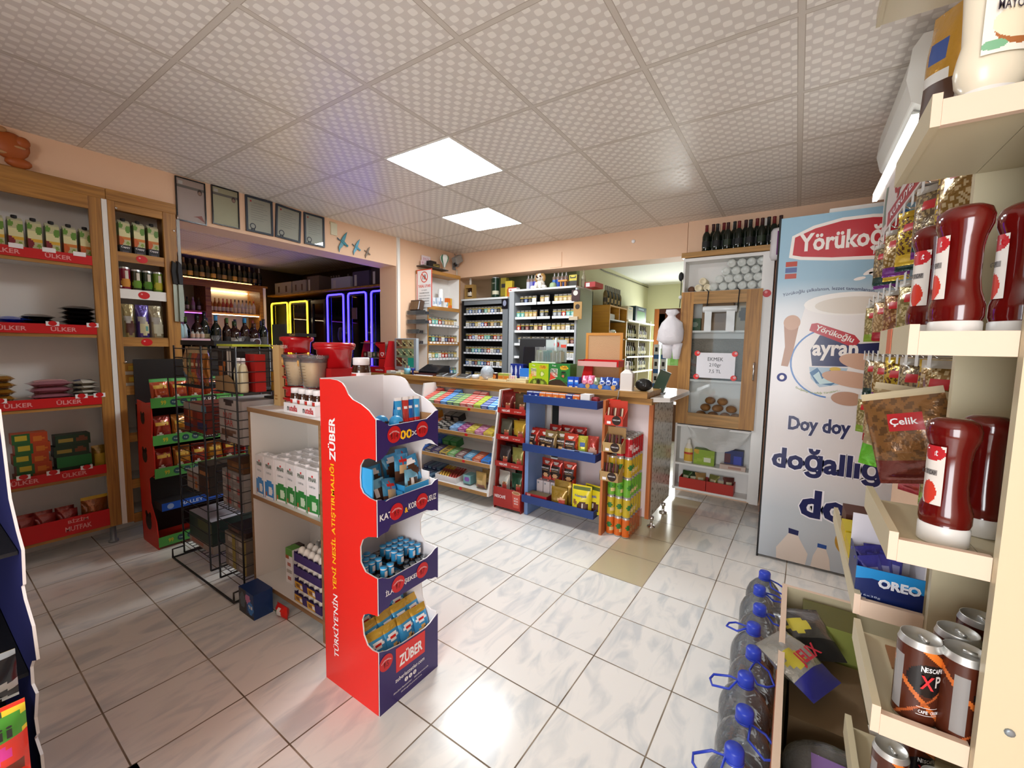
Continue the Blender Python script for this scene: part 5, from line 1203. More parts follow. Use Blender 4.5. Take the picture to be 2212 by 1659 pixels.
BB = [('glass_brown_dark', '#1f1a16', '#1a1512', 0.33, 0.05, 1.76), ('glass_green_dark', '#8a7a52', '#141210', 0.36, 0.042, 1.82), ('glass_green_dark', '#2a2a2a', '#3a86b8', 0.33, 0.045, 1.92), ('glass_brown_dark', '#d8d8d0', '#2a3a1c', 0.28, 0.06, 2.09), ('glass_brown_dark', '#2a2420', '#3f5a24', 0.31, 0.04, 2.02), ('glass_brown_dark', '#24201e', '#2f86b4', 0.32, 0.045, 2.19), ('glass_brown_dark', '#b9b4b8', '#4a2a1a', 0.27, 0.058, 2.28), ('glass_green_dark', '#55524c', '#2a241e', 0.32, 0.042, 2.38)]
for i, (g, l, c, h, r, y) in enumerate(BB):
	t = T('liquor_bottle', 'large dark liquor bottle with %s cap on the low gondola, %s from the left' % (['black', 'brown', 'blue', 'dark green', 'green', 'bright blue', 'russet', 'dark brown'][i], nth(i)), 'liquor bottle', (-4.88, y, 1.4205), 'large bottles on the low gondola')
	m = bottle(spirit_prof(g, P(l), P(c, 0.3), h, r), g, seg=18)
	if i == 6:
		m.disc((r + 0.001, 0, h * .25), Y, Z, r * .7, P('#c9c9d4'), 18, 0.002); m.disc((r + 0.001, 0, h * .25), Y, Z, r * .58, P('#3a1a1c'), 18, 0.003)
	m.part('body', t)
for i in range(9):
	v = i % 3
	shared('bk%d' % v, lambda: bottle(spirit_prof('glass_green_dark', P(['#3a3a3a', '#6a5a4a', '#2a2a34'][v]), P(['#4f6a24', '#8a3a2c', '#2c2c4c'][v]), 0.31, 0.036), 'glass_green_dark'), 'liquor_bottle', 'dark bottle in the back row of the low gondola, %s from the left' % nth(i), 'liquor bottle', (-5.1, 1.74 + i * 0.09, 1.4205), 'back row bottles on the low gondola')
for i, y in enumerate((1.87, 2.10)):
	m = bottle([(0.008, 0), (0.009, 0.05), (0.05, 0.12), (0.052, 0.125)], 'clear_plastic'); m.o = Vector((-4.77, y, 1.4205)); m.v = [(a + m.o.x, b_ + m.o.y, c + m.o.z) for a, b_, c in m.v]
	m.thing('funnel', 'clear funnel-shaped stand at the front of the low gondola, %s' % ('left' if i == 0 else 'right'), 'funnel', 'clear funnels')
m = MB((-4.80, 1.98, 1.42)); m.box(-4.84, -4.80, 1.90, 2.07, 1.4205, 1.475, P('#8a7a5c', 0.6)); m.thing('small_carton', 'small beige carton between the two clear funnels', 'box')
for i in range(3):
	shared('mini', lambda: bottle([(0.014, 0, 'glass_clear'), (0.016, 0.01, P('#b99a86')), (0.016, 0.04, 'glass_clear'), (0.006, 0.06, 'black_matte'), (0.007, 0.075)], 'glass_clear', seg=10), 'miniature_bottle', 'small bottle with pale label on the short pink-lit shelf, %s from the left' % nth(i), 'bottle', (-4.23, 1.49 + i * 0.034, 1.5115), 'small bottles on the short pink shelf')
FY = 3.85
def fridge(x0, x1, doors, neon, ztop, nm, head):
	t = T('drinks_fridge', nm, 'fridge', ((x0 + x1) / 2, FY + 0.3, 0))
	m = MB(t)
	m.box(x0, x1, FY + 0.62, FY + 0.66, 0.0, ztop, 'black_matte'); m.box(x0, x0 + 0.03, FY + 0.05, FY + 0.62, 0.05, ztop, 'black_matte'); m.box(x1 - 0.03, x1, FY + 0.05, FY + 0.62, 0.05, ztop, 'black_matte'); m.box(x0 + 0.03, x1 - 0.03, FY + 0.05, FY + 0.62, ztop - 0.05, ztop, 'black_matte'); m.box(x0 + 0.03, x1 - 0.03, FY + 0.05, FY + 0.62, 0.05, 0.2, 'black_matte')
	m.part('cabinet', t)
	for z in (0.6, 0.95, 1.32, 1.66):
		m = MB(t); m.box(x0 + 0.04, x1 - 0.04, FY + 0.12, FY + 0.6, z - 0.012, z, P('#d8d4c4', 0.4)); m.part('shelf', t)
	for k, (a, b_) in enumerate(doors):
		m = MB(t)
		for q in ((a, a + 0.045, 0.12, ztop - 0.02), (b_ - 0.045, b_, 0.12, ztop - 0.02)): m.box(q[0], q[1], FY, FY + 0.045, q[2], q[3], 'black_gloss')
		m.box(a + 0.045, b_ - 0.045, FY, FY + 0.045, ztop - 0.07, ztop - 0.02, 'black_gloss'); m.box(a + 0.045, b_ - 0.045, FY, FY + 0.045, 0.12, 0.2, 'black_gloss')
		d = m.part('door', t)
		m = MB(t); m.box(a + 0.045, b_ - 0.045, FY + 0.02, FY + 0.024, 0.2, ztop - 0.07, 'glass'); m.part('glass_pane', d)
		if neon:
			m = MB(t)
			r = 0.035; zt = ztop - 0.03
			pts = [(a + 0.022, FY - 0.008, 0.2), (a + 0.022, FY - 0.008, zt - r), (a + 0.032, FY - 0.008, zt - 0.01), (a + 0.022 + r, FY - 0.008, zt), (b_ - 0.022 - r, FY - 0.008, zt), (b_ - 0.032, FY - 0.008, zt - 0.01), (b_ - 0.022, FY - 0.008, zt - r), (b_ - 0.022, FY - 0.008, 0.2)]
			m.tube(pts, 0.0115, neon, 8); m.part('neon_tube', d, 'glowing neon edge tube')
		if head:
			m = MB(t); hz = 0.20 if neon == 'neon_yellow' else 0.24
			m.box(a + 0.05, b_ - 0.05, FY + 0.028, FY + 0.032, ztop - 0.07 - hz, ztop - 0.07, head[k])
			m.part('header_panel', d, 'printed header panel behind the glass')
			m = MB(t)
			for x in (a + 0.075, a + 0.125) if neon else ():
				for j in range(26):
					z = 0.28 + j * 0.058
					if z < ztop - 0.08 - hz: m.box(x - 0.009, x + 0.009, FY + 0.05, FY + 0.06, z, z + 0.04, 'led_white' if neon == 'neon_blue' else 'led_warm')
			if neon: m.part('light_strip', d, 'row of bright light strips')
	return t
SY_, NB_ = 'sign_yellow', mat('header_blue', srgb('#0c2f6a'), 0.3, emit=0.35)
fridge(-7.62, -6.45, [(-7.60, -7.05), (-7.02, -6.47)], 'neon_yellow', 2.18, 'two-door fridge with glowing yellow edges in the bar room', [SY_, SY_])
fridge(-6.42, -6.0, [(-6.40, -6.02)], None, 2.17, 'unlit dark fridge between the yellow and the blue one', None)
fridge(-5.985, -4.46, [(-5.97, -5.53), (-5.46, -5.015), (-4.945, -4.50)], 'neon_blue', 2.24, 'three-door fridge with glowing blue edges in the bar room', [P('#1a1418'), NB_, NB_])
m = MB((-5.24, FY, 2.0)); m.ball((-5.22, FY + 0.034, 2.06), 0.05, P('#c9d4e0'), 10, 6, (1, .04, 1)); m.box(-5.35, -5.24, FY - 0.012, FY - 0.004, 1.84, 2.0, P('#6a4a48')); m.thing('door_sticker', 'brownish paper stuck on the middle blue fridge door', 'sticker')
t = T('opener', 'dark bottle-shaped sticker hanging on the left blue fridge door', 'sticker', (-5.64, FY - 0.012, 1.55)); m = MB(); m.ball((0, 0, 0.06), 0.09, P('#3a2c30'), 12, 8, (.6, .05, 1)); m.ball((0.02, 0, 0.15), 0.05, P('#2a2024'), 10, 6, (1.1, .08, .6)); m.part('body', t)
k = 0
for (x0, n, nm, cs) in ((-7.40, 5, 'left yellow', ['#c8b48a', '#8a6a3a']), (-6.80, 5, 'right yellow', ['#a8541e', '#d0a040']), (-5.78, 4, 'left blue', ['#b5241c', '#d8d0c0']), (-5.26, 4, 'middle blue', ['#c9a23a', '#e0d8b8'])):
	for zi, z in enumerate((1.321, 1.661, 0.951)):
		for i in range(n):
			c = cs[(i + zi) % 2]
			shared('bt' + c, lambda: bottle([(0.026, 0, P(c, .2)), (0.03, 0.01, P(c, .2)), (0.03, 0.05, WHI), (0.03, 0.09, P(c, .2)), (0.027, 0.13), (0.012, 0.17, P(c, .2)), (0.012, 0.2, GOLD), (0.014, 0.215)], P(c, .2), seg=10), 'drink_bottle', '%s bottle, %s fridge door, %s shelf from top, %s from left' % ({'#c8b48a': 'straw', '#8a6a3a': 'brown', '#a8541e': 'orange', '#d0a040': 'amber', '#b5241c': 'red', '#d8d0c0': 'milky', '#c9a23a': 'golden', '#e0d8b8': 'pale'}[c], nm, nth([1, 0, 2][zi]), nth(i)), 'bottle', (x0 + i * 0.062, FY + 0.22, z), 'bottles in the ' + nm + ' fridge')
m = MB((-6.0, 4.1, 2.26)); m.box(-7.62, -4.45, 3.80, 4.6, 2.262, 2.29, 'bar_wood'); m.thing('wall_shelf', 'wooden ledge running over the bar room fridges', 'shelf')
for i, (x0, x1, h, c, nm) in enumerate(((-7.5, -6.99, 0.20, '#b9b0a4', 'wide pale carton'), (-6.95, -6.55, 0.20, '#a8a098', 'pale carton with dark openings'), (-6.52, -6.2, 0.24, '#6a5a4c', 'brown carton'), (-5.88, -5.42, 0.17, '#b4b4bc', 'pale blue sloping carton'), (-5.36, -5.0, 0.22, '#4a4058', 'violet drink carton'), (-4.95, -4.62, 0.24, '#3a2c28', 'dark carton'))):
	t = T('storage_carton', nm + ' on the ledge over the fridges', 'carton', ((x0 + x1) / 2, 4.02, 2.2905), 'cartons over the fridges')
	m = carton(x1 - x0, 0.3, h, deco(P(c, .6), *((('c', .25, .45, .06, .25, P('#4a3428')), ('c', .7, .45, .06, .25, P('#4a3428'))) if i < 2 else (('r', .1, .25, .1, .8, P('#c9c4bc')),))), P(c, .6), None, 20, 10); m.part('body', t)
for i in range(9):
	x = [-7.35, -7.25, -6.85, -6.72, -6.45, -6.38, -6.31, -6.24, -6.0][i]
	shared('bx%d' % (i % 2), lambda: bottle(spirit_prof('glass_clear', P('#8a8078'), P('#a89888'), 0.3, 0.034), 'glass_clear'), 'bottle', 'clear bottle standing behind the cartons over the fridges, %s from the left' % nth(i), 'bottle', (x, 4.25, 2.2905), 'clear bottles over the fridges')
# ------------------------------------------------------------------ cigarette cabinets behind the counter
PK = {'red': ('#a8231f', '#e6dcd4'), 'white': ('#e4e4e2', '#c9c9c6'), 'gold': ('#b09a5c', '#d8cfb4'), 'teal': ('#5ba39c', '#b9d4c9'), 'navy': ('#28345a', '#8f9ab0'), 'maroon': ('#5c2a2e', '#b08a80'), 'tan': ('#b5946c', '#d8c4a0'), 'grey': ('#6f7274', '#b5b8ba'), 'blue': ('#3a6ab0', '#e0e4ea'), 'black': ('#1c1a1a', '#6a6660')}
PKN = list(PK)
def pack(c):
	a, b_ = PK[c]
	f = deco(P('#4a4640'), ('r', 0, 1, 0, .62, P(a)), ('c', .5, .3, .32, .22, P(b_)), ('r', 0, 1, .62, .74, P('#d6b93a')), ('r', .15, .85, .8, .9, P('#8c8880')), ('r', .2, .8, .03, .1, P('#3a3632')))
	return carton(0.055, 0.022, 0.087, f, P(a), P('#8c8880'), 8, 14)
RND = random.Random(11)
def packs(where, shelf, p0, p1, n, z, face, depth_rows=1, skip=(), order=None):
	"""a row of packs from p0 to p1 (x,y), front turned by face"""
	for i in range(n):
		if i in skip: continue
		c = order[i % len(order)] if order else RND.choice(PKN)
		a = (i + .5) / n
		shared('pack_' + c, lambda: pack(c), 'cigarette_pack', '%s cigarette pack, %s from left on %s shelf of the %s cabinet' % (c, nth(i), shelf, where), 'cigarette pack', (p0[0] + (p1[0] - p0[0]) * a, p0[1] + (p1[1] - p0[1]) * a, z), 'cigarette packs of the %s cabinet' % where, rz=face)
def strip(t, x0, x1, y, z, h=0.028, c='#c9ced8', nlab=12, par=None):
	m = MB(t); m.box(x0, x1, y - 0.006, y, z - h, z, P(c, .3)); w = (x1 - x0) / nlab
	for k in range(nlab): m.quad((x0 + w * (k + .1), y - 0.0066, z - h * .9), (w * .8, 0, 0), (0, 0, h * .8), P('#eef0f4', .3))
	m.part('price_rail', par or t)
MX0, MX1, MY, MYB = -4.02, -3.215, 4.70, 4.98
t = T('cigarette_cabinet', 'grey and black cigarette cabinet in the corner left of the taller one', 'cabinet', (-3.62, 4.84, 0))
m = MB(t); m.box(MX0, MX0 + 0.04, MY, MYB, 0, 2.12, 'black_matte'); m.box(-3.30, MX1, MY - 0.01, MYB, 0, 2.12, 'steel_grey'); m.box(MX0, MX1, MYB, MYB + 0.02, 0, 2.12, 'black_matte'); m.part('carcass', t)
m = MB(t); m.box(MX0, MX1 + 0.0, MY - 0.02, MYB, 2.12, 2.145, P('#dfe3e4', .35)); m.part('top', t)
m = MB(t); m.box(MX0 + 0.04, -3.30, MY, MY + 0.01, 2.06, 2.12, 'steel_grey'); m.part('header', t)
for k, z in enumerate((1.947, 1.762, 1.583, 1.40, 1.222, 1.04)):
	m = MB(t); m.box(MX0 + 0.04, -3.30, MY + 0.005, MYB, z - 0.012, z - 0.004, 'black_matte'); s = m.part('shelf', t)
	strip(t, MX0 + 0.04, -3.302, MY, z, 0.026, '#9aa0aa', 12, s)
	packs('middle', nth(k), (MX0 + 0.06, MY + 0.03), (-3.305, MY + 0.03), 12, z - 0.003, 0, skip=() if k < 5 else (2, 5, 7, 8, 9, 10, 11))
QX0, QX1, QY, QYB = -3.06, -2.2, 4.62, 5.02
t = T('cigarette_cabinet', 'tall black cigarette cabinet with toy dog on top', 'cabinet', (-2.65, 4.85, 0))
m = MB(t); m.box(-3.135, QX0, QY - 0.02, QYB, 0, 2.19, 'steel_light'); m.box(QX1, -2.175, QY - 0.02, QYB, 0, 2.19, 'steel_light'); m.box(-2.175, -2.165, QY, QYB + 0.02, 0, 2.19, P('#9aa894', .35)); m.box(-3.135, -2.165, QYB, QYB + 0.02, 0, 2.19, 'black_matte'); m.part('carcass', t)
m = MB(t); m.box(-3.07, -2.19, QY - 0.03, QYB + 0.02, 2.19, 2.212, P('#e4e8e8', .3)); m.part('top', t)
rows = [(2.047, (( -3.05, -2.735), (-2.725, -2.54), (-2.51, -2.205))), (1.868, ((-3.05, -2.735), (-2.725, -2.54), (-2.51, -2.205))), (1.70, ((-3.055, -2.2),)), (1.535, ((-3.055, -2.2),)), (1.37, ((-3.055, -2.2),)), (1.2, ((-3.055, -2.2),))]
for k, (z, segs) in enumerate(rows):
	m = MB(t); m.box(QX0, QX1, QY + 0.005, QYB, z - 0.012, z - 0.004, 'black_matte'); s = m.part('shelf', t)
	for a, b_ in segs: strip(t, a, b_, QY, z, 0.032, '#d4d8da', max(3, int((b_ - a) / .06)), s)
packs('right', 'first', (-2.995, QY + 0.03), (-2.755, QY + 0.03), 4, 2.044, 0, order=['black', 'navy', 'black', 'white'])
packs('right', 'second', (-3.045, QY + 0.03), (-2.74, QY + 0.03), 5, 1.865, 0, order=['teal', 'teal', 'tan', 'gold', 'tan'])
def packs2(z, sh, x0, x1, n, st, order):
	for i in range(n):
		c = order[i % len(order)]
		shared('pack_' + c, lambda: pack(c), 'cigarette_pack', '%s cigarette pack, %s from left on %s shelf of the right cabinet' % (c, nth(st + i), sh), 'cigarette pack', (x0 + (x1 - x0) * (i + .5) / n, QY + 0.03, z - 0.003), 'cigarette packs of the right cabinet')
packs2(2.047, 'first', -2.70, -2.57, 2, 4, ['tan', 'white']); packs2(2.047, 'first', -2.50, -2.205, 5, 6, ['gold', 'tan'])
packs2(1.868, 'second', -2.70, -2.57, 2, 5, ['grey', 'black']); packs2(1.868, 'second', -2.515, -2.215, 5, 7, ['grey', 'grey', 'red', 'teal', 'teal'])
packs2(1.70, 'third', -3.04, -2.21, 13, 0, ['red', 'black', 'maroon', 'black', 'tan', 'maroon', 'white', 'navy', 'gold', 'gold', 'tan', 'white', 'black'])
packs2(1.535, 'fourth', -3.02, -2.21, 12, 0, ['grey', 'white', 'gold', 'white', 'white', 'tan', 'grey', 'tan', 'gold', 'navy', 'tan', 'maroon'])
packs2(1.37, 'fifth', -2.34, -2.215, 2, 0, ['white', 'white'])
t = T('cigarette_shelf', 'white shelf unit with oak rails and cups beside the warning sign', 'shelf unit', (-4.0, 4.2, 0))
LX0, LX1, LYA, LYB = -4.085, -3.885, 3.895, 4.48
m = MB(t); m.box(LX0, LX1, LYA - 0.016, LYA, 0.05, 2.40, 'melamine'); m.box(LX0, LX1, LYB, LYB + 0.016, 0.05, 2.40, 'melamine'); m.box(LX0, LX0 + 0.008, LYA, LYB, 0.05, 2.40, 'melamine'); m.part('carcass', t)
m = MB(t); m.box(LX1, LX1 + 0.004, LYA - 0.016, LYA, 0.05, 2.40, OAK); m.box(LX1, LX1 + 0.004, LYB, LYB + 0.016, 0.05, 2.40, OAK); m.part('edge_band', t)
m = MB(t); m.box(LX0, LX1 + 0.008, LYA - 0.018, LYB + 0.018, 2.385, 2.432, OAKY); m.part('top', t)
for k, z in enumerate((1.985, 1.758, 1.535, 1.325, 1.10)):
	m = MB(t); m.box(LX0 + 0.008, LX1, LYA, LYB, z - 0.02, z, 'melamine'); m.box(LX1, LX1 + 0.006, LYA, LYB, z - 0.045 if k in (0, 2, 4) else z - 0.03, z + 0.001, OAKY if k in (0, 2, 4) else 'steel_light'); s = m.part('shelf', t)
	if k:
		m = MB(t)
		for j in range(9): m.quad((LX1 + 0.0068, LYA + 0.02 + j * 0.061, z - 0.026), (0, 0.045, 0), (0, 0, 0.02), WHI)
		m.part('price_rail', s)
		if k < 4: packs('left', nth(k), (-3.915, LYA + 0.02), (-3.915, LYB - 0.02), 9, z + 0.0015, RX)
packs('left', 'fifth', (-3.915, LYA + 0.22), (-3.915, LYB - 0.02), 5, 1.1015, RX)
CUPW = P('#efefee', .4)
for i, (y, h, n) in enumerate(((3.99, 0.11, 1), (4.07, 0.1, 1), (4.19, 0.24, 1))):
	t = T('cup_stack', '%s stack of white paper cups in the top compartment' % ['first', 'middle', 'tall'][i], 'cup stack', (-3.95, y, 1.9855), 'paper cup stacks')
	m = MB(); prof = [(0.027, 0), (0.034, 0.08)]
	z = 0.08
	while z < h: prof += [(0.036, z), (0.036, z + 0.008), (0.0335, z + 0.009)]; z += 0.016
	m.lathe(prof + [(0.03, z + 0.002)], CUPW, seg=16); m.part('body', t)
for i, (y, w, h, c, c2, nm) in enumerate(((3.95, 0.06, 0.125, '#e6dfe6', '#d05a98', 'white and pink'), (4.03, 0.07, 0.11, '#e3e6ea', '#9ab0c4', 'white and grey'), (4.12, 0.05, 0.12, '#dfe5ee', '#7f9cc9', 'white and blue'), (4.31, 0.09, 0.13, '#d96a1e', '#d9a83a', 'orange'), (4.245, 0.035, 0.07, '#ece8e4', '#5aa0c8', 'small white and blue'))):
	t = T('carton_box', '%s carton in the top compartment above the cigarettes' % nm, 'box', (-3.925 + (0.012 if i == 4 else 0), y, 1.9855), 'cartons in the top compartment', rz=RX)
	m = carton(w, 0.05, h, deco(P(c), ('r', .6, .95, .3, .95, P(c2)), ('c', .3, .4, .2, .2, P(c2))), P(c)); m.part('body', t)
m = MB((-4.06, 3.915, 2.0)); m.box(-4.076, -4.068, 3.91, 3.96, 1.99, 2.21, P('#3a1418')); m.thing('phone_case_box', 'slim dark red box upright at back of the top compartment', 'box')
t = T('warning_sign', 'white and red YASAL UYARI age 18 sign beside the cabinet', 'sign', (-3.86, 3.87, 1.96))
SR, SK = P('#d9442e', .5), P('#2a2a30', .5)
yS = 3.872
m = MB(t); m.box(-4.06, -3.80, yS, yS + 0.005, 1.96, 2.43, [SR, SR, P('#eceff2', .4), WHI, SR, SR])
for q in ((-4.06, -4.05, 1.96, 2.43), (-3.81, -3.80, 1.96, 2.43), (-4.05, -3.81, 2.418, 2.43)): m.quad((q[0], yS - 0.0008, q[2]), (q[1] - q[0], 0, 0), (0, 0, q[3] - q[2]), SR)
m.part('panel', t)
m = MB(t); cx, cz = -3.93, 2.335
c = Vector((cx, yS, cz))
ring = [(0.062 * math.cos(2 * PI * k / 32), 0.068 * math.sin(2 * PI * k / 32)) for k in range(32)]
inn = [(0.051 * math.cos(2 * PI * k / 32), 0.057 * math.sin(2 * PI * k / 32)) for k in range(32)]
vs = [c + Vector((a, -0.0012, b_)) for a, b_ in ring] + [c + Vector((a, -0.0012, b_)) for a, b_ in inn]
m.add(vs, [(k, (k + 1) % 32, 32 + (k + 1) % 32, 32 + k) for k in range(32)], SR)
m.text('18', (cx, yS, cz), X, Z, 0.055, SK, 0.062, 0.01, off=0.001)
m.poly((cx, yS, cz), X, Z, [(-0.045, 0.032), (-0.036, 0.042), (0.045, -0.032), (0.036, -0.042)], SR, 0.0016)
m.text('YASAL UYARI', (cx, yS, 2.225), X, Z, 0.215, SR, 0.036, 0.02)
for k, (s, w) in enumerate((('18 YAŞINI', .09), ('DOLDURMAYANLARA', .17), ('SİGARA VE DİĞER TÜTÜN', .19), ('MAMULLERİ SATILMAZ', .18), ('SATANLAR HAKKINDA', .17), ('YASAL İŞLEM YAPILIR', .17))):
	m.text(s, (cx, yS, 2.172 - k * 0.033), X, Z, w, P('#55585e'), 0.017, 0.005)
m.part('lettering', t)
for k, z in enumerate((1.86, 1.75, 1.63, 1.50)):
	t = T('peg_tray', 'clear acrylic tray on the end board, %s from the top under the warning sign' % nth(k), 'tray', (-3.95, 3.80, z), 'acrylic trays under the warning sign')
	m = MB(t); w = 0.33 if k < 2 else 0.22
	m.box(-4.09, -4.09 + w, 3.72, 3.875, z, z + 0.004, 'clear_plastic'); m.box(-4.09, -4.09 + w, 3.72, 3.724, z + 0.004, z + 0.05, 'clear_plastic'); m.part('tray', t)
	for j in range(6 if k < 2 else 4):
		shared('ltr%d' % (j % 3), lambda: carton(0.035, 0.05, 0.04 if k else 0.035, deco(P(['#3a3436', '#5c5450', '#2c3038'][j % 3], .3), ('r', .2, .8, .5, .8, P('#9a948c'))), P(['#3a3436', '#5c5450', '#2c3038'][j % 3], .3)), 'lighter_box', 'small dark box in the %s acrylic tray under the sign, %s from the left' % (nth(k), nth(j)), 'box', (-4.06 + j * 0.05, 3.79, z + 0.0045), 'small dark boxes in acrylic trays')
t = T('cigar_case', 'brown display case of cigars slanting under the warning sign', 'display case', (-3.97, 3.75, 1.915))
m = MB(t); m.box(-4.06, -3.88, 3.74, 3.80, 1.915, 2.04, P('#4a372c', .4), Rx(-0.25)); m.part('case', t)
for k in range(7):
	m = MB(t); m.box(-4.045 + k * 0.023, -4.035 + k * 0.023, 3.735, 3.738, 1.925, 2.03, P('#8a6a4a' if k < 6 else '#d8dce4'), Rx(-0.25), (-4.0, 3.74, 1.915)); m.part('cigar', t)
m = MB((-4.03, 4.12, 2.49)); m.box(-4.098, -3.97, 3.90, 4.36, 2.485, 2.497, P('#4a4644')); m.thing('wall_shelf', 'thin dark ledge over the cigarette shelf in the corner', 'shelf')
t = T('desk_calendar', 'white and pink calendar on the dark corner ledge', 'calendar', (-4.05, 3.99, 2.4975)); m = MB(); m.box(-0.01, 0.0, -0.055, 0.0, 0, 0.07, P('#e8c9d0')); m.box(-0.03, -0.02, -0.02, 0.13, 0.05, 0.14, P('#ead8dc')); m.box(-0.03, -0.022, 0.03, 0.1, 0.0, 0.05, P('#d8c9c4')); m.text('EYLÜL', (-0.02, 0.055, 0.1), Y, Z, 0.11, P('#c97a90'), 0.04, 0.01); m.text('9', (0.0, -0.028, 0.035), Y, Z, 0.02, P('#b06a80'), 0.04, 0.01); m.part('body', t)
t = T('radio', 'black box-shaped radio on the dark corner ledge', 'radio', (-4.0, 4.10, 2.4975)); m = MB(); m.box(-0.05, 0.02, -0.07, 0.10, 0, 0.05, 'black_gloss'); m.box(-0.05, 0.02, -0.07, 0.04, 0.051, 0.075, 'black_gloss'); m.box(0.02, 0.022, -0.02, 0.09, 0.012, 0.02, P('#b9a04a')); m.box(0.02, 0.022, -0.02, 0.09, 0.032, 0.037, P('#b9a04a')); m.part('body', t)
t = T('balloon_ornament', 'green and white hot air balloon ornament in the back corner', 'ornament', (-4.0, 4.31, 2.4975))
m = MB(); sg = 16; prof = [(0.012, 0.03), (0.03, 0.075), (0.054, 0.115), (0.062, 0.145), (0.056, 0.175), (0.035, 0.195), (0.0001, 0.202)]
vs = []; fs = []; ms = []
for r, z in prof:
	for i in range(sg): vs.append((r * math.cos(2 * PI * i / sg), r * math.sin(2 * PI * i / sg), z))
for k in range(len(prof) - 1):
	for i in range(sg):
		j = (i + 1) % sg; fs.append((k * sg + i, k * sg + j, (k + 1) * sg + j, (k + 1) * sg + i)); ms.append(P('#2f7a58') if i % 4 in (0,) else P('#e9ece6'))
m.add(vs, fs, ms, True); m.part('balloon', t)
m = MB(); m.box(-0.01, 0.01, -0.01, 0.01, 0, 0.02, P('#c9bfae')); m.tube([(0.01, 0, 0.02), (0.012, 0, 0.03)], 0.001, 'steel_grey', 4); m.part('basket', t)
t = T('security_camera', 'grey wall camera on a bracket in the back corner of the room', 'camera', (-4.03, 4.6, 2.62))
m = MB(t); m.box(-4.1, -4.085, 4.58, 4.64, 2.55, 2.66, 'steel_grey'); m.tube([(-4.085, 4.61, 2.6), (-4.02, 4.6, 2.6), (-3.98, 4.58, 2.64)], 0.016, 'steel_grey', 8); m.part('bracket', t)
m = MB(t); m.box(-4.0, -3.92, 4.48, 4.62, 2.62, 2.72, P('#8d8a86', .4), Rx(0.5)); m.part('housing', t, bevel=0.01)
m = MB(t); m.lathe([(0.026, 0), (0.026, 0.02)], 'black_gloss', (-3.96, 4.495, 2.60), 14, Rx(PI / 2 + 0.5)); m.part('lens', t)
m = MB((-4.09, 4.62, 2.7)); m.tube([(-4.08, 4.60, 2.77), (-4.07, 4.62, 2.72), (-4.085, 4.6, 2.66)], 0.006, P('#8d857c')); m.thing('cable', 'grey cable from the corner camera up to the ceiling', 'cable')
m = MB((-4.08, 4.655, 2.5)); m.tube([(-4.08, 4.655, 2.43), (-4.08, 4.655, 2.56)], 0.01, P('#ddd2bc')); m.thing('cable_sleeve', 'short cream sleeve below the corner camera', 'cable')
m = MB((-1.8, 4.672, 2.66)); m.lathe([(0.02, 0), (0.02, 0.008), (0.012, 0.012)], WHI, (-1.56, 4.679, 2.655), 12, Rx(PI / 2)); m.thing('hook', 'small white hook on the peach beam', 'hook')
GT, GTB = 2.1455, 2.2125
t = T('gift_bottle', 'whisky bottle in a small wooden crate on the middle cabinet', 'bottle crate', (-3.93, 4.78, GT))
m = MB(); m.box(-0.075, 0.075, -0.04, 0.04, 0, 0.035, P('#a8844a', .6)); m.box(-0.075, 0.075, -0.04, 0.04, 0.16, 0.205, P('#a8844a', .6)); m.box(0.06, 0.075, -0.04, 0.04, 0.035, 0.16, P('#a8844a', .6)); m.box(-0.075, -0.06, -0.04, 0.04, 0.035, 0.16, P('#a8844a', .6)); m.part('crate', t)
m = MB(); m.lathe([(0.04, 0.036, 'glass_brown_dark'), (0.042, 0.05, P('#d0c4ae')), (0.042, 0.1, 'glass_brown_dark'), (0.036, 0.14), (0.016, 0.17, P('#d8d4cc')), (0.016, 0.36)], 'glass_brown_dark', seg=14); m.part('bottle', t)
t = T('whisky_tube', 'dark green whisky gift tube on the middle cabinet', 'gift tube', (-3.50, 4.80, GT)); m = bottle([(0.048, 0, P('#1a3324', .3)), (0.048, 0.03, P('#1a3324', .3)), (0.048, 0.05, P('#d4cfb4')), (0.048, 0.1, P('#1a3324', .3)), (0.048, 0.27, 'steel_light'), (0.048, 0.285), (0.03, 0.29)], P('#1a3324', .3), seg=18); m.text('GLENN', (0, -0.0485, 0.2), X, Z, 0.05, P('#c9c9b0'), 0.014, 0.0, off=0.003); m.part('body', t)
t = T('whisky_box', 'olive gold gift box with dark badge on the middle cabinet', 'gift box', (-3.34, 4.79, GT)); m = carton(0.09, 0.07, 0.26, deco(P('#8a7c2c', .3), ('c', .5, .6, .35, .12, P('#2a2a2e')), ('r', 0, 1, .0, .1, P('#6a5e20', .3))), P('#7a6e24', .3)); m.part('body', t)
t = T('gift_bag', 'yellow and orange gift bag between the two cigarette cabinets', 'bag', (-3.24, 4.76, GT)); m = carton(0.11, 0.05, 0.21, deco(P('#c9b23a', .4), ('c', .7, .25, .5, .4, P('#b5602a')), ('c', .75, .2, .3, .3, P('#d98a2a'))), P('#b59a2c')); m.part('body', t)
t = T('tissue_box', 'small white and red box on top at left of the right cabinet', 'box', (-3.10, 4.66, 2.192)); m = carton(0.12, 0.08, 0.055, deco(P('#e0dcd8'), ('r', 0, 1, .8, 1, P('#b8342c')), ('r', .1, .4, .3, .5, P('#b8342c'))), P('#e0dcd8'), P('#a8302a')); m.part('body', t)
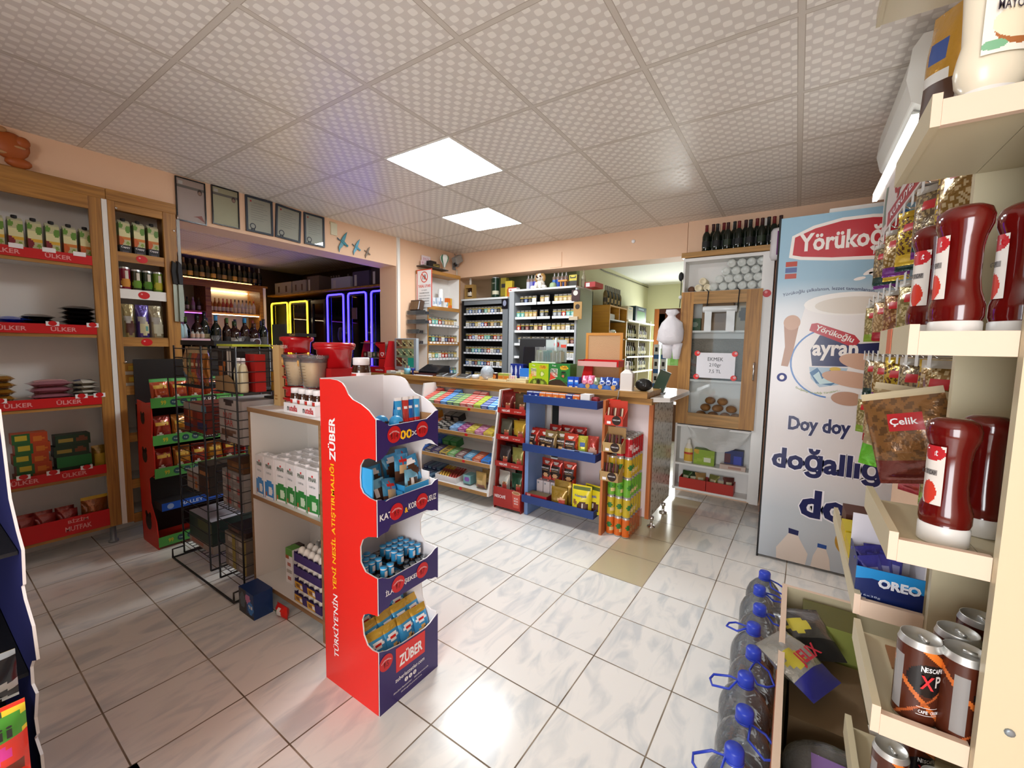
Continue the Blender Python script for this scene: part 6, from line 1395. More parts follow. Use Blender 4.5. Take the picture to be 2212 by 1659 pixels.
for i, (x, c) in enumerate(((-2.985, '#c9ccd8'), (-2.935, '#8a8cc4'), (-2.885, '#4a48b4'), (-2.835, '#6a6ac0'), (-2.60, '#4a7ac4'), (-2.545, '#3a5ab4'), (-2.49, '#7a8ac4'), (-2.435, '#4a3a6a'))):
	t = T('vodka_bottle', '%s bottle on the right cabinet behind the toy dog, %s from the left' % (['pale', 'lilac', 'violet', 'blue violet', 'sky blue', 'blue', 'pale blue', 'plum'][i], nth(i)), 'bottle', (x, 4.82, GTB), 'bottles behind the toy dog')
	m = bottle([(0.024, 0, P(c, .2)), (0.026, 0.01, P(c, .2)), (0.026, 0.12, P('#8a7468', .3)), (0.024, 0.155, 'glass_clear'), (0.008, 0.17, P('#d8d8dc', .2)), (0.008, 0.205)], P(c, .2), seg=12); m.part('body', t)
t = T('toy_dog', 'white and brown plush dog sitting on top of the right cabinet', 'toy dog', (-2.735, 4.70, GTB))
PW, PB, PD = mat('plush_white', srgb('#e6dfd4'), 0.9, bump=.5, bscale=120), mat('plush_brown', srgb('#b08850'), 0.9, bump=.5, bscale=120), mat('plush_dark', srgb('#4a2018'), 0.9)
def fuse(m, name, par, vox=0.006):
	o = m.part(name, par)
	r = o.modifiers.new('fuse', 'REMESH'); r.mode = 'VOXEL'; r.voxel_size = vox; r.use_smooth_shade = True
	s = o.modifiers.new('soft', 'SMOOTH'); s.iterations = 4
	return o
m = MB(); m.ball((0, 0.01, 0.06), 0.06, PW, 14, 10, (0.95, .9, 1.05)); m.ball((0, -0.005, 0.145), 0.052, PW, 14, 10, (1.0, .95, 1.0)); m.ball((0, -0.05, 0.125), 0.026, PW, 12, 8, (1.1, 1, .8))
for s in (-1, 1):
	m.ball((s * 0.085, -0.045, 0.022), 0.026, PW, 12, 8, (1.2, 1.3, .85)); m.ball((s * 0.05, -0.02, 0.03), 0.03, PW, 10, 8, (1.4, 1, .8)); m.ball((s * 0.03, -0.05, 0.05), 0.022, PW, 10, 8, (1, 1, 1.8)); m.ball((s * 0.032, -0.065, 0.02), 0.022, PW, 10, 8)
fuse(m, 'body', t)
for s, nm in ((-1, 'ear'), (1, 'ear')):
	m = MB(); m.ball((s * 0.056, 0.0, 0.135), 0.03, PB, 12, 8, (.6, .9, 1.5)); m.ball((s * 0.035, -0.008, 0.172), 0.03, PB, 10, 8, (1, 1.1, .8)); fuse(m, nm, t)
	m = MB(); m.ball((s * 0.026, -0.05, 0.152), 0.014, PD, 10, 8, (1.0, .6, .9)); m.part('eye', t)
m = MB(); m.ball((0, -0.076, 0.133), 0.010, 'black_gloss', 10, 8, (1.2, .8, .9)); m.part('nose', t)
t = T('candle_jar', 'pale green rounded jar right of the toy dog', 'jar', (-2.53, 4.66, GTB)); m = bottle([(0.04, 0), (0.045, 0.02), (0.04, 0.05), (0.02, 0.065), (0.0001, 0.066)], P('#9ab08a', .5), seg=14); m.part('body', t)
t = T('toy_stool', 'little wooden toy table at right on top of the cabinet', 'toy', (-2.39, 4.66, GTB)); m = MB(); m.box(-0.06, 0.06, -0.03, 0.03, 0.065, 0.085, P('#c9913f', .5))
for x in (-0.035, 0.025): m.box(x, x + 0.012, -0.02, 0.02, 0, 0.065, P('#b5782f', .5))
m.part('body', t)
t = T('yellow_box', 'yellow and black small box perched at right end of the cabinet top', 'box', (-2.27, 4.70, GTB)); m = carton(0.10, 0.06, 0.14, deco(P('#2c2418'), ('r', 0, 1, .55, 1, P('#c9b83a')), ('r', .15, .85, .7, .92, P('#2a2a1c')), ('r', .25, .75, .76, .86, P('#d9c83a'))), P('#5a4a2a')); m.part('body', t)
t = T('spirit_bottle', 'frosted bottle at the right end of the cabinet top', 'bottle', (-2.21, 4.84, GTB)); m = bottle(spirit_prof(P('#a8a48a', .3), P('#b8b49a'), P('#c9c4aa'), 0.215, 0.03), P('#a8a48a', .3)); m.part('body', t)
t = T('red_carton', 'red carton lying on the side top of the right cabinet', 'box', (-2.10, 4.95, 2.19)); m = MB(); m.box(-0.075, 0.06, -0.15, 0.10, 0.0235, 0.085, P('#b5201c', .4)); m.quad((-0.06, -0.1506, 0.03), (0.05, 0, 0), (0, 0, 0.045), WHI); m.part('body', t)
m = MB((-3.26, 4.69, 1.98)); m.box(-3.315, -3.215, 4.683, 4.688, 1.985, 2.135, P('#141218', .3)); m.disc((-3.265, 4.6825, 2.06), X, Z, 0.028, P('#8a90a8'), 14, 0.001, 0.04); m.thing('poster_card', 'small dark card with pale face-like oval on the middle cabinet', 'card')
for i, (z, h, c, c2, nm) in enumerate(((2.03, 0.13, '#3a1c18', '#d8d0c8', 'dark brown card with round badge'), (1.82, 0.2, '#b08a52', '#3a2c22', 'kraft card with dark badge'))):
	m = MB((-2.2, 4.58, z)); m.box(-2.235 + 0.03 * i, -2.13 + 0.03 * i, 4.575, 4.585, z, z + h, P(c, .5)); m.disc((-2.185 + 0.03 * i, 4.575, z + h * .72), X, Z, 0.03, P(c2), 16, 0.001)
	if i: m.box(-2.25, -2.14, 4.55, 4.575, z - 0.01, z + 0.03, P('#c4b49a'))
	m.thing('hanging_card', nm + ' hanging at right edge of the right cabinet', 'card')
# ------------------------------------------------------------------ store room behind, far right
t = T('yellow_cabinet', 'yellow sided open cabinet against pale green wall of the store room', 'cabinet', (-2.45, 6.35, 0))
wood('yellow_board', srgb('#c28f2c'), srgb('#b5822a'), .5)
m = MB(t); m.box(-2.6, -2.3, 5.98, 6.0, 0, 2.12, 'yellow_board'); m.box(-2.6, -2.3, 6.72, 6.74, 0, 2.12, 'yellow_board'); m.box(-2.61, -2.6, 5.98, 6.74, 0, 2.12, 'yellow_board'); m.box(-2.6, -2.3, 6.0, 6.72, 2.10, 2.12, 'yellow_board'); m.part('carcass', t)
m = MB(t); m.box(-2.6, -2.31, 6.4, 6.42, 1.92, 2.1, 'yellow_board'); m.part('divider', t)
for z in (1.9, 1.62, 1.3):
	m = MB(t); m.box(-2.6, -2.31, 6.0, 6.72, z, z + 0.02, P('#5a5a42')); m.part('shelf', t)
for i in range(9):
	shared('wn%d' % (i % 2), sh_w('glass_green_dark' if i % 2 else P('#6a5a34', .2), P('#b09a6a' if i % 2 else '#3a3428'), P('#8a8a80'), 0.29, 0.033), 'wine_bottle', 'wine bottle on top of the yellow cabinet, %s from the left' % nth(i), 'wine bottle', (-2.40, 6.04 + i * 0.074, 2.1205), 'wine bottles on the yellow cabinet')
m = MB((-2.4, 6.2, 1.93)); m.box(-2.5, -2.34, 6.06, 6.30, 1.9205, 2.0, P('#9a9686', .5)); m.thing('storage_box', 'grey box on the top shelf inside the yellow cabinet', 'box')
m = MB((-2.4, 6.35, 1.65)); m.lathe([(0.08, 1.641), (0.1, 1.72), (0.1, 1.76), (0.05, 1.78)], 'chrome', (-2.42, 6.3, 0), 14); m.thing('metal_pot', 'shiny metal pot on the second shelf of the yellow cabinet', 'pot')
t = T('wine_rack', 'pale shelf of upright wine bottles beyond the yellow cabinet', 'rack', (-2.45, 7.5, 0))
m = MB(t)
for y in (6.8, 7.45, 8.15): m.box(-2.6, -2.32, y, y + 0.02, 0, 2.0, P('#d8d2b4', .5))
m.part('post', t)
WZ = (1.655, 1.36, 1.10)
for z in WZ + (1.95,):
	m = MB(t); m.box(-2.6, -2.28, 6.76, 8.25, z - 0.025, z, P('#e6e0c4', .4)); m.part('shelf', t)
for k, z in enumerate(WZ):
	for i in range(14):
		y = 6.86 + i * 0.093
		if abs(y - 7.46) < 0.045: y += 0.03
		v = (i + k) % 3
		shared('wr%d' % v, sh_w(['glass_green_dark', 'glass_brown_dark', P('#6a6a34', .15)][v], P(['#d8d4b4', '#cfc8a0', '#e0dcc0'][v]), P('#3a2a20'), 0.235, 0.033), 'wine_bottle', 'wine bottle in the pale rack, %s shelf from top, %s from near end' % (nth(k), nth(i)), 'wine bottle', (-2.40, y, z + 0.0005), 'wine bottles in the pale rack')
for i, (y, w, h, c, c2) in enumerate(((6.92, 0.26, 0.22, '#c9c2a0', '#a8a48a'), (7.5, 0.6, 0.26, '#1f3a44', '#3f8a34'))):
	t = T('toy_carton', ['cream carton on top of the wine rack', 'dark blue and green printed carton on top of the wine rack'][i], 'carton', (-2.42, y, 1.9505), rz=RX); m = carton(w, 0.22, h, deco(P(c), ('r', .08, .92, .1, .7, P(c2)), ('r', .2, .35, .15, .6, P(c2)), ('r', .25, .75, .8, .92, P('#8aa0b0'))), P(c)); m.part('body', t)
m = MB((-1.95, 8.93, 1.1)); m.box(-2.47, -2.38, 8.93, 9.0, 0, 2.3, 'orange_wood'); m.box(-1.49, -1.4, 8.93, 9.0, 0, 2.3, 'orange_wood'); m.box(-2.38, -1.49, 8.93, 9.0, 2.2, 2.3, P('#4a1c12', .4)); m.box(-2.38, -2.26, 8.93, 9.0, 1.85, 2.2, P('#5a2a18', .4)); m.box(-2.38, -1.49, 8.93, 9.0, 1.8, 2.2, P('#5a2413', .4)); m.box(-2.38, -1.49, 8.93, 9.0, 0, 1.16, P('#8a5a34', .4)); m.struct('door_1')
m = MB((-1.95, 9.0, 1.5)); m.box(-2.38, -1.49, 8.96, 8.965, 1.16, 1.8, 'glass'); m.struct('window_1')
m = MB((-1.8, 9.5, 0)); m.box(-6, 3, 12, 12.2, -0.5, 1.5, mat('outside_green', srgb('#7aa44a'), .9)); m.box(-6, 3, 9.06, 12, -0.15, -0.05, P('#b9b4a4')); m.struct('outside_garden')
for i in range(2):
	for k in range(4):
		shared('wtr', lambda: carton(0.085, 0.1, 0.24, deco(P('#dfe6ea'), ('r', 0, 1, .0, .25, P('#3a6aa8')), ('r', .3, .7, .55, .8, P('#2a2a2c'))), P('#d4dde2')), 'water_carton', 'white and blue carton stacked by the store room door, %s column, %s up' % ('left' if i == 0 else 'right', nth(k)), 'carton', (-1.95 + i * 0.12, 7.3, 0.6005 + k * 0.241), 'cartons stacked by the store room door')
m = MB((-1.85, 7.3, 0)); m.box(-2.15, -1.55, 7.1, 7.5, 0, 0.6, P('#6a4a34', .5)); m.thing('low_table', 'low brown chest under the white and blue cartons', 'chest')
m = MB((-2.55, 7.2, 2.73)); m.tube([(-2.615, 5.7, 2.75), (-2.612, 6.5, 2.70), (-2.612, 7.6, 2.72), (-2.612, 8.88, 2.74)], 0.008, P('#5a5a44')); m.thing('cable', 'dark cable along the top of the pale green store room wall', 'cable')
# ------------------------------------------------------------------ on the counter
CZ = CT + 0.0008
m = MB((-4.3, 3.45, 0)); m.box(-4.62, -4.085, 3.37, 3.56, CT - 0.05, CT, OAKX); m.box(-4.6, -4.085, 3.39, 3.55, 0, CT - 0.05, P('#3a2418')); m.thing('side_counter', 'short oak counter end reaching through the bar opening', 'counter')
def bx(name, label, cat, x0, x1, y0, y1, z0, z1, fn, side, top=None, grp=None, nx=12, ny=10, txt=None, rz=0):
	t = T(name, label, cat, ((x0 + x1) / 2, (y0 + y1) / 2, z0), grp, rz)
	m = carton(x1 - x0, y1 - y0, z1 - z0, fn, side, top, nx, ny)
	if txt:
		for s, u, v, w, h, ma in txt: m.text(s, ((u - .5) * (x1 - x0), -(y1 - y0) / 2, v * (z1 - z0)), X, Z, w, ma, h, 0.012)
	m.part('body', t); return t
LIM, DGR = P('#a6c41e', .4), P('#2c7a34', .4)
OPEN1, OPEN2 = P('#5a6a1e', .5), P('#3a2a1c', .5)
bx('gum_carton', 'lime green counter carton lettered TENNIS BALL', 'carton', -2.105, -1.893, 3.44, 3.58, CZ, 1.335, deco(LIM, ('c', .5, 0, .45, .28, OPEN1), ('c', .3, .08, .08, .1, P('#9ab048')), ('c', .5, .12, .08, .12, P('#2a2a14')), ('c', .68, .06, .08, .1, P('#8aa63a')), ('c', .68, .5, .13, .15, P('#8fae28')), ('c', .68, .5, .08, .1, P('#d8dc9a')), ('c', .72, .82, .2, .1, P('#d8a42a')), ('r', .1, .4, .38, .78, P('#d9dca8')), ('c', .1, .34, .1, .12, P('#e0b42a'))), LIM, None, None, 26, 26, [('TENNIS', .25, .68, .058, .026, P('#4a5460')), ('BALL', .25, .49, .058, .05, P('#e08a4a')), ('Toffy', .72, .83, .06, .03, P('#8a5a14')), ('Top', .25, .9, .03, .016, WHI)])
bx('gum_carton', 'dark green counter carton lettered WATER MELON', 'carton', -1.89, -1.675, 3.44, 3.58, CZ, 1.34, deco(DGR, ('c', .45, 0, .5, .26, OPEN2), ('c', .7, .5, .14, .16, P('#1f5a24')), ('c', .7, .62, .1, .05, P('#20261c')), ('c', .68, .44, .06, .05, P('#d0705a')), ('c', .72, .82, .2, .1, P('#e0b42a')), ('r', .06, .42, .38, .76, P('#d9dcc8')), ('d', .36, .4, .9, P('#3a8a3c'))), DGR, None, None, 26, 26, [('WATER', .24, .66, .072, .036, P('#30343a')), ('MELON', .24, .5, .072, .036, P('#d0403a')), ('Toffy', .72, .83, .06, .03, P('#8a4a14')), ('Top', .25, .9, .04, .016, WHI)])
m = MB((-1.84, 3.4385, 1.2)); m.poly((-1.845, 3.4385, 1.185), X, Z, [(-0.035, 0), (0.03, 0.025), (-0.025, 0.06)], P('#d2412c'), 0); m.poly((-1.845, 3.4385, 1.185), X, Z, [(-0.038, -0.005), (0.034, 0.022), (0.03, 0.025), (-0.035, 0)], P('#e8e8d0'), 0); m.box(-1.85, -1.84, 3.439, 3.4398, 1.19, 1.2, DGR); m.thing('melon_sticker', 'red melon slice print on the dark green carton', 'sticker')
t = T('acrylic_holder', 'clear acrylic holder with teal strips on top of the green cartons', 'holder', (-1.93, 3.55, 1.3405))
m = MB(t); m.box(-2.09, -1.835, 3.46, 3.58, 1.3405, 1.352, P('#d5e0d4', .2)); m.part('base', t)
m = MB(t); m.box(-2.06, -1.785, 3.475, 3.479, 1.352, 1.49, 'clear_plastic'); m.box(-2.06, -1.785, 3.56, 3.564, 1.352, 1.49, 'clear_plastic'); m.box(-2.0, -1.78, 3.572, 3.578, 1.352, 1.56, mat('frosted_plastic', srgb('#ccd6d4'), .3, alpha=.75)); m.part('walls', t)
m = MB(t)
for k in range(14):
	x = -2.05 + k * 0.0188
	m.box(x, x + 0.012, 3.482, 3.556, 1.353, 1.46 - 0.01 * (k % 3), P('#4fa39a' if 4 <= k <= 7 else ('#cfd8c8' if k % 2 else '#a9b08c'), .4))
m.part('strips', t)
m = MB(t); m.disc((-1.885, 3.571, 1.515), X, Z, 0.027, RED, 18, 0.0005); m.text('20', (-1.888, 3.571, 1.515), X, Z, 0.03, WHI, 0.022, 0.02, off=.001); m.box(-1.84, -1.785, 3.570, 3.571, 1.485, 1.515, P('#d9503e')); m.lathe([(0.013, 1.36), (0.013, 1.57), (0.01, 1.575)], P('#cfdcdc', .2), (-1.872, 3.535, 0), 10); m.part('price_tag', t, 'red tags and a pale tube')
t = T('till_monitor', 'black monitor seen from behind on the counter left of the lime carton', 'monitor', (-2.2, 3.72, CZ))
m = MB(t); m.box(-2.40, -2.02, 3.70, 3.72, 1.20, 1.575, 'black_matte', Rx(-.08)); m.part('screen', t, bevel=.006)
m = MB(t); m.box(-2.32, -2.06, 3.655, 3.70, 1.28, 1.50, 'black_gloss', Rx(-.08)); m.part('back_cover', t, bevel=.015)
m = MB(t); m.box(-2.27, -2.15, 3.70, 3.76, CZ + .012, 1.22, 'black_matte'); m.box(-2.32, -2.10, 3.66, 3.85, CZ, CZ + .012, 'black_matte'); m.part('stand', t)
for i in range(3):
	bx('gum_box', 'dark blue gum box in front of the black monitor, %s from the left' % nth(i), 'box', -2.415 + i * .052, -2.366 + i * .052, 3.585, 3.66, CZ, 1.315, deco(P('#1c2f84', .3), ('c', .3, .6, .25, .3, P('#c4cce0')), ('r', 0, 1, 0, .2, P('#14141c'))), P('#18266a'), None, 'dark blue gum boxes')
bx('tissue_pack', 'bright blue box on a white base behind the slatted tray', 'box', -2.26, -2.115, 3.52, 3.60, CZ, 1.275, deco(P('#2f74d0', .4), ('r', 0, 1, 0, .42, P('#b8b4ac')), ('r', .48, .56, .0, .4, WHI)), P('#2f74d0'))
PALE = P('#d9cba0', .6)
for i, (x0, x1, h) in enumerate(((-2.33, -2.112, 0.034), (-2.56, -2.335, 0.022))):
	t = T('slat_tray', 'pale wooden slatted tray on the counter, %s one' % ('right' if i == 0 else 'left'), 'tray', ((x0 + x1) / 2, 3.46, CZ)); m = MB(t)
	for z in ((0, .014), (.019, .034)) if i == 0 else ((0, .022),): m.box(x0, x1, 3.40, 3.406, CZ + z[0], CZ + z[1], PALE); m.box(x0, x1, 3.50, 3.506, CZ + z[0], CZ + z[1], PALE)
	m.box(x0, x0 + .006, 3.406, 3.5, CZ, CZ + h, PALE); m.box(x1 - .006, x1, 3.406, 3.5, CZ, CZ + h, PALE); m.box(x0 + .006, x1 - .006, 3.406, 3.5, CZ, CZ + .006, PALE); m.part('tray', t)
for i in range(2):
	bx('cookie_box', 'small amber printed box in the left slatted tray, %s' % ('left' if i == 0 else 'right'), 'box', -2.45 + i * .066, -2.39 + i * .066, 3.42, 3.47, CZ + .0065, 1.225, deco(P('#d0913f'), ('r', 0, 1, .75, 1, P('#9aa84a')), ('r', .1, .9, .35, .6, P('#c5742a')), ('r', 0, 1, 0, .12, P('#e0d4b4'))), P('#d8c9a0'))
shared('smallcan', lambda: can(.026, .075, deco(P('#4a1d14', .2), ('c', .5, .5, .15, .3, P('#c9742a')))), 'coffee_can', 'small dark brown can at the left end of the left slatted tray', 'can', (-2.50, 3.445, CZ + .0065))
t = T('striped_pack', 'white and red striped pack standing in the right slatted tray', 'pack', (-2.29, 3.45, CZ + .0065)); m = carton(.06, .04, .055, lambda u, v: P('#b5403a') if int(u * 10) % 2 else WHI, WHI, None, 10, 4); m.part('body', t)
mat('crystal', srgb('#c4d0dc'), .08, alpha=.55, spec=.9, bump=1.0, bscale=40)
m = MB((-2.66, 3.52, CZ)); m.ball((-2.66, 3.52, CZ + .072), .072, 'crystal', 14, 9); m.thing('glass_ball', 'round crackled glass ball on the counter near the middle', 'glass ball')
for i, (x, w) in enumerate(((-3.24, .10), (-3.12, .11), (-2.93, .15))):
	t = T('card_terminal', 'grey and black card terminal lying on the counter, %s from the left' % nth(i), 'card terminal', (x, 3.47, CZ), 'card terminals'); m = MB(t); m.box(x - w / 2, x + w / 2, 3.42, 3.52, CZ, CZ + .03, P('#9a9ea2', .4), Rx(.25)); m.part('body', t, bevel=.006)
	m = MB(t); m.box(x - w * .42, x + w * .42, 3.425, 3.515, CZ + .0305, CZ + .034, 'black_gloss', Rx(.25), (x, 3.47, CZ)); m.part('screen', t)
m = MB((-2.8, 3.5, CZ)); m.lathe([(.04, 0), (.042, .03), (.03, .045)], P('#c4ccd4', .2), (-2.80, 3.5, CZ), 14); m.thing('glass_bowl', 'small pale glass bowl between terminals and glass ball', 'bowl')
t = T('cash_printer', 'black slanted till printer on the counter in front of the cigarettes', 'printer', (-3.48, 3.58, CZ + .026)); m = MB(t); m.prism([(3.48, CZ + .026), (3.70, CZ + .026), (3.70, CZ + .11), (3.62, CZ + .115), (3.48, CZ + .05)], 'x', -3.62, -3.34, 'black_gloss'); m.part('body', t, bevel=.006)
m = MB((-3.48, 3.55, CZ)); m.box(-3.66, -3.36, 3.45, 3.70, CZ, CZ + .025, P('#4a2420', .4)); m.thing('ledger', 'maroon ledger under the black till printer', 'book')
m = MB((-3.45, 3.42, CZ)); m.box(-3.62, -3.36, 3.38, 3.44, CZ, CZ + .006, P('#e4e4e8')); m.thing('paper_sheet', 'white paper lying at the counter edge before the ledger', 'paper')
t = T('cctv_monitor', 'grey framed screen of nine camera pictures at left end of the counter', 'monitor', (-3.87, 3.52, CZ), rz=-0.06)
GF = P('#9ea6ae', .4)
m = MB(); m.box(-.20, .20, -.02, .02, .04, .42, ['black_matte', GF, GF, 'black_matte', GF, GF]); m.part('frame', t, bevel=.006)
m = MB(); pal = ['#6a4a38', '#7c6a44', '#8a7a5a', '#5c6a50', '#5a6a50', '#6c7a58', '#4a2418', '#6a6a5c', '#1f7a68']
for r in range(3):
	for c in range(3):
		b0 = pal[r * 3 + c]; q = [P(b0, .2, emit=.35), P('#a8a478', .2, emit=.35), P('#3a3228', .2, emit=.2)]
		fn = deco(q[0], ('c', .3 + .1 * c, .5, .22, .3, q[2]), ('d', .5, .62, .7, q[1])) if not (r == 2 and c == 2) else (lambda u, v: q[0])
		m.grid((-.165 + c * .108, -.0215, .30 - r * .108), (.106, 0, 0), (0, 0, .106), 8, 8, fn)
m.part('screen', t)
m = MB(); m.box(-.08, .08, -.03, .08, 0, .012, 'black_matte'); m.box(-.03, .03, -.01, .02, .012, .05, 'black_matte'); m.part('stand', t)
for i, (x, c, nm) in enumerate(((-3.79, '#7fc4dc', 'pale blue'), (-3.70, '#1f2f9a', 'dark blue'))):
	t = T('pen_cup', nm + ' cup at the left end of the counter', 'cup', (x, 3.46, CZ)); m = MB(t); m.lathe([(.035 if i == 0 else .012, CZ), (.04 if i == 0 else .012, CZ + .05), (.038 if i == 0 else .03, CZ + .07)], P(c, .3), (x, 3.46, 0), 14)
	if i == 0:
		for k in range(4): m.tube([(x - .015 + k * .01, 3.46, CZ + .02), (x - .03 + k * .02, 3.46, CZ + .10)], .003, P(['#c9b43a', '#2a3a8a', '#c9603a', '#e0e0e0'][k]), 5)
	m.part('body', t)
for i in range(3):
	x = -4.03 + i * .085
	m = MB((x, 3.43, CZ)); m.box(x - .04, x + .04, 3.385, 3.455, CZ, CZ + .035 - .008 * i, P(['#d8d8d0', '#cfcfc8', '#d9d0a4'][i])); m.thing('paper_tray', 'white paper pad by the CCTV screen, %s from the left' % nth(i), 'paper', 'white paper pads')
t = T('sweets_display', 'red sweets display with heart at far left end of the counter', 'display stand', (-4.33, 3.47, CT + .001))
zb = CT + .001
m = MB(t)
for x in (-4.58, -4.12): m.prism([(3.38, zb + .07), (3.54, zb + .07), (3.54, 1.53), (3.46, 1.53)], 'y' if False else 'x', x, x + .01, P('#a8141a', .4))
m.part('side_panel', t)
m = MB(t); m.poly((-4.23, 3.40, zb + .07), X, Z, [(0, 0), (.12, 0), (.12, .30), (-.05, .30), (-.06, .27), (.02, .22)], P('#d0201e', .4)); m.poly((-4.23, 3.402, zb + .07), -X, Z, [(0, 0), (-.12, 0), (-.12, .30), (.05, .30), (.06, .27), (-.02, .22)], P('#a01818', .4)); m.tube([(-4.16 + .026 * 1.0 * (16 * math.sin(a) ** 3) / 16, 3.398, zb + .225 + .0017 * (13 * math.cos(a) - 5 * math.cos(2 * a) - 2 * math.cos(3 * a) - math.cos(4 * a))) for a in [2 * PI * k / 24 for k in range(24)]], .003, WHI, 5, True); m.part('front_panel', t, 'red front panel with white heart outline')
for z in (zb + .17, 1.50):
	m = MB(t); m.box(-4.57, -4.12, 3.40, 3.54, z, z + .008, P('#8a7a80', .4)); m.part('shelf', t)
m = MB(t); m.box(-4.6, -4.10, 3.385, 3.55, zb, zb + .07, P('#b5161a', .4)); m.text('NAPOLİTEN', (-4.2, 3.385, zb + .035), X, Z, .14, WHI, .025, .02); m.part('base_box', t)
for i in range(5):
	shared('swt%d' % (i % 3), lambda: carton(.07, .05, .07, deco(P(['#5a1a1c', '#d8ccc4', '#2a4a3a'][i % 3]), ('c', .5, .5, .3, .3, P('#b8a890'))), P(['#5a1a1c', '#d8ccc4', '#2a4a3a'][i % 3])), 'sweet_box', '%s sweet box on the red sweets display, %s from the left' % (['maroon', 'cream', 'green'][i % 3], nth(i)), 'box', (-4.53 + i * .085, 3.46, zb + .179), 'sweet boxes on the red display')
t = T('biscuit_tray', 'blue printed cardboard tray of biscuit packets at right of the counter', 'tray', (-1.38, 3.42, CZ))
m = MB(t); m.box(-1.565, -1.22, 3.375, 3.379, CZ, CZ + .032, P('#3f68b0')); m.box(-1.565, -1.22, 3.52, 3.524, CZ, CZ + .03, P('#3f68b0')); m.box(-1.561, -1.224, 3.379, 3.52, CZ, CZ + .003, BRN)
for k in range(6): m.disc((-1.53 + k * .057, 3.3745, CZ + .02), X, Z, .02, P('#d8a054') if k % 2 else P('#4a78c4'), 14, .0005)
m.part('tray', t)
for i, (x, c, c2, h, nm) in enumerate(((-1.53, '#d86a8c', '#f0b8c4', .10, 'pink'), (-1.475, '#d86a8c', '#f0b8c4', .105, 'rose'), (-1.42, '#7a8a6a', '#9aa48a', .09, 'green'), (-1.365, '#2a4a9a', '#d8dce8', .095, 'blue and white'), (-1.31, '#1f3f90', '#c9d0e4', .10, 'navy'), (-1.255, '#2f5ab4', '#d8dce8', .095, 'bright blue'))):
	t = T('biscuit_packet', '%s biscuit packet in the blue tray on the counter' % nm, 'packet', (x, 3.44, CZ + .0035), 'biscuit packets in the blue tray')
	m = pouch(.062, h, .05, deco(foil(c), ('c', .5, .5, .38, .25, P(c2)), ('r', .2, .8, .45, .55, P(c))), foil(c), seed=140 + i); m.v = [(a, b_ * math.cos(.25) + cz * math.sin(.25), cz * math.cos(.25)) for a, b_, cz in m.v]; m.part('body', t)
for i in range(2):
	bx('wafer_box', 'royal blue wafer box on the counter left of the biscuit tray, %s' % ('left' if i == 0 else 'right'), 'box', -1.672 + i * .065, -1.61 + i * .045, 3.39, 3.45, CZ, 1.232, deco(P('#1f50c0', .3), ('c', .5, .45, .4, .2, P('#2f80e0')), ('r', .15, .85, .55, .66, P('#d8e4f4')), ('c', .5, .02, .3, .08, P('#e0d8c8'))), P('#1a3a94'))
t = T('gel_bottle', 'white wrapped square bottle with pump neck on the counter', 'bottle', (-1.15, 3.44, CZ)); m = MB(); GW = P('#e2dcd6', .45)
m.prism([(-.052, -.03), (.052, -.03), (.052, .03), (-.052, .03)], 'z', 0, .14, GW); m.lathe([(.0735, .14), (.06, .16), (.02, .178), (.018, .182)], GW, seg=4, R=Rz(PI / 4) , smooth=False, sx=1, sy=.6) if False else None
m.add([(-.052, -.03, .14), (.052, -.03, .14), (.052, .03, .14), (-.052, .03, .14), (-.016, -.014, .175), (.016, -.014, .175), (.016, .014, .175), (-.016, .014, .175)], [(0, 1, 5, 4), (1, 2, 6, 5), (2, 3, 7, 6), (3, 0, 4, 7), (4, 5, 6, 7)], GW); m.grid((.0525, -.02, .03), (0, .04, 0), (0, 0, .08), 1, 1, P('#c9bfae')); m.part('body', t, bevel=.006)
m = MB(); m.lathe([(.014, .176), (.014, .205), (.011, .21), (.011, .232), (.014, .236), (.014, .242)], P('#d0ccc4', .4), seg=12); m.part('cap', t)
t = T('black_bag', 'crumpled black bag on the counter beside the white bottle', 'bag', (-1.03, 3.50, CZ)); m = MB(); m.ball((0, 0, .05), .062, mat('black_plastic', (.015, .015, .015), .3, bump=.8, bscale=30), 14, 9, (1.15, .9, .85)); m.part('body', t)
t = T('price_terminal', 'dark slanted flat screen at the right end of the counter', 'screen', (-.99, 3.80, 1.10)); m = MB(); m.box(-.05, .045, -.008, .006, .03, .21, P('#3a4a3c', .2), Ry(.35)); m.box(-.05, .05, -.04, .05, 0, .012, 'steel_grey'); m.tube([(0, 0, .01), (.02, 0, .05)], .01, 'steel_grey'); m.part('body', t)
t = T('cork_board', 'framed cork board behind the red tray on the counter', 'board', (-1.6, 3.88, CZ)); m = MB(t)
CORK = mat('cork', srgb('#c09a72'), .8, bump=.3, bscale=150); FRW = P('#c98a3e', .5)
m.box(-1.70, -1.38, 3.885, 3.893, 1.20, 1.61, CORK); m.part('panel', t)
m = MB(t)
for q in ((-1.725, -1.70, 1.18, 1.635), (-1.38, -1.355, 1.18, 1.635), (-1.70, -1.38, 1.61, 1.635), (-1.70, -1.38, 1.18, 1.20)): m.box(q[0], q[1], 3.88, 3.9, q[2], q[3], FRW)
m.part('frame', t)
m = MB(t); m.box(-1.6, -1.45, 3.86, 3.94, CZ, 1.18, 'red_strip'); m.part('foot', t)
t = T('red_tray_stand', 'red tray stand with pale pink front lip on the counter', 'tray stand', (-1.53, 3.8, CZ)); m = MB(t); RT = P('#c4181c', .4)
m.box(-1.73, -1.33, 3.72, 3.86, 1.318, 1.324, RT); m.box(-1.73, -1.33, 3.855, 3.86, 1.324, 1.38, RT); m.box(-1.73, -1.724, 3.72, 3.855, 1.324, 1.375, RT); m.box(-1.336, -1.33, 3.72, 3.855, 1.324, 1.375, RT); m.part('tray', t)
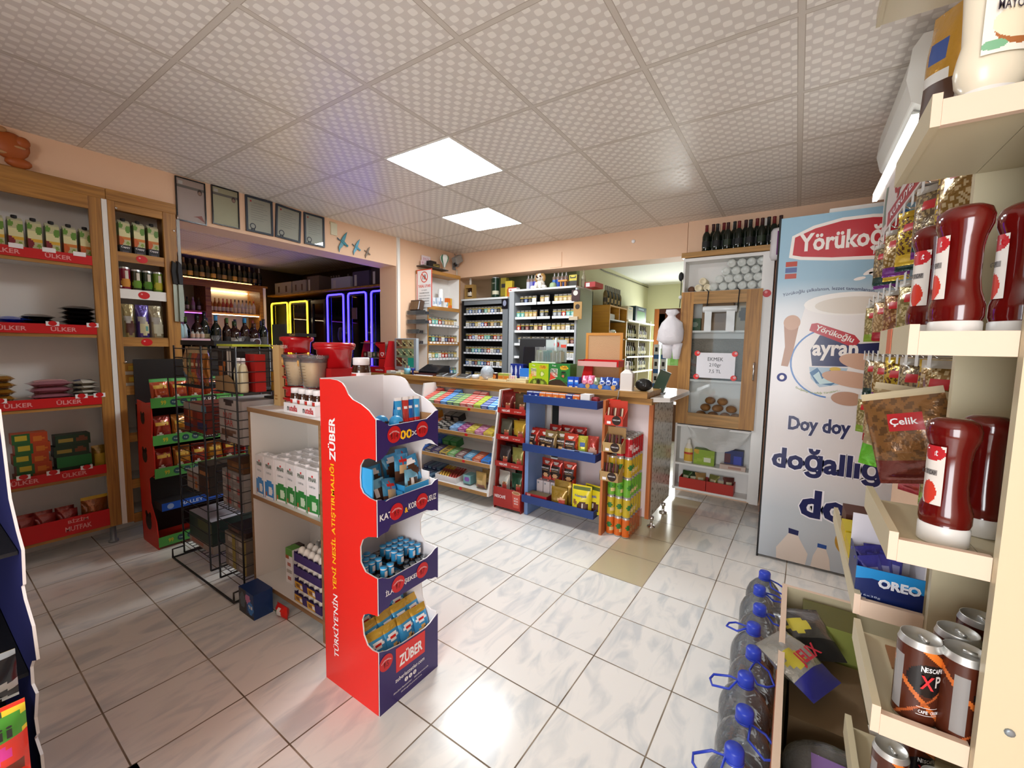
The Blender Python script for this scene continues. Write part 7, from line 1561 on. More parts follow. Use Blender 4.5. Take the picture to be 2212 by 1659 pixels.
m = MB(t); m.box(-1.73, -1.345, 3.712, 3.719, 1.318, 1.365, [RT, RT, P('#dfaaa4', .4), RT, RT, RT]); m.part('front_lip', t, 'pale pink front lip')
m = MB(t); m.prism([(-1.72, CZ), (-1.60, CZ), (-1.60, 1.318), (-1.68, 1.318)], 'y', 3.76, 3.79, RT); m.part('stand', t)
m = MB((-1.2, 3.38, 1.1)); m.tube([(-1.19, 3.366, 1.145), (-1.195, 3.36, 1.09), (-1.2, 3.34, 1.05), (-1.19, 3.2, 1.085)], .003, 'steel_grey', 5); m.thing('wire_hook', 'thin wire hook over the counter edge holding the red card', 'hook')
# ------------------------------------------------------------------ gum shelves under the counter
t = GUM = T('gum_shelves', 'white slanting display shelves of gum and chocolate under the counter', 'shelf unit', (-2.77, 3.25, 0))
GX0, GX1 = -3.26, -2.285
for x in (GX0 - .018, GX1):
	m = MB(t); m.prism([(3.04, .11), (3.48, .11), (3.48, 1.035), (3.39, 1.035), (3.39, 1.085), (3.215, 1.085)], 'x', x, x + .018, 'melamine'); m.part('side_panel', t)
m = MB(t); m.box(GX0, GX1, 3.46, 3.48, .11, 1.04, 'melamine'); m.part('back_panel', t)
GS = [(3.165, .872, .10), (3.125, .628, .10), (3.09, .375, .10), (3.05, .118, .05)]
GA = []
for y, z, rise in GS:
	a = math.atan2(rise, 3.455 - y); GA.append(a)
	m = MB(t); m.box(GX0, GX1, y, y + (3.452 - y) / math.cos(a), z + .004, z + .016, 'melamine', Rx(a), (-2.7, y, z)); m.part('shelf', t)
	m = MB(t); m.box(GX0, GX1, y - .012, y - .002, z - .012, z + .024, ['melamine', 'melamine', OAKX, 'melamine', 'melamine', WHI]); m.part('lip', t)
	m = MB(t); m.disc((-2.60, y - .0122, z + .006), X, Z, .02, 'red_strip', 14, .0006, .013); m.part('price_sticker', t)
def gumbox(c, c2, w, l, h, kind):
	m = MB()
	def top(u, v):
		if kind == 0: return P(c) if int(v * 9) % 2 else P(c2)
		if kind == 1: return P(c) if (int(v * 6) + int(u * 2)) % 2 else P(c2)
		return P(c2) if .15 < u < .85 and .1 < v < .9 and int(v * 10) % 2 else P(c)
	m.box(-w / 2, w / 2, 0, l, 0, h - .0005, P(c)); m.grid((-w / 2, 0, h), (w, 0, 0), (0, l, 0), 4, 18, top); m.grid((-w / 2, -.0004, 0), (w, 0, 0), (0, 0, h), 6, 4, deco(P(c), ('r', .15, .85, .25, .75, P(c2)))); return m
G1 = [('#b04038', '#c96a5a', 'red'), ('#7a9a6a', '#a8bc94', 'green'), ('#b8443c', '#d08474', 'brick red'), ('#3f74b4', '#7aa4d0', 'blue'), ('#48647a', '#8aa86a', 'slate'), ('#6a8a52', '#94ac74', 'olive'), ('#b8524a', '#c98a80', 'rose red'), ('#c0504a', '#b8a094', 'dusty red'), ('#a8b43a', '#8fa040', 'lime'), ('#3a4a8a', '#8a94b8', 'indigo'), ('#2f7ac4', '#9ac0e4', 'bright blue')]
G2 = [('#c9862a', '#b5b04a', 'mustard'), ('#d0602a', '#e08a4a', 'orange'), ('#1a1a1c', '#b8b4ac', 'black'), ('#1c1c20', '#9a968c', 'black striped'), ('#6a94c4', '#9abce0', 'pale blue'), ('#8a3a78', '#c08ab0', 'purple'), ('#b8a43c', '#d8c86a', 'yellow'), ('#b0688c', '#d09ab4', 'pink'), ('#c9b43c', '#b89a4a', 'gold')]
G3 = [('#2f5fb0', '#88a8d8', 'blue'), ('#3a3a5a', '#a89a78', 'dark mixed'), ('#4a3a5c', '#9a9488', 'plum mixed'), ('#b8a04a', '#5a4a44', 'gold mixed'), ('#6a9a5a', '#b0c8a0', 'green'), ('#7a5a5a', '#c0b4ac', 'brown mixed'), ('#5f94b8', '#a8c8dc', 'sky blue'), ('#c05a3c', '#d8a48c', 'orange'), ('#2f7ad0', '#4a6a8a', 'bright blue')]
for r, (G, n) in enumerate(((G1, 11), (G2, 9), (G3, 9))):
	y, z, rise = GS[r]; a = GA[r]; w = .955 / n
	for i, (c, c2, nm) in enumerate(G):
		x = GX0 + .01 + w * (i + .5)
		lift = .0175
		shared('gb%d%s' % (r, c), lambda: gumbox(c, c2, w - .006, .22 if r == 0 else .15, .035 if r < 2 else .03, r), 'gum_box', '%s gum box on the %s slanting shelf, %s from the left' % (nm, nth(r), nth(i)), 'gum box', (x, y + .006, z + lift + .002), 'gum boxes under the counter', rot=(a, 0, 0))
		if (r == 1 and i in (0, 2, 3)) or (r == 2 and i in (0, 1, 2, 3)) or r == 0 and i in (0, 2, 3, 6, 7):
			cc, cc2, nn = (c, c2, nm) if r != 2 else [('#2a4a9a', '#5a7ac0', 'deep blue'), ('#28489a', '#5a7ac0', 'royal blue'), ('#2f7a3c', '#6aa86a', 'leaf green'), ('#2c7238', '#6aa86a', 'fern green')][i]
			dl = .17 if r else .225
			shared('gbb%d%s' % (r, cc), lambda: gumbox(cc, cc2, w - .008, .10 if r else .05, .075 if r else .05, 0), 'gum_box', '%s upright box behind on the %s slanting shelf, %s from the left' % (nn, nth(r), nth(i)), 'gum box', (x, y + .006 + dl * math.cos(a), z + .018 + dl * math.sin(a)), 'gum boxes under the counter', rot=(a, 0, 0))
y, z, rise = GS[3]; a = GA[3]
def onrow(x, d): return (x, y + d * math.cos(a), z + .0175 + d * math.sin(a))
for i in range(8):
	c, c2, nm = [('#24305c', '#8a94b0', 'navy'), ('#2f4a6a', '#7a9ab0', 'blue')][i % 2]
	shared('chb%d' % (i % 2), lambda: gumbox(c, c2, .055, .14, .03, 0), 'chocolate_bar', '%s wrapped bar pile on the lowest shelf, %s row, %s from the left' % (nm, 'front' if i < 4 else 'upper', nth(i % 4)), 'chocolate bar', tuple(Vector(onrow(-3.22 + (i % 4) * .062, .02 + .12 * (i // 4))) + Vector((0, 0, .031 * (i // 4)))), 'wrapped bars on the lowest shelf', rot=(a, 0, 0))
t = T('bar_box', 'white tray of yellow and red chocolate bars on the lowest shelf', 'tray', onrow(-2.83, .03)); t.rotation_euler = (a, 0, 0); BASE[t.name] = (0, 0, 0)
m = MB(); m.box(-.14, .14, 0, .006, 0, .055, WHI); m.box(-.14, .14, .2, .206, 0, .06, WHI); m.box(-.14, -.134, .006, .2, 0, .055, WHI); m.box(.134, .14, .006, .2, 0, .055, WHI); m.box(-.134, .134, .006, .2, 0, .004, WHI); m.part('tray', t)
for i in range(8):
	c = '#c9982a' if i < 4 else '#a83428'
	shared('bar' + c, lambda: pouch(.028, .17, .03, deco(foil(c), ('r', 0, 1, .4, .6, P('#7a2a1c'))), foil(c), 4, 8, seed=5), 'chocolate_bar', '%s chocolate bar in the white tray on the lowest shelf, %s from the left' % ('yellow' if i < 4 else 'red', nth(i)), 'chocolate bar', tuple(Vector(onrow(-2.83 - .115 + i * .033, .05)) + Vector((0, 0, .032))), 'bars in the white tray', rot=(a - 1.25, 0, 0))
bx('clear_basket', 'teal plastic basket with violet ball on the lowest shelf', 'basket', -2.62, -2.53, 3.10, 3.22, .157, .24, deco(P('#7fb4b8', .3), ('c', .5, .55, .35, .3, P('#8a5ab4'))), P('#7fb4b8', .3))
for i in range(3):
	t = T('snack_bag', 'beige snack bag at right of the lowest shelf, %s from the front' % nth(i), 'snack bag', (-2.40 + .02 * i, 3.10 + .07 * i, .157 + .012 * i), 'beige snack bags'); m = pouch(.12, .15, .05, deco(foil('#b89a5c'), ('c', .5, .35, .3, .2, P('#d0b47c')), ('r', .1, .9, 0, .16, P('#8a5a48'))), foil('#8a6a3c'), seed=160 + i); m.part('body', t)
# ------------------------------------------------------------------ coffee display
NR = P('#a82820', .4)
t = T('coffee_display', 'red cardboard NESCAFÉ coffee sachet display on the floor by the counter', 'display stand', (-2.09, 3.25, 0))
NX0, NX1, NY = -2.25, -1.955, 3.10
m = MB(t)
for x in (NX0, NX1 - .005): m.prism([(NY, 0), (3.42, 0), (3.42, 1.08), (NY + .12, 1.08), (NY + .05, .7), (NY + .02, .25)], 'x', x, x + .005, NR)
m.part('side_panel', t)
m = MB(t); m.box(NX0 + .005, NX1 - .005, 3.41, 3.42, 0, 1.08, NR); m.part('back_panel', t)
m = MB(t); m.box(NX0, NX1, NY - .006, NY, .025, .205, NR); m.text('NESCAFÉ', (-2.175, NY - .006, .125), X, Z, .12, WHI, .036, .02)
m.poly((-2.0, NY - .006, .13), X, Z, [(-.045, .05), (.045, .06), (.03, -.08), (-.03, -.08)], P('#c9503f'), .0008); m.disc((-2.0, NY - .006, .185), X, Z, .045, P('#e0c4a0'), 20, .0012, .016); m.disc((-2.0, NY - .006, .185), X, Z, .037, P('#a87a50'), 20, .0016, .012); m.text('SICAK', (-2.0, NY - .006, .135), X, Z, .045, WHI, .016, .01, off=.0014); m.text('MOLA', (-2.0, NY - .006, .112), X, Z, .045, WHI, .016, .01, off=.0014); m.text('HER AN', (-2.0, NY - .006, .088), X, Z, .04, WHI, .014, .01, off=.0014)
m.part('base_panel', t)
NT = [.885, .64, .395, .16]
for k, z in enumerate(NT[:3]):
	m = MB(t); m.box(NX0 - .003, NX1 + .003, NY + .045 - .015 * k, NY + .05 - .015 * k, z, z + .048, NR); m.text('NESCAFÉ', (-2.16, NY + .045 - .015 * k, z + .026), X, Z, .085, WHI, .024, .02); m.text("bi' kahve?", (-2.03, NY + .045 - .015 * k, z + .022), X, Z, .075, P('#e8c8c0'), .013, .01); m.part('tier_front', t)
	m = MB(t); m.box(NX0 + .006, NX1 - .006, NY + .052 - .015 * k, 3.408, z - .004, z, NR); m.part('shelf', t)
m = MB(t); m.box(NX0 + .006, NX1 - .006, NY + .002, 3.408, .156, .16, NR); m.part('shelf', t)
def cofp(c, c2):
	m = pouch(.125, .185, .07, deco(foil(c), ('r', .05, .45, .05, .3, P('#241814')), ('c', .68, .42, .2, .1, P('#d8b48c')), ('r', .52, .84, .1, .4, P('#b8443a')), ('c', .68, .42, .16, .07, P('#8a5a3a')), ('r', .5, 1, 0, .06, P('#d8c9b8'))), foil(c2), 14, 16, stand=True, seed=len(c2) + ord(c[1]))
	m.text('NESCAFÉ', (-.033, -.036, .035), X, Z, .045, WHI, .012, .01, off=.003); m.text('3ü1', (-.033, -.036, .02), X, Z, .02, WHI, .011, .01, off=.003)
	return m
CP = [[('#6a1a18', 'maroon'), ('#4a3a24', 'dark bronze')], [('#5a5a4c', 'pewter'), ('#b8962c', 'gold')], [('#3a3436', 'black'), ('#8a8a48', 'lime')], [('#c4c8c0', 'silver white'), ('#1f4a34', 'dark green')]]
for k, z in enumerate(NT):
	for i, (c, nm) in enumerate(CP[k]):
		for d in range(2):
			shared('cof' + c, lambda: cofp(c, c), 'coffee_pouch', '%s coffee pouch on %s tier of the red coffee display, %s' % (nm, nth(k), 'front' if d == 0 else 'behind'), 'coffee pouch', (-2.175 + i * .145, NY + .10 - (.015 * k if k < 3 else .035) + .09 * d, z + .0006 + .0 * d), 'coffee pouches on the red display', rz=.08 * (i * 2 - 1))
# ------------------------------------------------------------------ blue tray cabinet
t = T('tray_cabinet', 'blue and white cabinet with three navy trays of coffee before the counter', 'cabinet', (-1.6, 3.25, 0))
m = MB(t); m.box(-1.93, -1.895, 3.12, 3.40, 0.005, 1.01, 'blue_paint'); m.part('side_panel', t, 'light blue side panel')
m = MB(t); m.box(-1.226, -1.205, 3.12, 3.36, 0, 1.085, 'orange_wood'); m.part('side_panel', t, 'orange brown side panel')
TRZ = (1.01, .585, .125)
for z in TRZ:
	m = MB(t); m.box(-1.94, -1.262, 3.10, 3.38, z, z + .014, 'navy_paint'); m.box(-1.94, -1.262, 3.088, 3.10, z, z + .066, 'navy_paint'); m.box(-1.274, -1.262, 3.10, 3.38, z + .014, z + .06, 'navy_paint'); m.box(-1.94, -1.928, 3.10, 3.38, z + .014, z + .06, 'navy_paint'); m.part('tray', t, 'navy tray', bevel=.002)
z = TRZ[0] + .0145
bi = [('#20307c', 'dark blue')] * 2 + [('#d8702a', 'orange')] * 4 + [('#20307c', 'dark blue')] + [('#d0682a', 'patterned orange')]
for i, (c, nm) in enumerate(bi):
	bx('gum_pack_box', '%s small carton in the top navy tray, %s from the left' % (nm, nth(i)), 'box', -1.915 + i * .062, -1.857 + i * .062, 3.105, 3.16, z, z + .085, deco(P(c, .4), ('c', .5, .45, .22, .28, P('#e0c48a') if i not in (0, 1, 6) else P('#b8c4e0')), ('r', 0, 1, .88, 1, P('#c9d0dc'))), P(c, .4), None, 'small cartons in the top navy tray')
bx('tissue_pack', 'translucent white tissue pack in the top navy tray', 'pack', -1.415, -1.335, 3.11, 3.2, z, z + .095, deco(P('#dcdcdc'), ('r', .3, 1, 0, .4, P('#d0825a'))), P('#e0e0e2'))
t2 = T('wallet', 'dark red wallet at the right end of the top navy tray', 'wallet', (-1.318, 3.17, z)); m = MB(); m.box(-.04, .04, -.03, .03, 0, .075, P('#8a1820', .45)); m.part('body', t2, bevel=.015)
def nes(c, label, c2='#2a1810'):
	m = pouch(.12, .185, .06, deco(foil(c), ('r', .12, .88, .32, .66, P(c2)), ('c', .5, .30, .42, .2, P(c2)), ('c', .5, .22, .2, .09, P('#d8a878')), ('c', .5, .82, .22, .05, P('#c0b8b0')), ('r', 0, 1, 0, .08, foil(c))), foil(c), 14, 16, stand=True, seed=ord(c[2]))
	m.text('NESCAFÉ', (0, -.034, .105), X, Z, .075, WHI, .016, .015, off=.004); m.text(label, (0, -.034, .085), X, Z, .06, P('#c9a87a'), .009, .01, off=.004)
	return m
z = TRZ[1] + .0145
mid = [(-1.885, 3.16, '#a8281c', 'red', 'CLASSIC'), (-1.825, 3.19, '#9c261c', 'red', 'CLASSIC'), (-1.755, 3.155, '#a8281c', 'red', 'CLASSIC'), (-1.69, 3.13, '#8a744a', 'bronze', 'GOLD'), (-1.60, 3.17, '#7a663c', 'dull gold', 'GOLD'), (-1.50, 3.13, '#b83a22', 'bright red', 'CLASSIC'), (-1.72, 3.26, '#b42a20', 'red', 'CLASSIC'), (-1.62, 3.30, '#a8241c', 'red', 'CLASSIC'), (-1.50, 3.30, '#a8241c', 'red', 'CLASSIC')]
for i, (x, yy, c, nm, lb) in enumerate(mid):
	shared('nes%s' % c, lambda: nes(c, lb, '#2a1810' if nm[0] in 'rb' else '#3a2a18'), 'coffee_pouch', '%s instant coffee pouch, middle navy tray, %s from left in %s' % (nm, nth(i if i < 6 else i - 6), 'front row' if i < 6 else 'back row'), 'coffee pouch', (x, yy, z + (.0 if i < 6 else .03)), 'instant coffee pouches in the middle tray', rot=(-.1, 0, .1 * (i % 3 - 1)))
shared('nsq', lambda: pouch(.08, .175, .05, deco(foil('#b8b43a'), ('c', .5, .6, .35, .1, P('#3a5a9a')), ('c', .5, .3, .3, .15, P('#8fae3a'))), foil('#a8a43a'), seed=8), 'cocoa_pouch', 'yellow green cocoa pouch at right in the middle navy tray', 'pouch', (-1.40, 3.15, z), rot=(-.1, 0, .25))
shared('rst', lambda: pouch(.09, .18, .05, deco(foil('#a83a30'), ('c', .5, .3, .35, .25, P('#c9a090'))), foil('#9c2a20'), seed=9), 'coffee_pouch', 'red striped pouch at the right end of the middle navy tray', 'pouch', (-1.32, 3.17, z), rot=(-.1, 0, .2))
bx('coffee_carton', 'pale blue low carton with dark badge in front of the middle navy tray', 'carton', -1.565, -1.29, 3.0895 + .012, 3.107 + .012, z, z + .058, deco(P('#8fa4cc'), ('c', .5, .7, .12, .5, P('#2a2830'))), P('#8fa4cc'))
z = TRZ[2] + .0145
for i in range(8):
	for d in range(2):
		shared('minim', lambda: (lambda m: (m.lathe([(.008, .155), (.008, .165)], P('#d8a0a0'), (0, 0, 0), 8), m)[1])(carton(.062, .055, .155, deco(P('#dcd4d6'), ('c', .3, .85, .12, .06, P('#8a94a0')), ('r', 0, 1, 0, .3, P('#cfc4cc'))), P('#d8d0d4'))), 'milk_carton', 'small white drink carton, lowest navy tray, %s row, %s from left' % ('front' if d == 0 else 'rear', nth(i)), 'drink carton', (-1.845 + i * .07, 3.27 + .062 * d, z + .005), 'small white drink cartons')
for i, (x, c) in enumerate(((-1.80, '#b83a22'), (-1.71, '#a8281c'), (-1.58, '#b83a22'))):
	shared('nesb' + c, lambda: nes(c, 'CLASSIC'), 'coffee_pouch', 'red coffee pouch standing on the small white cartons, %s from the left' % nth(i), 'coffee pouch', (x, 3.30, z + .172), 'coffee pouches on the white cartons', rz=.1 * (i - 1))
bx('chocolate_carton', 'open red chocolate carton at left of the lowest navy tray', 'carton', -1.915, -1.70, 3.11, 3.20, z, z + .07, deco(P('#a81c24', .35), ('c', .55, .4, .22, .25, P('#7a2a1c')), ('r', .05, .25, .6, .85, P('#d8a0a0'))), P('#8a1a20'), P('#6a5a3c'))
t2 = T('coffee_pouch', 'gold sachet pouch with red cup picture in the lowest navy tray', 'pouch', (-1.60, 3.15, z)); m = pouch(.15, .17, .07, deco(foil('#9a7a2c'), ('r', 0, .4, 0, .16, P('#2a1c14')), ('c', .72, .42, .2, .12, P('#e0b48c')), ('r', .55, .9, .05, .42, P('#c05040'))), foil('#9a7a2c'), 14, 14, stand=True, seed=21); m.part('body', t2)
t2 = T('gold_pouch', 'plain gold pouch behind the gold sachet pouch in the lowest tray', 'pouch', (-1.60, 3.215, z)); m = pouch(.16, .21, .05, deco(foil('#a8862c'), ('c', .4, .5, .2, .2, P('#d0b050'))), foil('#9a7a2c'), seed=22); m.part('body', t2)
for i, (x, yy) in enumerate(((-1.39, 3.145), (-1.31, 3.205))):
	t2 = T('cereal_bag', 'bright yellow cocoa cereal bag in the lowest tray, %s one' % ('front' if i == 0 else 'rear'), 'cereal bag', (x, yy, z), 'yellow cereal bags', .12 - .3 * i); YL = P('#e0cf22', .3)
	m = pouch(.165, .23, .075, deco(YL, ('r', .08, .92, .86, .93, P('#5a6a2a')), ('c', .6, .25, .3, .2, P('#4a2414')), ('c', .2, .4, .1, .1, P('#8a5a2a')), ('r', .55, .62, .25, .4, P('#e0d8c8'))), P('#c9b81e', .3), 16, 18, stand=True, seed=23)
	m.text('Nesquik', (.005, -.042, .15), X, Z, .10, P('#2a4aa0'), .028, .02, off=.004); m.part('body', t2)
for k, (xa, za, c, c2) in enumerate(((-1.175, .885, '#c83a24', 'red NESCAFÉ'), (-1.18, .675, '#b89864', 'upper kraft'), (-1.195, .445, '#b08e5c', 'lower kraft'))):
	t2 = T('stick_tray', '%s cardboard tray of coffee sticks hanging on the orange panel' % c2, 'carton', (xa, 3.15, za), 'hanging coffee stick trays'); K = P(c, .5)
	m = MB(t2); x0, x1, y0, y1 = xa - .025, xa + .12, 3.08, 3.19
	m.prism([(y0, za + .02), (y1, za), (y1, za + .17), (y0, za + .07)], 'x', x0, x0 + .004, K); m.prism([(y0, za + .02), (y1, za), (y1, za + .14), (y0, za + .07)], 'x', x1, x1 + .004, K); m.box(x0, x1, y1, y1 + .004, za, za + .20, K); m.quad((x0, y0, za + .02), (x1 - x0, 0, 0), (0, 0, .075), K); m.quad((x0, y1, za), (x1 - x0, 0, 0), (0, y0 - y1, .02), K)
	m.disc((xa + .075, y0, za + .06), X, Z, .036, P('#2c1810'), 18, .001); m.text('NESCAFÉ', (xa + .075, y0, za + .064), X, Z, .055, WHI, .012, .01, off=.0018); m.box(xa + .0, xa + .03, y0 - .001, y0 - .0005, za + .03, za + .05, WHI)
	m.part('tray', t2)
	m = MB(t2)
	for j in range(7): m.box(x0 + .012 + j * .018, x0 + .024 + j * .018, y0 + .03 + .008 * (j % 3), y0 + .036 + .008 * (j % 3), za + .03, za + .15, P(['#c9b49a', '#8a2a22', '#4a2a1c'][j % 3] if k == 0 else ['#3a2018', '#6a2430', '#7a5a3c'][j % 3]), Rx(-.2))
	m.part('coffee_sticks', t2)
m = MB((-1.17, 3.2, 1.05)); m.box(-1.222, -1.115, 3.196, 3.20, 1.02, 1.09, RED); m.text('NESCAFÉ', (-1.168, 3.196, 1.062), X, Z, .07, WHI, .018, .02); m.thing('header_card', 'red NESCAFÉ header card hanging from the wire hook', 'card')
# ------------------------------------------------------------------ shrink wrapped cans
CC = [('#d86a24', 'orange', '#2f7a3a'), ('#c9b02c', 'yellow', '#2f7a3a'), ('#6fb034', 'green', '#3f8a2c'), ('#c9a82c', 'golden', '#2f7a3a'), ('#b8242c', 'red', '#d8a0a0')]
for k, (c, nm, c2) in enumerate(CC):
	for i in range(3):
		for j in range(5):
			if i < 2 and j > 0 and k < 4: continue
			if k == 4 and j == 0 and i == 0: continue
			shared('soda' + c, lambda: can(.031, .1595, deco(P(c, .22), ('c', .5, .55, .12, .14, P(c2, .22)), ('c', .62, .3, .1, .12, P('#e0c88a', .22) if k < 4 else P('#e8d0d0', .22)), ('r', .4, .6, .5, .58, P(c2, .22)))), 'soda_can', '%s soda can of the stack beside orange panel, %s row deep, %s across' % (nm, nth(j), nth(i)), 'soda can', (-1.163 + i * .064, 3.205 + j * .064, .003 + k * .1605), '%s soda cans in the stack' % nm, rz=.5 * (i - j))
m = MB((-1.0, 3.35, 0)); m.quad((-.998, 3.175, .005), (0, .325, 0), (0, 0, .155), mat('orange_film', srgb('#d8824a'), .2, alpha=.55)); m.thing('shrink_film', 'orange tinted film over the side of the lowest soda cans', 'film')
# ------------------------------------------------------------------ on, in and around the bread cabinet
for i in range(14):
	v = i % 3
	shared('bw%d' % (v + 3 * (i % 2)), sh_w('glass_green_dark', ['black_matte', P('#24301f'), 'black_matte'][v], P(['#6a1418', '#3a1416', '#1c1c1c'][v]), .25 + .02 * (i % 2), .036), 'wine_bottle', 'dark wine bottle on top of the bread cabinet, %s row, %s from the left' % ('front' if i % 2 == 0 else 'back', nth(i // 2)), 'wine bottle', (-.79 + i * .046, 4.50 + .07 * (i % 2), 2.4255), 'wine bottles on the bread cabinet')
for i in range(4):
	shared('bwt', sh_w('glass_green_dark', 'black_matte', P('#e0dcd4'), .27, .03), 'wine_bottle', 'dark bottle with pale neck tag on the bread cabinet, %s from the left' % nth(i), 'wine bottle', (-.70 + i * .13, 4.60, 2.4255), 'wine bottles on the bread cabinet')
CUPC = mat('cup_plastic', srgb('#e6ebe4'), .2, alpha=.6, spec=.7, bump=.6, bscale=30)
n = 0
for r, (x0, k) in enumerate(((-.70, 6), (-.655, 6), (-.60, 5), (-.555, 4))):
	for i in range(k):
		x = x0 + i * .08
		if x > -.23: continue
		shared('cuproll', lambda: (lambda m: (m.lathe([(.030, -.14), (.036, -.13), (.036, .10), (.038, .115), (.036, .125), (.02, .12)], CUPC, (0, 0, 0), 14, Rx(PI / 2)), m)[1])(MB()), 'cup_roll', 'clear cup roll above the bread door, %s layer, %s from left' % (nth(r), nth(i)), 'cup roll', (x + .004 * (i % 2), 4.60, 2.051 + .038 + r * .069), 'clear cup rolls')
for i, (x, z) in enumerate(((-.835, 0), (-.755, 0), (-.797, .062))):
	shared('paproll', lambda: (lambda m: (m.lathe([(.034, -.1), (.034, .12), (.026, .121), (.02, .11)], P('#e0d4b4', .5), (0, 0, 0), 14, Rx(PI / 2)), m)[1])(MB()), 'cup_roll', 'cream paper cup roll at left of the clear rolls, %s' % ['left', 'right', 'upper'][i], 'cup roll', (x, 4.60, 2.051 + .035 + z), 'cream cup rolls')
m = MB((-.91, 4.55, 2.05)); m.ball((-.91, 4.55, 2.0505 + .03), .034, P('#6a4a38', .8), 10, 7); m.thing('string_ball', 'brown ball of string at left of the cream rolls', 'string')
t = T('pack_roll', 'white and purple wrapped pack hanging beside the fridge top', 'pack', (-.19, 4.40, 2.28)); m = MB(); m.lathe([(.05, 0), (.062, .03), (.062, .24), (.05, .26)], P('#e4e0e4', .3), seg=16); m.grid((-.01, -.064, .03), (.05, 0.01, 0), (0, 0, .2), 1, 1, P('#7a2a78')); m.part('body', t)
t = T('bag_roll', 'roll of clear bags hung by black cords on the oak door', 'bag roll', (-.62, 4.40, 1.87))
m = MB(t); m.lathe([(.028, -.145), (.030, -.14), (.030, .14), (.028, .145)], mat('roll_film', srgb('#d8dcdc'), .25, coat=.4), (-.62, 4.395, 1.87), 14, Ry(PI / 2)); m.part('roll', t)
m = MB(t)
for x0, x1 in ((-.745, -.685), (-.56, -.49)): m.grid((x0, 4.372, 1.66), (x1 - x0, 0, 0), (0, 0, .2), 3, 6, 'roll_film', lambda u, v: .004 * math.sin(9 * v + 3 * u), True)
m.part('bag_end', t)
m = MB(t)
for x in (-.73, -.47): m.tube([(x - .02, 4.43, 2.06), (x, 4.42, 2.04), (x - .005, 4.40, 1.87)], .005, 'black_matte')
m.part('cord', t)
t = T('price_notice', 'white paper notice EKMEK 210gr 7,5 TL taped on the glass door', 'notice', (-.637, 4.428, 1.34)); m = MB(t)
m.box(-.803, -.468, 4.4265, 4.428, 1.222, 1.462, P('#e9e7ec')); TXC = P('#4a4a4e')
for s, z, w, h in (('EKMEK', 1.402, .135, .034), ('210gr', 1.343, .105, .042), ('7,5 TL', 1.284, .105, .036)): m.text(s, (-.637, 4.4265, z), X, Z, w, TXC, h, 0)
m.part('paper', t)
for i, (x, z) in enumerate(((-.80, 1.455), (-.475, 1.455), (-.80, 1.23), (-.475, 1.23))):
	m = MB(t); m.disc((x, 4.4255, z), X, Z, .026, RED, 16, .0008); m.disc((x + .008, 4.4255, z + .006), X, Z, .012, P('#e0a8a8'), 12, .0012); m.part('corner_sticker', t, 'round red corner sticker')
CRUST = mat('bread_crust', srgb('#a9713a'), .6, bump=.3, bscale=25)
lv = [(-.80, .775, 0), (-.70, .775, .1), (-.60, .775, -.1), (-.50, .775, .05), (-.41, .775, 0), (-.76, .848, .2), (-.65, .848, -.15), (-.54, .848, .1), (-.45, .848, 0), (-.72, .921, .25), (-.61, .921, -.2), (-.49, .921, .3), (-.68, .992, .1), (-.57, .99, .2)]
for i, (x, z, a) in enumerate(lv):
	def loaf():
		m = MB(); m.ball((0, 0, 0), .05, CRUST, 14, 8, (.95, 1.5, .72)); return m
	shared('loaf', loaf, 'bread_loaf', 'golden bread loaf behind the glass door, %s layer, %s from the left' % (nth(0 if i < 5 else (1 if i < 9 else (2 if i < 12 else 3))), nth(i if i < 5 else (i - 5 if i < 9 else (i - 9 if i < 12 else i - 12)))), 'bread loaf', (x, 4.545, z), 'bread loaves', rz=a)
m = MB((-.87, 4.5, .75)); m.grid((-.95, 4.475, .75), (.10, .0, 0), (-.02, .05, .28), 6, 10, 'roll_film', lambda u, v: .012 * math.sin(7 * u + 6 * v), True); m.thing('plastic_bag', 'clear bag drooping left of the loaves inside the cabinet', 'plastic bag')
for i, (x0, x1, h, c, c2, nm) in enumerate(((-.93, -.80, .12, '#2a5a40', '#8a9a8a', 'green'), (-.79, -.52, .26, '#8a6a4a', '#7a5a3c', 'brown cardboard'), (-.50, -.33, .30, '#a89a84', '#4a4238', 'grey printed'))):
	bx('carton_box', '%s carton on the upper shelf behind the glass door' % nm, 'carton', x0, x1, 4.50, 4.62, 1.6755, 1.6755 + h, deco(P(c, .6), ('c', .5, .5, .3, .25, P(c2, .6))), P(c, .6), None, 'cartons on the upper shelf')
m = MB((-.637, 4.6, 1.3)); m.box(-.93, -.33, 4.615, 4.63, 1.2005, 1.6, mat('bubble_film', srgb('#8f8a80'), .6, bump=1.0, bscale=60)); m.thing('bubble_sheet', 'grey bubble sheet at the back of the middle shelf', 'sheet')
PBG = mat('bag_white', srgb('#e6e2e6'), .45, bump=.7, bscale=14)
t = T('carrier_bags', 'bunch of white carrier bags hanging at left of the oak door', 'plastic bag', (-1.05, 4.40, 1.55))
def sack(m, prof, ma, at, ph):
	seg = 20; vs = []; fs = []
	for k, (r, z) in enumerate(prof):
		for i in range(seg):
			a = 2 * PI * i / seg; q = 1 + .10 * math.sin(3 * a + ph + 2 * k) + .06 * math.sin(7 * a + k)
			vs.append((at[0] + r * q * math.cos(a), at[1] + r * .55 * q * math.sin(a), at[2] + z))
	for k in range(len(prof) - 1):
		for i in range(seg):
			j = (i + 1) % seg; fs.append((k * seg + i, k * seg + j, (k + 1) * seg + j, (k + 1) * seg + i))
	m.add(vs, fs, ma, True)
m = MB(); sack(m, [(.001, -.02), (.09, 0), (.12, .03), (.125, .12), (.10, .20), (.04, .255), (.035, .27), (.065, .30), (.05, .33), (.001, .33)], PBG, (0, 0, 0), 0); m.part('bag', t)
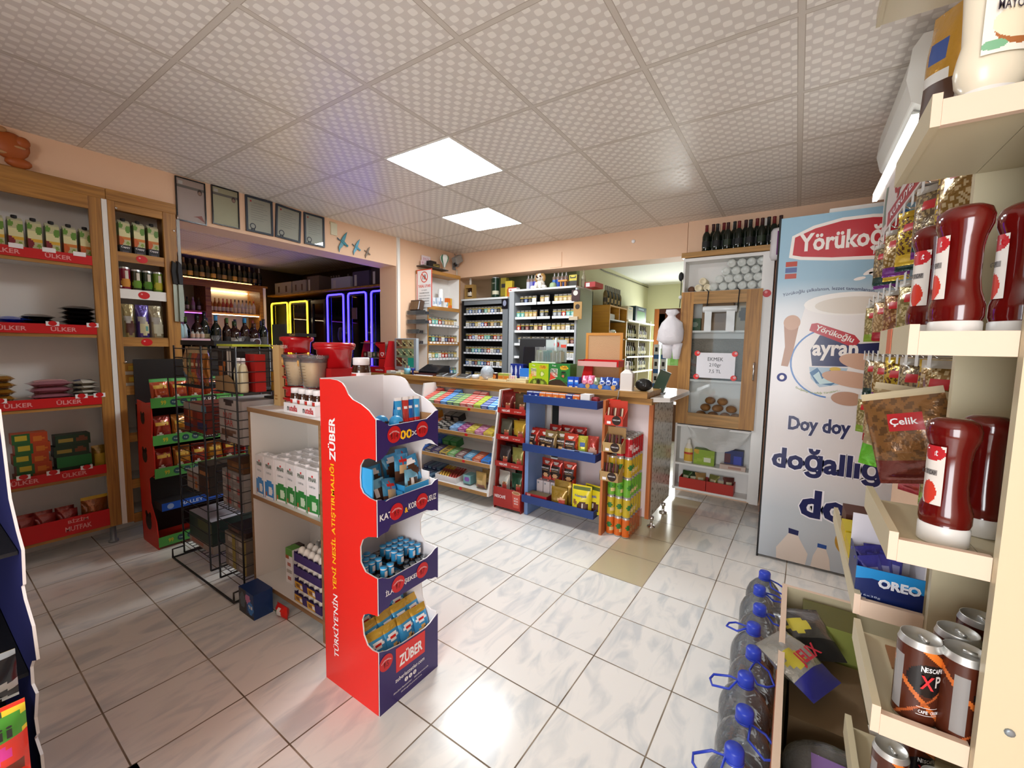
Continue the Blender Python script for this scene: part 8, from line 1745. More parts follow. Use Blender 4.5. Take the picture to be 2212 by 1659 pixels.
m = MB(); sack(m, [(.001, -.155), (.04, -.15), (.05, -.05), (.06, 0.0), (.001, .01)], PBG, (-.03, .02, 0), 1); sack(m, [(.001, -.16), (.03, -.155), (.045, -.05), (.05, 0.0), (.001, .01)], PBG, (.06, .01, 0), 2); m.part('bag_end', t)
m = MB((-.985, 4.44, 2.2)); m.ball((-.99, 4.44, 2.20), .03, 'black_matte', 8, 6, (.8, .6, 1.5)); m.tube([(-.985, 4.44, 2.2), (-.985, 4.445, 2.0), (-.99, 4.44, 1.9)], .004, 'black_matte'); m.ball((-.985, 4.44, 2.0), .02, P('#d8dcd8'), 8, 6); m.thing('cord_clip', 'black clip and white tuft hanging from upper left of the bread cabinet', 'clip')
t = T('plastic_bag', 'white plastic bag sagging below the oak door', 'plastic bag', (-.59, 4.47, .52)); m = MB(); TB = mat('bag_translucent', srgb('#d0d0cc'), .35, alpha=.75, bump=.6, bscale=16)
m.grid((-.27, -.012, .215), (.56, 0, 0), (0, .0, -.225), 16, 10, TB, lambda u, v: .02 * math.sin(3 * PI * u) * v + .01 * math.sin(9 * u + 4 * v), True)
m.v = [(a, b_, .215 - (.215 - c) * math.sin(PI * min(1, max(0, (a + .27) / .56))) ** .55) for a, b_, c in m.v]; m.part('bag', t)
t = T('soap_bottle', 'white and yellow dish soap bottle under the oak door', 'bottle', (-.845, 4.50, .3505)); m = bottle([(.038, 0, P('#e4dccc')), (.042, .02, P('#d8a83a')), (.042, .09, P('#c84a34')), (.042, .11, P('#e0d070')), (.038, .15, P('#e4dccc')), (.018, .20, P('#e8e4dc')), (.016, .24)], P('#e4dccc'), seg=16, sy=.6); m.text('FAIRY', (0, -.027, .1), X, Z, .05, P('#c03a2c'), .02, .01, off=.003); m.part('body', t)
bx('tea_box', 'light green carton beside the soap bottle', 'box', -.795, -.605, 4.50, 4.60, .3505, .50, deco(P('#8aa82c'), ('c', .15, .9, .14, .2, P('#c9a02a')), ('d', .3, .5, -.5, P('#9ab43c')), ('r', .5, .8, .25, .45, P('#d8dcc0'))), P('#7a9828'))
bx('wipes_pack', 'dark blue packs at right under the oak door', 'pack', -.52, -.36, 4.52, 4.60, .3505, .53, deco(P('#24306a'), ('r', .5, .9, .2, .7, P('#3a4ab0')), ('r', 0, .3, .3, .8, P('#5a2a34'))), P('#1c2450'))
bx('flat_pack', 'pale pink flat pack in front of the dark blue packs', 'pack', -.55, -.33, 4.462, 4.515, .3505, .395, deco(P('#c9b4a8'), ('r', .3, .8, .2, .7, P('#b08a7a'))), P('#c4b0a4'))
for i, (x0, x1) in enumerate(((-.915, -.665), (-.66, -.42))):
	t = T('red_crate', 'red open box of groceries at the bottom of the bread cabinet, %s' % ('left' if i == 0 else 'right'), 'crate', ((x0 + x1) / 2, 4.54, .0955), 'red boxes of groceries'); RC = P('#b02818', .5); m = MB(t); m.box(x0, x1, 4.465, 4.47, .0955, .20, RC); m.box(x0, x1, 4.615, 4.62, .0955, .20, RC); m.box(x0, x0 + .005, 4.47, 4.615, .0955, .20, RC); m.box(x1 - .005, x1, 4.47, 4.615, .0955, .20, RC); m.box(x0 + .005, x1 - .005, 4.47, 4.615, .0955, .10, RC); m.part('box', t)
	for j in range(3):
		c = [['#3a5a2c', '#2a3a24', '#b89058'], ['#8a8a4a', '#a8a4a0', '#6a3a34']][i][j]
		shared('groc' + c, lambda: pouch(.10, .15, .06, deco(foil(c), ('c', .5, .6, .3, .15, P('#b8b090'))), foil(c), seed=170 + j), 'grocery_bag', '%s packet in the %s red box, %s from the left' % (['leafy', 'dark', 'tan'][j] if i == 0 else ['olive', 'silver', 'maroon'][j], 'left' if i == 0 else 'right', nth(j)), 'packet', (x0 + .05 + j * .07, 4.54, .1005), 'packets in the red boxes', rot=(-.2, 0, .3 * (j - 1)))
# ------------------------------------------------------------------ fridge with printed side
t = T('dairy_fridge', 'tall fridge with Yörükoğlu ayran picture on its white side', 'fridge', (.17, 3.8, 0))
FX0, FX1, FYY = -.154, .62, 3.48
m = MB(t); m.box(FX0 + .012, FX1, FYY + .006, 4.22, .03, 2.36, P('#dcdad6', .35)); m.part('cabinet', t)
m = MB(t); m.box(FX0, FX0 + .012, FYY, 4.22, 0, 2.385, 'black_matte'); m.part('door_edge', t, 'black front edge')
mat('poster_print', (1, 1, 1), .22, spec=.5)
nt, b = nodes_of('poster_print'); tc = nt.nodes.new('ShaderNodeTexCoord'); sp3 = nt.nodes.new('ShaderNodeSeparateXYZ'); cr = nt.nodes.new('ShaderNodeValToRGB'); mrn = nt.nodes.new('ShaderNodeMapRange'); mrn.inputs[2].default_value = 2.4
nt.links.new(tc.outputs['Object'], sp3.inputs[0]); nt.links.new(sp3.outputs[2], mrn.inputs[0]); nt.links.new(mrn.outputs[0], cr.inputs[0]); nt.links.new(cr.outputs[0], b.inputs['Base Color'])
el = cr.color_ramp.elements; el[0].position = 0; el[0].color = (*srgb('#b4bcc4'), 1); el[1].position = 1; el[1].color = (*srgb('#8fb6cc'), 1)
for p_, c in ((.16, '#bcc3c9'), (.30, '#dcd8d8'), (.62, '#e0dcdc'), (.74, '#cdd3d8'), (.82, '#93b6cb')):
	e = el.new(p_); e.color = (*srgb(c), 1)
m = MB(t); m.box(FX0 + .012, FX1, FYY, FYY + .006, .02, 2.385, 'poster_print')
yp = FYY; o_ = 0.0
C0 = (0, yp, 0)
def pg(pts, ma, off): m.poly(C0, X, Z, pts, ma, off)
def el_(cx, cz, rx, rz_, ma, off, rot=0.0):
	ca, sa = math.cos(rot), math.sin(rot)
	pg([(cx + rx * math.cos(a) * ca - rz_ * math.sin(a) * sa, cz + rx * math.cos(a) * sa + rz_ * math.sin(a) * ca) for a in [2 * PI * k / 28 for k in range(28)]], ma, off)
LW, LR, INKB, SKIN, SKIN2 = P('#eee8e2', .25), P('#b81c2a', .25), P('#1c2156', .25), P('#c9a086', .3), P('#b58a70', .3)
pg([(-.085, 2.12), (-.075, 2.26), (.04, 2.315), (.19, 2.345), (.34, 2.345), (.498, 2.325), (.498, 2.06), (.34, 2.07), (.15, 2.08), (-.02, 2.10)], LW, .0004)
pg([(-.065, 2.135), (-.058, 2.25), (.05, 2.296), (.19, 2.325), (.34, 2.325), (.498, 2.305), (.498, 2.085), (.34, 2.092), (.15, 2.10), (-.01, 2.12)], LR, .0008)
m.text('Yörükoğlu', (.225, yp, 2.20), X, Z, .52, LW, .16, .03, off=.0012)
for q, c in ((2.075, '#b84a3a'), (2.035, '#5a6a9a'), (1.995, '#b8564a')): pg([(-.10, q - .015), (-.035, q - .015), (-.035, q + .018), (-.10, q + .018)], P(c), .0004)
m.text('Yörükoğlu çalkalansın, lezzet tamamlansın...', (.145, yp, 1.90), X, Z, .50, INKB, .030, .005, off=.0006, arc=-.03)
for cx, cz, rx, rz_, ro in ((.36, 2.0, .05, .014, .5), (.40, 1.97, .06, .016, -.3), (.30, 1.955, .03, .010, .2)): el_(cx, cz, rx, rz_, LW, .0004, ro)
pg([(.03, 1.80), (.498, 1.80), (.498, 1.30), (.30, 1.20), (.14, 1.19), (-.01, 1.34), (-.03, 1.5)], P('#e8e4e2', .25), .0004)
el_(.27, 1.80, .25, .075, P('#eeebe6', .25), .0006); el_(.28, 1.79, .20, .055, P('#dcd4c8', .25), .0008)
vs = []
arc = [(.20 + .235 * math.cos(a), 1.42 + .235 * math.sin(a)) for a in [PI * (.62 + .85 * k / 22) for k in range(23)]]; arc2 = [(.20 + .225 * math.cos(a), 1.42 + .225 * math.sin(a)) for a in [PI * (1.47 - .85 * k / 22) for k in range(23)]]
for k in range(22): pg([arc[k], arc[k + 1], arc2[21 - k], arc2[22 - k]], P('#3f74b8', .25), .0008)
pg([(.06, 1.63), (.30, 1.52), (.33, 1.56), (.30, 1.60), (.10, 1.68), (.07, 1.675)], LR, .001); m.text('Yörükoğlu', (.195, yp, 1.607), X * .92 + Z * -.38, Z * .92 + X * .38, .22, LW, .05, .02, off=.0016)
pg([(.09, 1.395), (.498, 1.40), (.498, 1.56), (.33, 1.545), (.12, 1.60), (.075, 1.5)], INKB, .0006); m.text('ayran', (.205, yp, 1.485), X, Z, .24, LW, .105, .03, off=.0014)
pg([(.075, 1.388), (.28, 1.388), (.25, 1.28), (.14, 1.255), (.09, 1.31)], P('#a8c0d0', .25), .0008)
for p in ([(.08, 1.35), (.12, 1.385), (.15, 1.34), (.20, 1.38), (.25, 1.31), (.2, 1.27), (.12, 1.28)],): pg(p, P('#2f6a9a', .25), .0012)
pg([(.10, 1.33), (.13, 1.36), (.15, 1.31), (.19, 1.345), (.22, 1.29), (.14, 1.275)], P('#bcd8dc', .25), .0016); el_(.215, 1.378, .03, .014, P('#d8b43a', .25), .0018)
m.text('Doğallığı ve saflığı Yörükleri...', (.13, yp, 1.215), X, Z, .24, P('#8aa03a'), .018, .005, off=.0014, arc=.03)
el_(-.04, 1.685, .048, .05, SKIN, .0012); pg([(-.085, 1.67), (-.0, 1.66), (-.02, 1.5), (-.045, 1.385), (-.085, 1.39), (-.07, 1.52)], SKIN2, .001)
el_(.36, 1.43, .13, .052, SKIN, .0020, -.15); el_(.31, 1.315, .165, .05, SKIN, .0028, -.16); el_(.29, 1.19, .085, .045, SKIN2, .0024, -.05)
el_(-.075, 1.31, .03, .03, P('#3a4488'), .0008); el_(-.075, 1.31, .014, .016, LW, .0012)
for s, cx, cz, w, h in (('Doy doy', .152, .985, .34, .125), ('doğallığa', .24, .735, .68, .20), ('doy!', .30, .43, .44, .26)):
	m.text(s, (cx, yp, cz), X, Z, w * 1.03, P('#eceaf0'), h * 1.06, .075, off=.0008); m.text(s, (cx, yp, cz), X, Z, w, INKB, h, .035, off=.0016)
pg([(-.03, .02), (.14, .02), (.15, .10), (.10, .19), (.085, .225), (.035, .225), (.01, .18), (-.035, .10)], P('#dccfc4', .25), .0006); pg([(.032, .22), (.088, .215), (.09, .25), (.03, .258)], INKB, .0008)
pg([(.17, .02), (.28, .02), (.27, .10), (.245, .17), (.205, .17), (.18, .10)], P('#dccfc4', .25), .0008); pg([(.2, .165), (.25, .163), (.25, .19), (.2, .193)], P('#1f4a94'), .001)
el_(.38, .24, .09, .10, P('#b58a2c', .25), .0008); el_(.40, .24, .07, .08, P('#a8aeb0', .25), .0012); el_(.40, .20, .05, .05, P('#c9962c', .25), .0016)
el_(.475, 2.335, .03, .014, P('#2c62b0', .25), .0014)
m.part('side_panel', t, 'white and blue printed side panel')
m = MB((.3, 3.7, 2.387)); m.box(.12, .48, 3.52, 3.9, 2.387, 2.42, P('#e4e2de')); m.thing('foam_box', 'white foam lid on top of the printed fridge', 'foam lid')
# ------------------------------------------------------------------ air conditioner, lit sign, nut pegboard
t = T('air_conditioner', 'white wall air conditioner high on the right wall', 'air conditioner', (.42, 2.75, 2.42))
m = MB(t); ACW = P('#dfe0da', .3); pr = [(.515, 2.44), (.36, 2.44), (.315, 2.47), (.295, 2.55), (.305, 2.66), (.33, 2.70), (.515, 2.705)]
m.prism(pr, 'y', 2.30, 3.12, ACW); m.part('body', t, bevel=.008)
m = MB(t); m.box(.318, .40, 2.36, 3.06, 2.428, 2.438, P('#c4c6c0', .3), Ry(.35)); m.part('louver', t)
t = T('tube_light', 'bright white light strip under the air conditioner above the sign', 'light fitting', (.30, 2.5, 2.3))
m = MB(t); m.box(.305, .345, 2.0, 3.02, 2.30, 2.33, 'white_paint'); m.box(.345, .51, 2.45, 2.5, 2.31, 2.32, 'white_paint'); m.part('housing', t)
m = MB(t); m.box(.285, .304, 2.1, 3.02, 2.295, 2.335, mat('strip_glow', (1, .98, .94), .4, emit=6)); m.part('tube', t, 'glowing tube')
t = T('nut_sign', 'white and red ÇELİK KURUYEMİŞ sign board above the nut pegboard', 'sign', (.30, 2.2, 2.03))
m = MB(t); m.box(.296, .302, 1.62, 2.68, 2.035, 2.27, P('#d9d0cc', .4)); xs_ = .2955
m.text('ÇELİK', (xs_, 2.02, 2.175), -Y, Z, .74, P('#a8323a', .4), .13, .02); m.box(.2952, .296, 1.75, 2.52, 2.045, 2.105, P('#a8323a', .4)); m.text('KURUYEMİŞ', (.2952, 2.13, 2.075), -Y, Z, .62, WHI, .042, .02)
m.poly((xs_, 2.6, 2.15), -Y, Z, [(-.05, -.08), (.03, -.08), (.0, 0), (.04, .08), (-.02, .09), (-.05, .0)], P('#7a8a7a'), .0005); m.part('board', t)
for yy in (1.75, 2.55):
	m = MB(t); m.tube([(.302, yy, 2.2), (.51, yy, 2.22)], .006, 'steel_grey'); m.part('bracket', t)
t = T('pegboard', 'grey slat wall panel of nut bag hooks on the right wall', 'rack', (.50, 2.2, .98)); m = MB(t); m.box(.495, .512, 1.3, 2.85, .98, 2.03, P('#b4aa9a', .5)); m.part('panel', t)
HZ = (1.98, 1.72, 1.46, 1.26)
ROWY = [1.50, 1.64, 1.78, 1.92, 2.06, 2.20, 2.34, 2.48, 2.62, 2.76]
for k, z in enumerate(HZ):
	m = MB(t); m.tube([(.49, 1.32, z + .03), (.49, 2.83, z + .03)], .006, P('#c9c4b8')); m.part('rail', t)
	for yy in ROWY:
		m = MB(t); m.tube([(.492, yy, z + .03), (.30, yy, z + .02), (.285, yy, z + .03)], .0028, 'chrome', 5); m.quad((.284, yy + .02, z - .005), (0, -.04, 0), (0, 0, .045), P('#dcdcd8', .4)); m.quad((.2835, yy - .02, z - .005), (0, .04, 0), (0, 0, .045), P('#dcdcd8', .4)); m.part('hook', t)
NB = [('#8a6a34', '#c8b48a', '#7a3a8a', 'violet footed'), ('#7a4a2a', '#b08a5a', '#b83a3a', 'red footed'), ('#b89a2c', '#5a3a22', '#d8b43a', 'yellow'), ('#8a7a4a', '#c0b080', '#8aa83a', 'green footed'), ('#6a5a44', '#a8946c', '#24403a', 'dark green footed'), ('#9a7a52', '#c9ac80', '#a82a34', 'crimson footed')]
def nutty(a, b_, s):
	return math.sin(a * 3.1 + 1.7 * math.sin(b_ * 1.3 + s)) * math.sin(b_ * 2.9 + 1.9 * math.sin(a * 1.1 + 2 * s)) > -.12
def nutbag(k):
	c, c2, c3, nm = NB[k]
	def fn(u, v):
		if v < .2: return foil(c3)
		if v > .88: return foil(c3) if k == 2 else P('#b8b0a4', .3)
		if .3 < u < .7 and .62 < v < .76: return P('#b8282c', .3)
		return foil(c if nutty(u * 9, v * 14, k) else c2)
	return pouch(.11, .19, .035, fn, foil(c2), 24, 36, seed=180 + k)
for k, z in enumerate(HZ):
	for i, yy in enumerate(ROWY):
		q = (i * 2 + k * 3) % 6
		shared('nut%d' % q, lambda: nutbag(q), 'nut_bag', '%s nut bag, %s pegboard row from top, %s from near end' % (NB[q][3], nth(k), nth(i)), 'nut bag', (.315 + .02 * ((i + k) % 2), yy, z - .175), 'nut bags on the pegboard', rot=(0, 0, -PI / 2 + .75))
for i, (dy, c, c3, nm) in enumerate(((0, '#a08a64', '#5fae2c', 'pistachio bag with green foot'), (.09, '#8a5f34', '#6a2418', 'almond bag with brown foot'))):
	t = T('nut_bag', 'large clear %s hanging nearest behind the ketchup bottle' % nm, 'nut bag', (.225 + .035 * i, 1.42 - dy, 1.19), 'large nut bags'); t.rotation_euler = (0, .1 - .35 * i, -.35); BASE[t.name] = (0, 0, 0)
	m = MB(); pm = pouch(.15, .22, .05, (lambda u, v: foil(c3) if v < .26 else (P('#b8282c', .3) if .3 < u < .72 and .58 < v < .76 else (P('#c9b896', .3) if v > .93 else foil(c if nutty(u * 9, v * 13, i) else ('#6a4a2c' if i else '#c4b48c'))))), foil(c), 40, 54, seed=190 + i); pm.text('Çelik', (.0, -.022, .147), X, Z, .05, WHI, .02, .02, off=.006); pm.part('body', t)
# ------------------------------------------------------------------ bottles and cans on the near shelves
KET, WCAP = mat('ketchup', srgb('#5e0d0a'), .12, coat=.7), P('#e6e2dc', .35)
def ketchup(lab=True):
	m = MB(); p = [(.0265, 0, WCAP), (.028, .002, WCAP), (.028, .026, WCAP), (.0265, .028, KET), (.0285, .034), (.0285, .05), (.0235, .068), (.0215, .085), (.0215, .125), (.0235, .14), (.0285, .155), (.0292, .167), (.026, .177), (.018, .182), (.0001, .183)]
	m.lathe(p, KET, seg=24, sy=.82)
	if lab:
		vs = []
		m.grid((-.0215, -.0005, .058), (.0215, -.0205, 0), (0, 0, .085), 24, 44, deco(P('#e0d8d0', .35), ('c', .5, .88, .5, .14, P('#b8242a', .35)), ('c', .5, .2, .32, .2, P('#c83a28', .35)), ('r', .2, .8, .5, .58, P('#8a8480'))), lambda u, v: .006 * math.sin(PI * u) + .0045)
		m.text('Tat', (-.0125, -.0145, .134), Vector((.7, -.7, 0)), Z, .016, WHI, .010, .02, off=.006); m.text('KETÇAP', (-.0125, -.0145, .104), Vector((.7, -.7, 0)), Z, .022, P('#3a3434'), .007, .01, off=.0085)
	return m
S_ = 1.18
def kp(x, y, z, nm, rz):
	o = shared('ket', ketchup, 'ketchup_bottle', nm, 'ketchup bottle', (x, y, z), 'ketchup bottles', rz=rz - .85); o.scale = (S_, S_, S_); return o
zB, zC = SH_R['B'] + .0185, SH_R['C'] + .0185
kp(.211, .985, zB, 'red ketchup bottle in the middle of the shelf below the mayonnaise', .25)
kp(.203, 1.105, zB, 'red ketchup bottle at left, behind the middle one', .6)
kp(.285, 1.005, zB, 'red ketchup bottle at right of the shelf below the mayonnaise', .1)
kp(.228, 1.0, zC, 'near ketchup bottle on the shelf above the oreo box', .55)
kp(.292, 1.09, zC, 'rear ketchup bottle partly hidden by the cream upright', .2)
def mayo():
	m = MB(); MY_ = P('#e6dac2', .25); p = [(.034, 0, WCAP), (.036, .002, WCAP), (.036, .034, WCAP), (.034, .036, MY_), (.043, .05), (.046, .07), (.043, .09), (.0385, .11), (.040, .15), (.042, .19), (.035, .21), (.0001, .214)]
	m.lathe(p, MY_, seg=28, sy=.72)
	m.grid((-.034, -.028, .075), (.068, 0, 0), (0, -.001, .10), 44, 60, deco(P('#ece6da', .3), ('c', .5, .93, .4, .17, P('#b8242a', .3)), ('c', .58, .33, .42, .24, P('#a8683c', .3)), ('c', .55, .40, .42, .22, P('#e8dcc0', .3)), ('c', .18, .12, .2, .07, P('#7ab08a', .3))), lambda u, v: .0085 * (1 - (2 * u - 1) ** 2) + .0005)
	m.text('MAYONEZ', (0, -.037, .137), X, Z, .052, P('#3a3440'), .014, .01, off=.004); m.text('Tat', (0, -.037, .168), X, Z, .03, WHI, .018, .03, off=.004)
	return m
zA = SH_R['A'] + .0185
for i, (x, y) in enumerate(((.222, .985), (.345, 1.0), (.30, 1.13))):
	shared('mayo', mayo, 'mayonnaise_bottle', 'cream mayonnaise bottle on the top visible shelf, %s' % ['left one in full view', 'right one cut by the picture edge', 'hidden rear one'][i], 'mayonnaise bottle', (x, y, zA), 'mayonnaise bottles', rz=.35)
t = T('snack_packet', 'amber snack packet hanging beyond the mayonnaise bottle', 'snack packet', (.262, 1.60, 2.12)); t.rotation_euler = (0, .1, -PI / 2 + .5); BASE[t.name] = (0, 0, 0)
m = pouch(.10, .25, .035, deco(foil('#b8861e'), ('r', 0, 1, .0, .25, P('#4a2c18')), ('r', .1, .9, .3, .4, P('#d8d4cc')), ('c', .5, .6, .3, .1, P('#2f4a8a'))), foil('#a8761e'), seed=200); m.part('body', t)
m = MB((.3, 1.6, 2.37)); m.tube([(.262, 1.60, 2.365), (.51, 1.60, 2.38)], .004, 'chrome'); m.thing('wall_hook', 'chrome hook carrying the amber snack packet', 'hook')
DKC = P('#4a2012', .2)
def xpcan():
	m = can(.027, .134, deco(DKC, ('c', .5, .62, .17, .22, P('#161214', .2)), ('d', .2, .28, 1.6, P('#c0642a', .2)), ('d', .9, 1.02, 1.2, P('#d8742a', .2)), ('d', .33, .37, -1.4, P('#a8542a', .2)), ('r', .2, .30, .1, .85, P('#8a8684', .3))), 72, 60)
	def on(s, a, z, w, h, ma, off=0):
		d = Vector((math.sin(a), -math.cos(a), 0)); ux = Vector((math.cos(a), math.sin(a), 0)); m.text(s, d * (.0272 + off) + Vector((0, 0, z)), ux, Z, w, ma, h, .02, off=.0008)
	for k, ch in enumerate('NESCAFÉ'): on(ch, -.42 + k * .145, .097, .0036 if ch != 'N' else .005, .007 if k else .009, WHI)
	on('X', -.22, .077, .016, .021, P('#d0323a', .25), .0006); on('P', .28, .080, .008, .018, P('#c9c4c0', .25))
	a = .05
	for k, ch in enumerate('CAFE CREM'): on(ch, -.42 + k * .105, .030, .0026, .005, WHI) if ch != ' ' else None
	for z in (.024, .036):
		for k in range(10):
			aa = -.5 + k * .1; d = Vector((math.sin(aa), -math.cos(aa), 0)); ux = Vector((math.cos(aa), math.sin(aa), 0)); m.quad(d * .0273 + Vector((0, 0, z)) - ux * .0014, ux * .0028, Z * .0007, WHI)
	return m
zD, zE = SH_R['D'] + .0185, SH_R['E'] + .0185
cl = [(.210, .972, zD, 'front left one on the lower can shelf'), (.268, 1.03, zD, 'second one on the lower can shelf'), (.262, .965, zD, 'one tucked against the cream upright'), (.315, 1.11, zD, 'rear one on the lower can shelf'), (.195, 1.015, zE, 'front one on the lowest shelf'), (.255, .985, zE, 'right one on the lowest shelf'), (.245, 1.09, zE, 'rear one on the lowest shelf')]
for i, (x, y, z, nm) in enumerate(cl):
	o = shared('xpc', xpcan, 'coffee_can', 'brown and orange coffee can, ' + nm, 'coffee can', (x, y, z), 'coffee cans', rz=.42 + .9 * (i % 3 == 2))
	if z == zD: o.scale = (1.12, 1.12, 1.12)
zO = .885 + .0185
t = T('cookie_box', 'open blue OREO cookie box on the lower lipped shelf', 'box', (.222, 1.30, zO)); NB_1, LB_ = P('#12235e', .3), P('#1f86c8', .3)
ox0, ox1, oy0, oy1 = .150, .270, 1.262, 1.40
m = MB(t); H = .10
m.box(ox0, ox1, oy0, oy0 + .002, zO, zO + .085, NB_1); m.box(ox0, ox0 + .002, oy0 + .002, oy1, zO, zO + .10, NB_1); m.box(ox1 - .002, ox1, oy0 + .002, oy1, zO, zO + .14, P('#d8d4d8', .4)); m.box(ox0, ox1, oy1 - .002, oy1, zO, zO + .17, P('#c9c4cc', .4)); m.box(ox0 + .002, ox1 - .002, oy0 + .002, oy1 - .002, zO, zO + .002, WHI)
m.poly((0, oy0, zO), X, Z, [(ox0, .055), (ox0 + .03, .062), (ox1, .05), (ox1, .085), (ox0, .085)], LB_, .0006); m.text('OREO', ((ox0 + ox1) / 2 + .018, oy0, zO + .055), X, Z, .074, WHI, .022, .05, off=.001); m.text('OREO', ((ox0 + ox1) / 2 + .018, oy0, zO + .055), X, Z, .069, P('#d8dce8'), .018, .01, off=.0014); m.text('16x38g', (ox0 + .03, oy0, zO + .018), X, Z, .035, P('#b8c0d8'), .006, 0, off=.001); m.box(ox0 + .006, ox0 + .022, oy0 - .0005, oy0, zO + .006, zO + .012, WHI)
m.part('box', t)
for i in range(5):
	shared('oreop', lambda: pouch(.05, .085, .03, deco(foil('#3a3a9a'), ('c', .5, .5, .3, .2, P('#8a8ab8'))), foil('#2a2a7a'), seed=210), 'cookie_packet', 'violet blue cookie packet inside the OREO box, %s from the front' % nth(i), 'cookie packet', (.195 + .012 * (i % 3), 1.285 + .02 * i, zO + .0025 + .016), 'cookie packets in the blue box', rot=(-.35, .2 * (i % 3 - 1), .3))
for i in range(4):
	shared('yelb', lambda: carton(.05, .11, .06, deco(P('#d0b81e', .35), ('r', .1, .9, .3, .7, P('#8a7a14'))), P('#c9ac1c', .35), P('#d8c42a', .35)), 'candy_box', 'bright yellow candy box beyond the OREO box, %s' % ['left front', 'right front', 'left rear', 'right rear'][i], 'box', (.178 + .055 * (i % 2), 1.50 + .125 * (i // 2), zO), 'bright yellow candy boxes')
m = MB((.2, 1.75, zO)); m.box(.165, .27, 1.70, 1.82, zO, zO + .07, P('#4a1c14', .4)); m.thing('candy_box', 'dark brown box at the far end of the yellow candy boxes', 'box')
m = MB((.23, 1.1, .857)); m.box(.20, .262, 1.10, 1.18, SH_R['D'] + .0185, SH_R['D'] + .022, P('#9a6a44', .7)); m.thing('cardboard_piece', 'brown cardboard scrap behind the coffee cans', 'cardboard')
m = MB((.155, 1.05, 1.52)); m.box(.1465, .1475, 1.07, 1.115, SH_R['B'] - .003, SH_R['B'] + .044, P('#d0663a', .4)); m.thing('shelf_tag', 'orange tag on the side lip of the upper ketchup shelf', 'tag')
DKS = mat('dark_fibre', srgb('#2e2116'), .6, bump=1.0, bscale=40)
FILM = clear('wrap_film', (.93, .92, .9), .12, (.8, .78, .75), 1.6, .08, 1.0, 22)
for i in range(4):
	y = .93 + i * .145
	t = T('tobacco_bundle', 'dark brown fibrous bundle in clear wrap in the bin, %s from the near end' % nth(i), 'wrapped bundle', (.155, y, .33), 'dark wrapped bundles'); m = MB(); m.ball((0, 0, 0), .075, DKS, 18, 10, (1.45, .95, .95)); m.part('bundle', t)
	m = MB(); m.ball((0, 0, .004), .082, FILM, 20, 12, (1.45, .98, 1.0)); m.part('wrap', t)
	m = MB((.15, y, .06)); m.box(.06, .25, y - .065, y + .065, .0505, .255, P('#5a4632', .7)); m.thing('packing_carton', 'plain brown carton under the dark bundles, %s from the near end' % nth(i), 'carton', 'cartons under the dark bundles')
def chips(nm, c, c2, x, y, z, rx, rz_, lab, w=.17, h=.2, seed=0):
	t = T('snack_bag', nm, 'snack bag', (x, y, z)); t.rotation_euler = (rx, 0, rz_); BASE[t.name] = (0, 0, 0)
	m = pouch(w, h, .07, deco(foil(c), ('r', 0, 1, .0, .3, P(c2)), ('c', .3, .55, .2, .15, P('#b8a83a'))), foil(c), 14, 16, .06, False, .25, seed)
	if lab: m.text(lab, (.01, -.045, h * .45), X, Z, w * .7, P('#b8263a'), .05, .03, off=.006)
	m.part('body', t)
chips('silver gum bag lettered ŞEKERSİZ JELIX in the bin', '#9a9890', '#2a2a80', .15, 1.60, .42, -1.2, 1.1, 'JELIX', seed=1)
chips('black and silver crumpled bag in the bin', '#4a4846', '#141416', .14, 1.76, .42, -1.2, .5, None, seed=2)
chips('purple bag at the near end of the bin', '#3a1f6a', '#24144a', .12, .86, .36, -1.1, .3, None, seed=4)
m = MB((.16, 1.6, .06)); m.box(.05, .25, 1.50, 1.86, .0505, .37, P('#6a543a', .7)); m.thing('packing_carton', 'large plain brown carton under the silver gum bag', 'carton')
t = T('green_carton', 'olive green printed block at the far end of the bin', 'block', (.17, 1.97, .0505)); m = carton(.17, .16, .43, deco(P('#6a6a2c', .35), ('r', 0, 1, .62, 1, P('#8a9048', .35)), ('c', .25, .85, .15, .1, P('#a8b878')), ('r', .4, 1, .4, .6, P('#4a4220'))), P('#5a5824', .35)); m.part('body', t)
m = MB((.09, 1.3, .42)); m.box(.10, .19, 1.27, 1.33, .415, .418, P('#8a6aa8', .5)); m.thing('paper_note', 'violet paper note lying on the dark bundles', 'note')
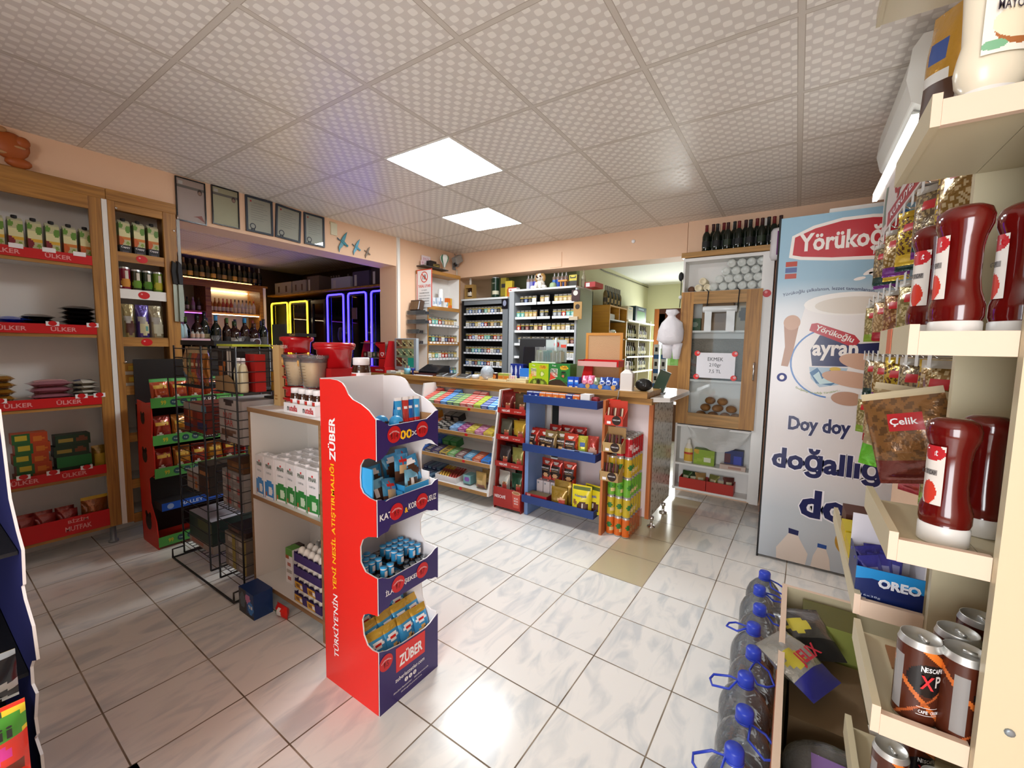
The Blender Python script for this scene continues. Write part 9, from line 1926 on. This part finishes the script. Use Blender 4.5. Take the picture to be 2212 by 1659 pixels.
# ------------------------------------------------------------------ five litre water bottles along the bin
BCAP = P('#2f46c0', .35)
WAT = clear('water_bottle', (.80, .86, .89), .16, (.86, .91, .95), 1.6, .06, .5, 14)
def bigbottle():
	m = MB(); m.lathe([(.07, 0), (.08, .012), (.082, .05), (.078, .06), (.082, .07), (.082, .10), (.078, .11), (.082, .12), (.082, .19), (.078, .215), (.066, .245), (.044, .272), (.024, .288), (.021, .30)], WAT, seg=24); return m
wy = [1.33, 1.50, 1.67, 1.84, 2.01, 2.18, 2.36, 2.54]
for i, y in enumerate(wy):
	t = T('water_bottle', 'five litre water bottle with blue cap beside the bin, %s from the camera' % nth(i), 'water bottle', (-.078 + .012 * (i % 2), y, 0), 'large water bottles', rz=.4 * i)
	if i == 0: _WB = bigbottle().mesh('bottle')
	o = bpy.data.objects.new('bottle', _WB); COL.objects.link(o); o.parent = t
	if 'cap' not in _SH:
		m = MB(); m.lathe([(.026, .292), (.027, .296), (.027, .322), (.024, .328), (.0001, .328)], BCAP, seg=18); _SH['cap'] = m.mesh('cap')
		m = MB(); a0 = [(.024, 0, .296), (.05, -.035, .275), (.105, -.03, .262), (.115, 0, .262), (.105, .03, .262), (.05, .035, .275)]; m.tube(a0, .0042, BCAP, 6, True); m.lathe([(.025, .285), (.028, .288), (.028, .293)], BCAP, seg=16); _SH['hnd'] = m.mesh('handle')
		m = MB(); m.lathe([(.0835, .02), (.0835, .048)], P('#1c2f84', .4), seg=24); _SH['lbl'] = m.mesh('label')
	for nm_, k_ in (('cap', 'cap'), ('handle', 'hnd')):
		o = bpy.data.objects.new(nm_, _SH[k_]); COL.objects.link(o); o.parent = t; o['label'] = 'blue ' + nm_
		if nm_ == 'handle': o.rotation_euler = (0, 0, [3.6, 5.6, 3.2, 5.2, 2.6, .2, .6, 5.9][i] - .4 * i)
# ------------------------------------------------------------------ pictures and birds on the peach beam
XW = -4.1
FRAMES = [(1.372, 1.575, 2.432, 2.765), (1.618, 1.825, 2.462, 2.775), (1.878, 2.11, 2.465, 2.772), (2.135, 2.375, 2.462, 2.765), (2.41, 2.625, 2.462, 2.765)]
for i, (y0, y1, z0, z1) in enumerate(FRAMES):
	t = T('framed_certificate', ['glossy certificate with reddish print', 'glossy cream certificate with small portrait', 'certificate with rosette', 'slightly tilted certificate with rosette', 'narrow certificate with dense text'][i] + ', %s from the left on the beam' % nth(i), 'picture frame', (XW, (y0 + y1) / 2, (z0 + z1) / 2), 'certificates on the beam')
	FB = 'black_gloss' if i < 2 else P('#2c3440', .4); e = .008 if i < 2 else .016; w, h = (y1 - y0) / 2, (z1 - z0) / 2
	if i == 3: t.rotation_euler = (-.05, 0, 0); BASE[t.name] = (0, 0, 0); m = MB()
	m = MB()
	for q in ((-w, -w + e, -h, h), (w - e, w, -h, h), (-w + e, w - e, -h, -h + e), (-w + e, w - e, h - e, h)): m.box(.001, .018, q[0], q[1], q[2], q[3], FB)
	m.part('frame', t)
	m = MB(); m.box(.001, .008, -w + e, w - e, -h + e, h - e, P(['#d9c4c0', '#d8d4b4', '#dcdacc', '#dcdacc', '#d8d8cc'][i], .5)); xx = .008; G = P('#9a9a98', .6)
	if i < 2:
		m.quad((xx + .0005, -w + e, h * .55), (0, 2 * (w - e), 0), (0, 0, .02), P('#8a8480', .6)); m.disc((xx, w * .62, h * .5), Y, Z, .016, P('#4a3430', .6), 12, .0008, .024); m.disc((xx, w * .62, h * .46), Y, Z, .012, P('#c09a88', .6), 12, .0012, .014); m.quad((xx + .0005, -w * .8, h * .7), (0, .03, 0), (0, 0, .025), WHI)
		if i == 0: m.poly((xx, w * .1, -h * .7), Y, Z, [(0, 0), (.06, .02), (.08, -.03), (.03, .0)], P('#b0645c'), .0008)
	else:
		m.text('SERTİFİKA', (xx, 0, h * .68), Y, Z, w * .8, G, .012, 0); m.disc((xx, -w * .6, h * .74), Y, Z, .008, RED, 10, .0008)
		for k in range(7): m.quad((xx + .0005, -w * .6, h * (.5 - .13 * k)), (0, w * (1.2 if k % 2 else .9), 0), (0, 0, .0025), G)
		m.disc((xx, -w * .5, -h * .66), Y, Z, .026, P('#3a4450', .5), 16, .0008); m.disc((xx, -w * .5, -h * .66), Y, Z, .018, P('#d8d8d0', .5), 14, .0012); m.poly((xx, -w * .5, -h * .8), Y, Z, [(-.02, -.025), (-.004, -.025), (0, .01), (.004, -.025), (.02, -.025), (.012, .02), (-.012, .02)], P('#2c3644', .5), .001)
	m.part('certificate', t)
	m = MB(); m.box(.0125, .014, -w + e, w - e, -h + e, h - e, clear('frame_glass', rough=0.01, ior=1.5) if 'frame_glass' not in MATS else 'frame_glass'); m.part('glass', t)
for i, (y, z, s, c, nm) in enumerate(((2.83, 2.565, .21, '#3f8a9a', 'large teal'), (3.0, 2.545, .17, '#5fa8c4', 'middle sky blue'), (3.145, 2.515, .125, '#8a7a6a', 'small brown'))):
	t = T('wall_bird', nm + ' flying bird ornament on the peach beam', 'wall ornament', (XW, y, z), 'flying wall birds'); B1, B2 = P(c, .4), P('#2a4450' if i < 2 else '#5a4a44', .4)
	m = MB(); k = s / .21
	def wing(pts, ma):
		q = [(a * k, b_ * k) for a, b_ in pts]; m.prism(q, 'x', .008, .016, ma, side=B2)
	wing([(-.015, .0), (.0, .045), (.03, .085), (.06, .115), (.04, .05), (.025, .01)], B1); wing([(-.015, 0), (.02, -.015), (0, -.05), (-.025, -.075), (-.04, -.115), (-.045, -.06)], B1)
	m.part('wing', t)
	m = MB(); m.ball((.014, .015 * k, -.005 * k), .03 * k, B1, 10, 8, (.4, 1.5, .55), Rx(-.5)); m.ball((.014, .058 * k, -.028 * k), .014 * k, B1, 8, 6, (.6, 1, 1)); m.prism([(-.03 * k, .02 * k), (-.06 * k, .035 * k), (-.055 * k, .02 * k), (-.03 * k, .005 * k)], 'x', .008, .014, B2); m.box(.0, .012, -.004, .004, -.004, .004, B2); m.part('body', t)
m = MB((XW, 2.735, 2.66)); m.box(-4.1, -4.085, 2.70, 2.77, 2.615, 2.735, P('#d9d4b8', .5)); m.box(-4.1, -4.09, 2.69, 2.755, 2.72, 2.745, P('#c9b896')); m.thing('wall_box', 'small cream box on the beam left of the birds', 'wall box')
for o_n, og in ():
	pass
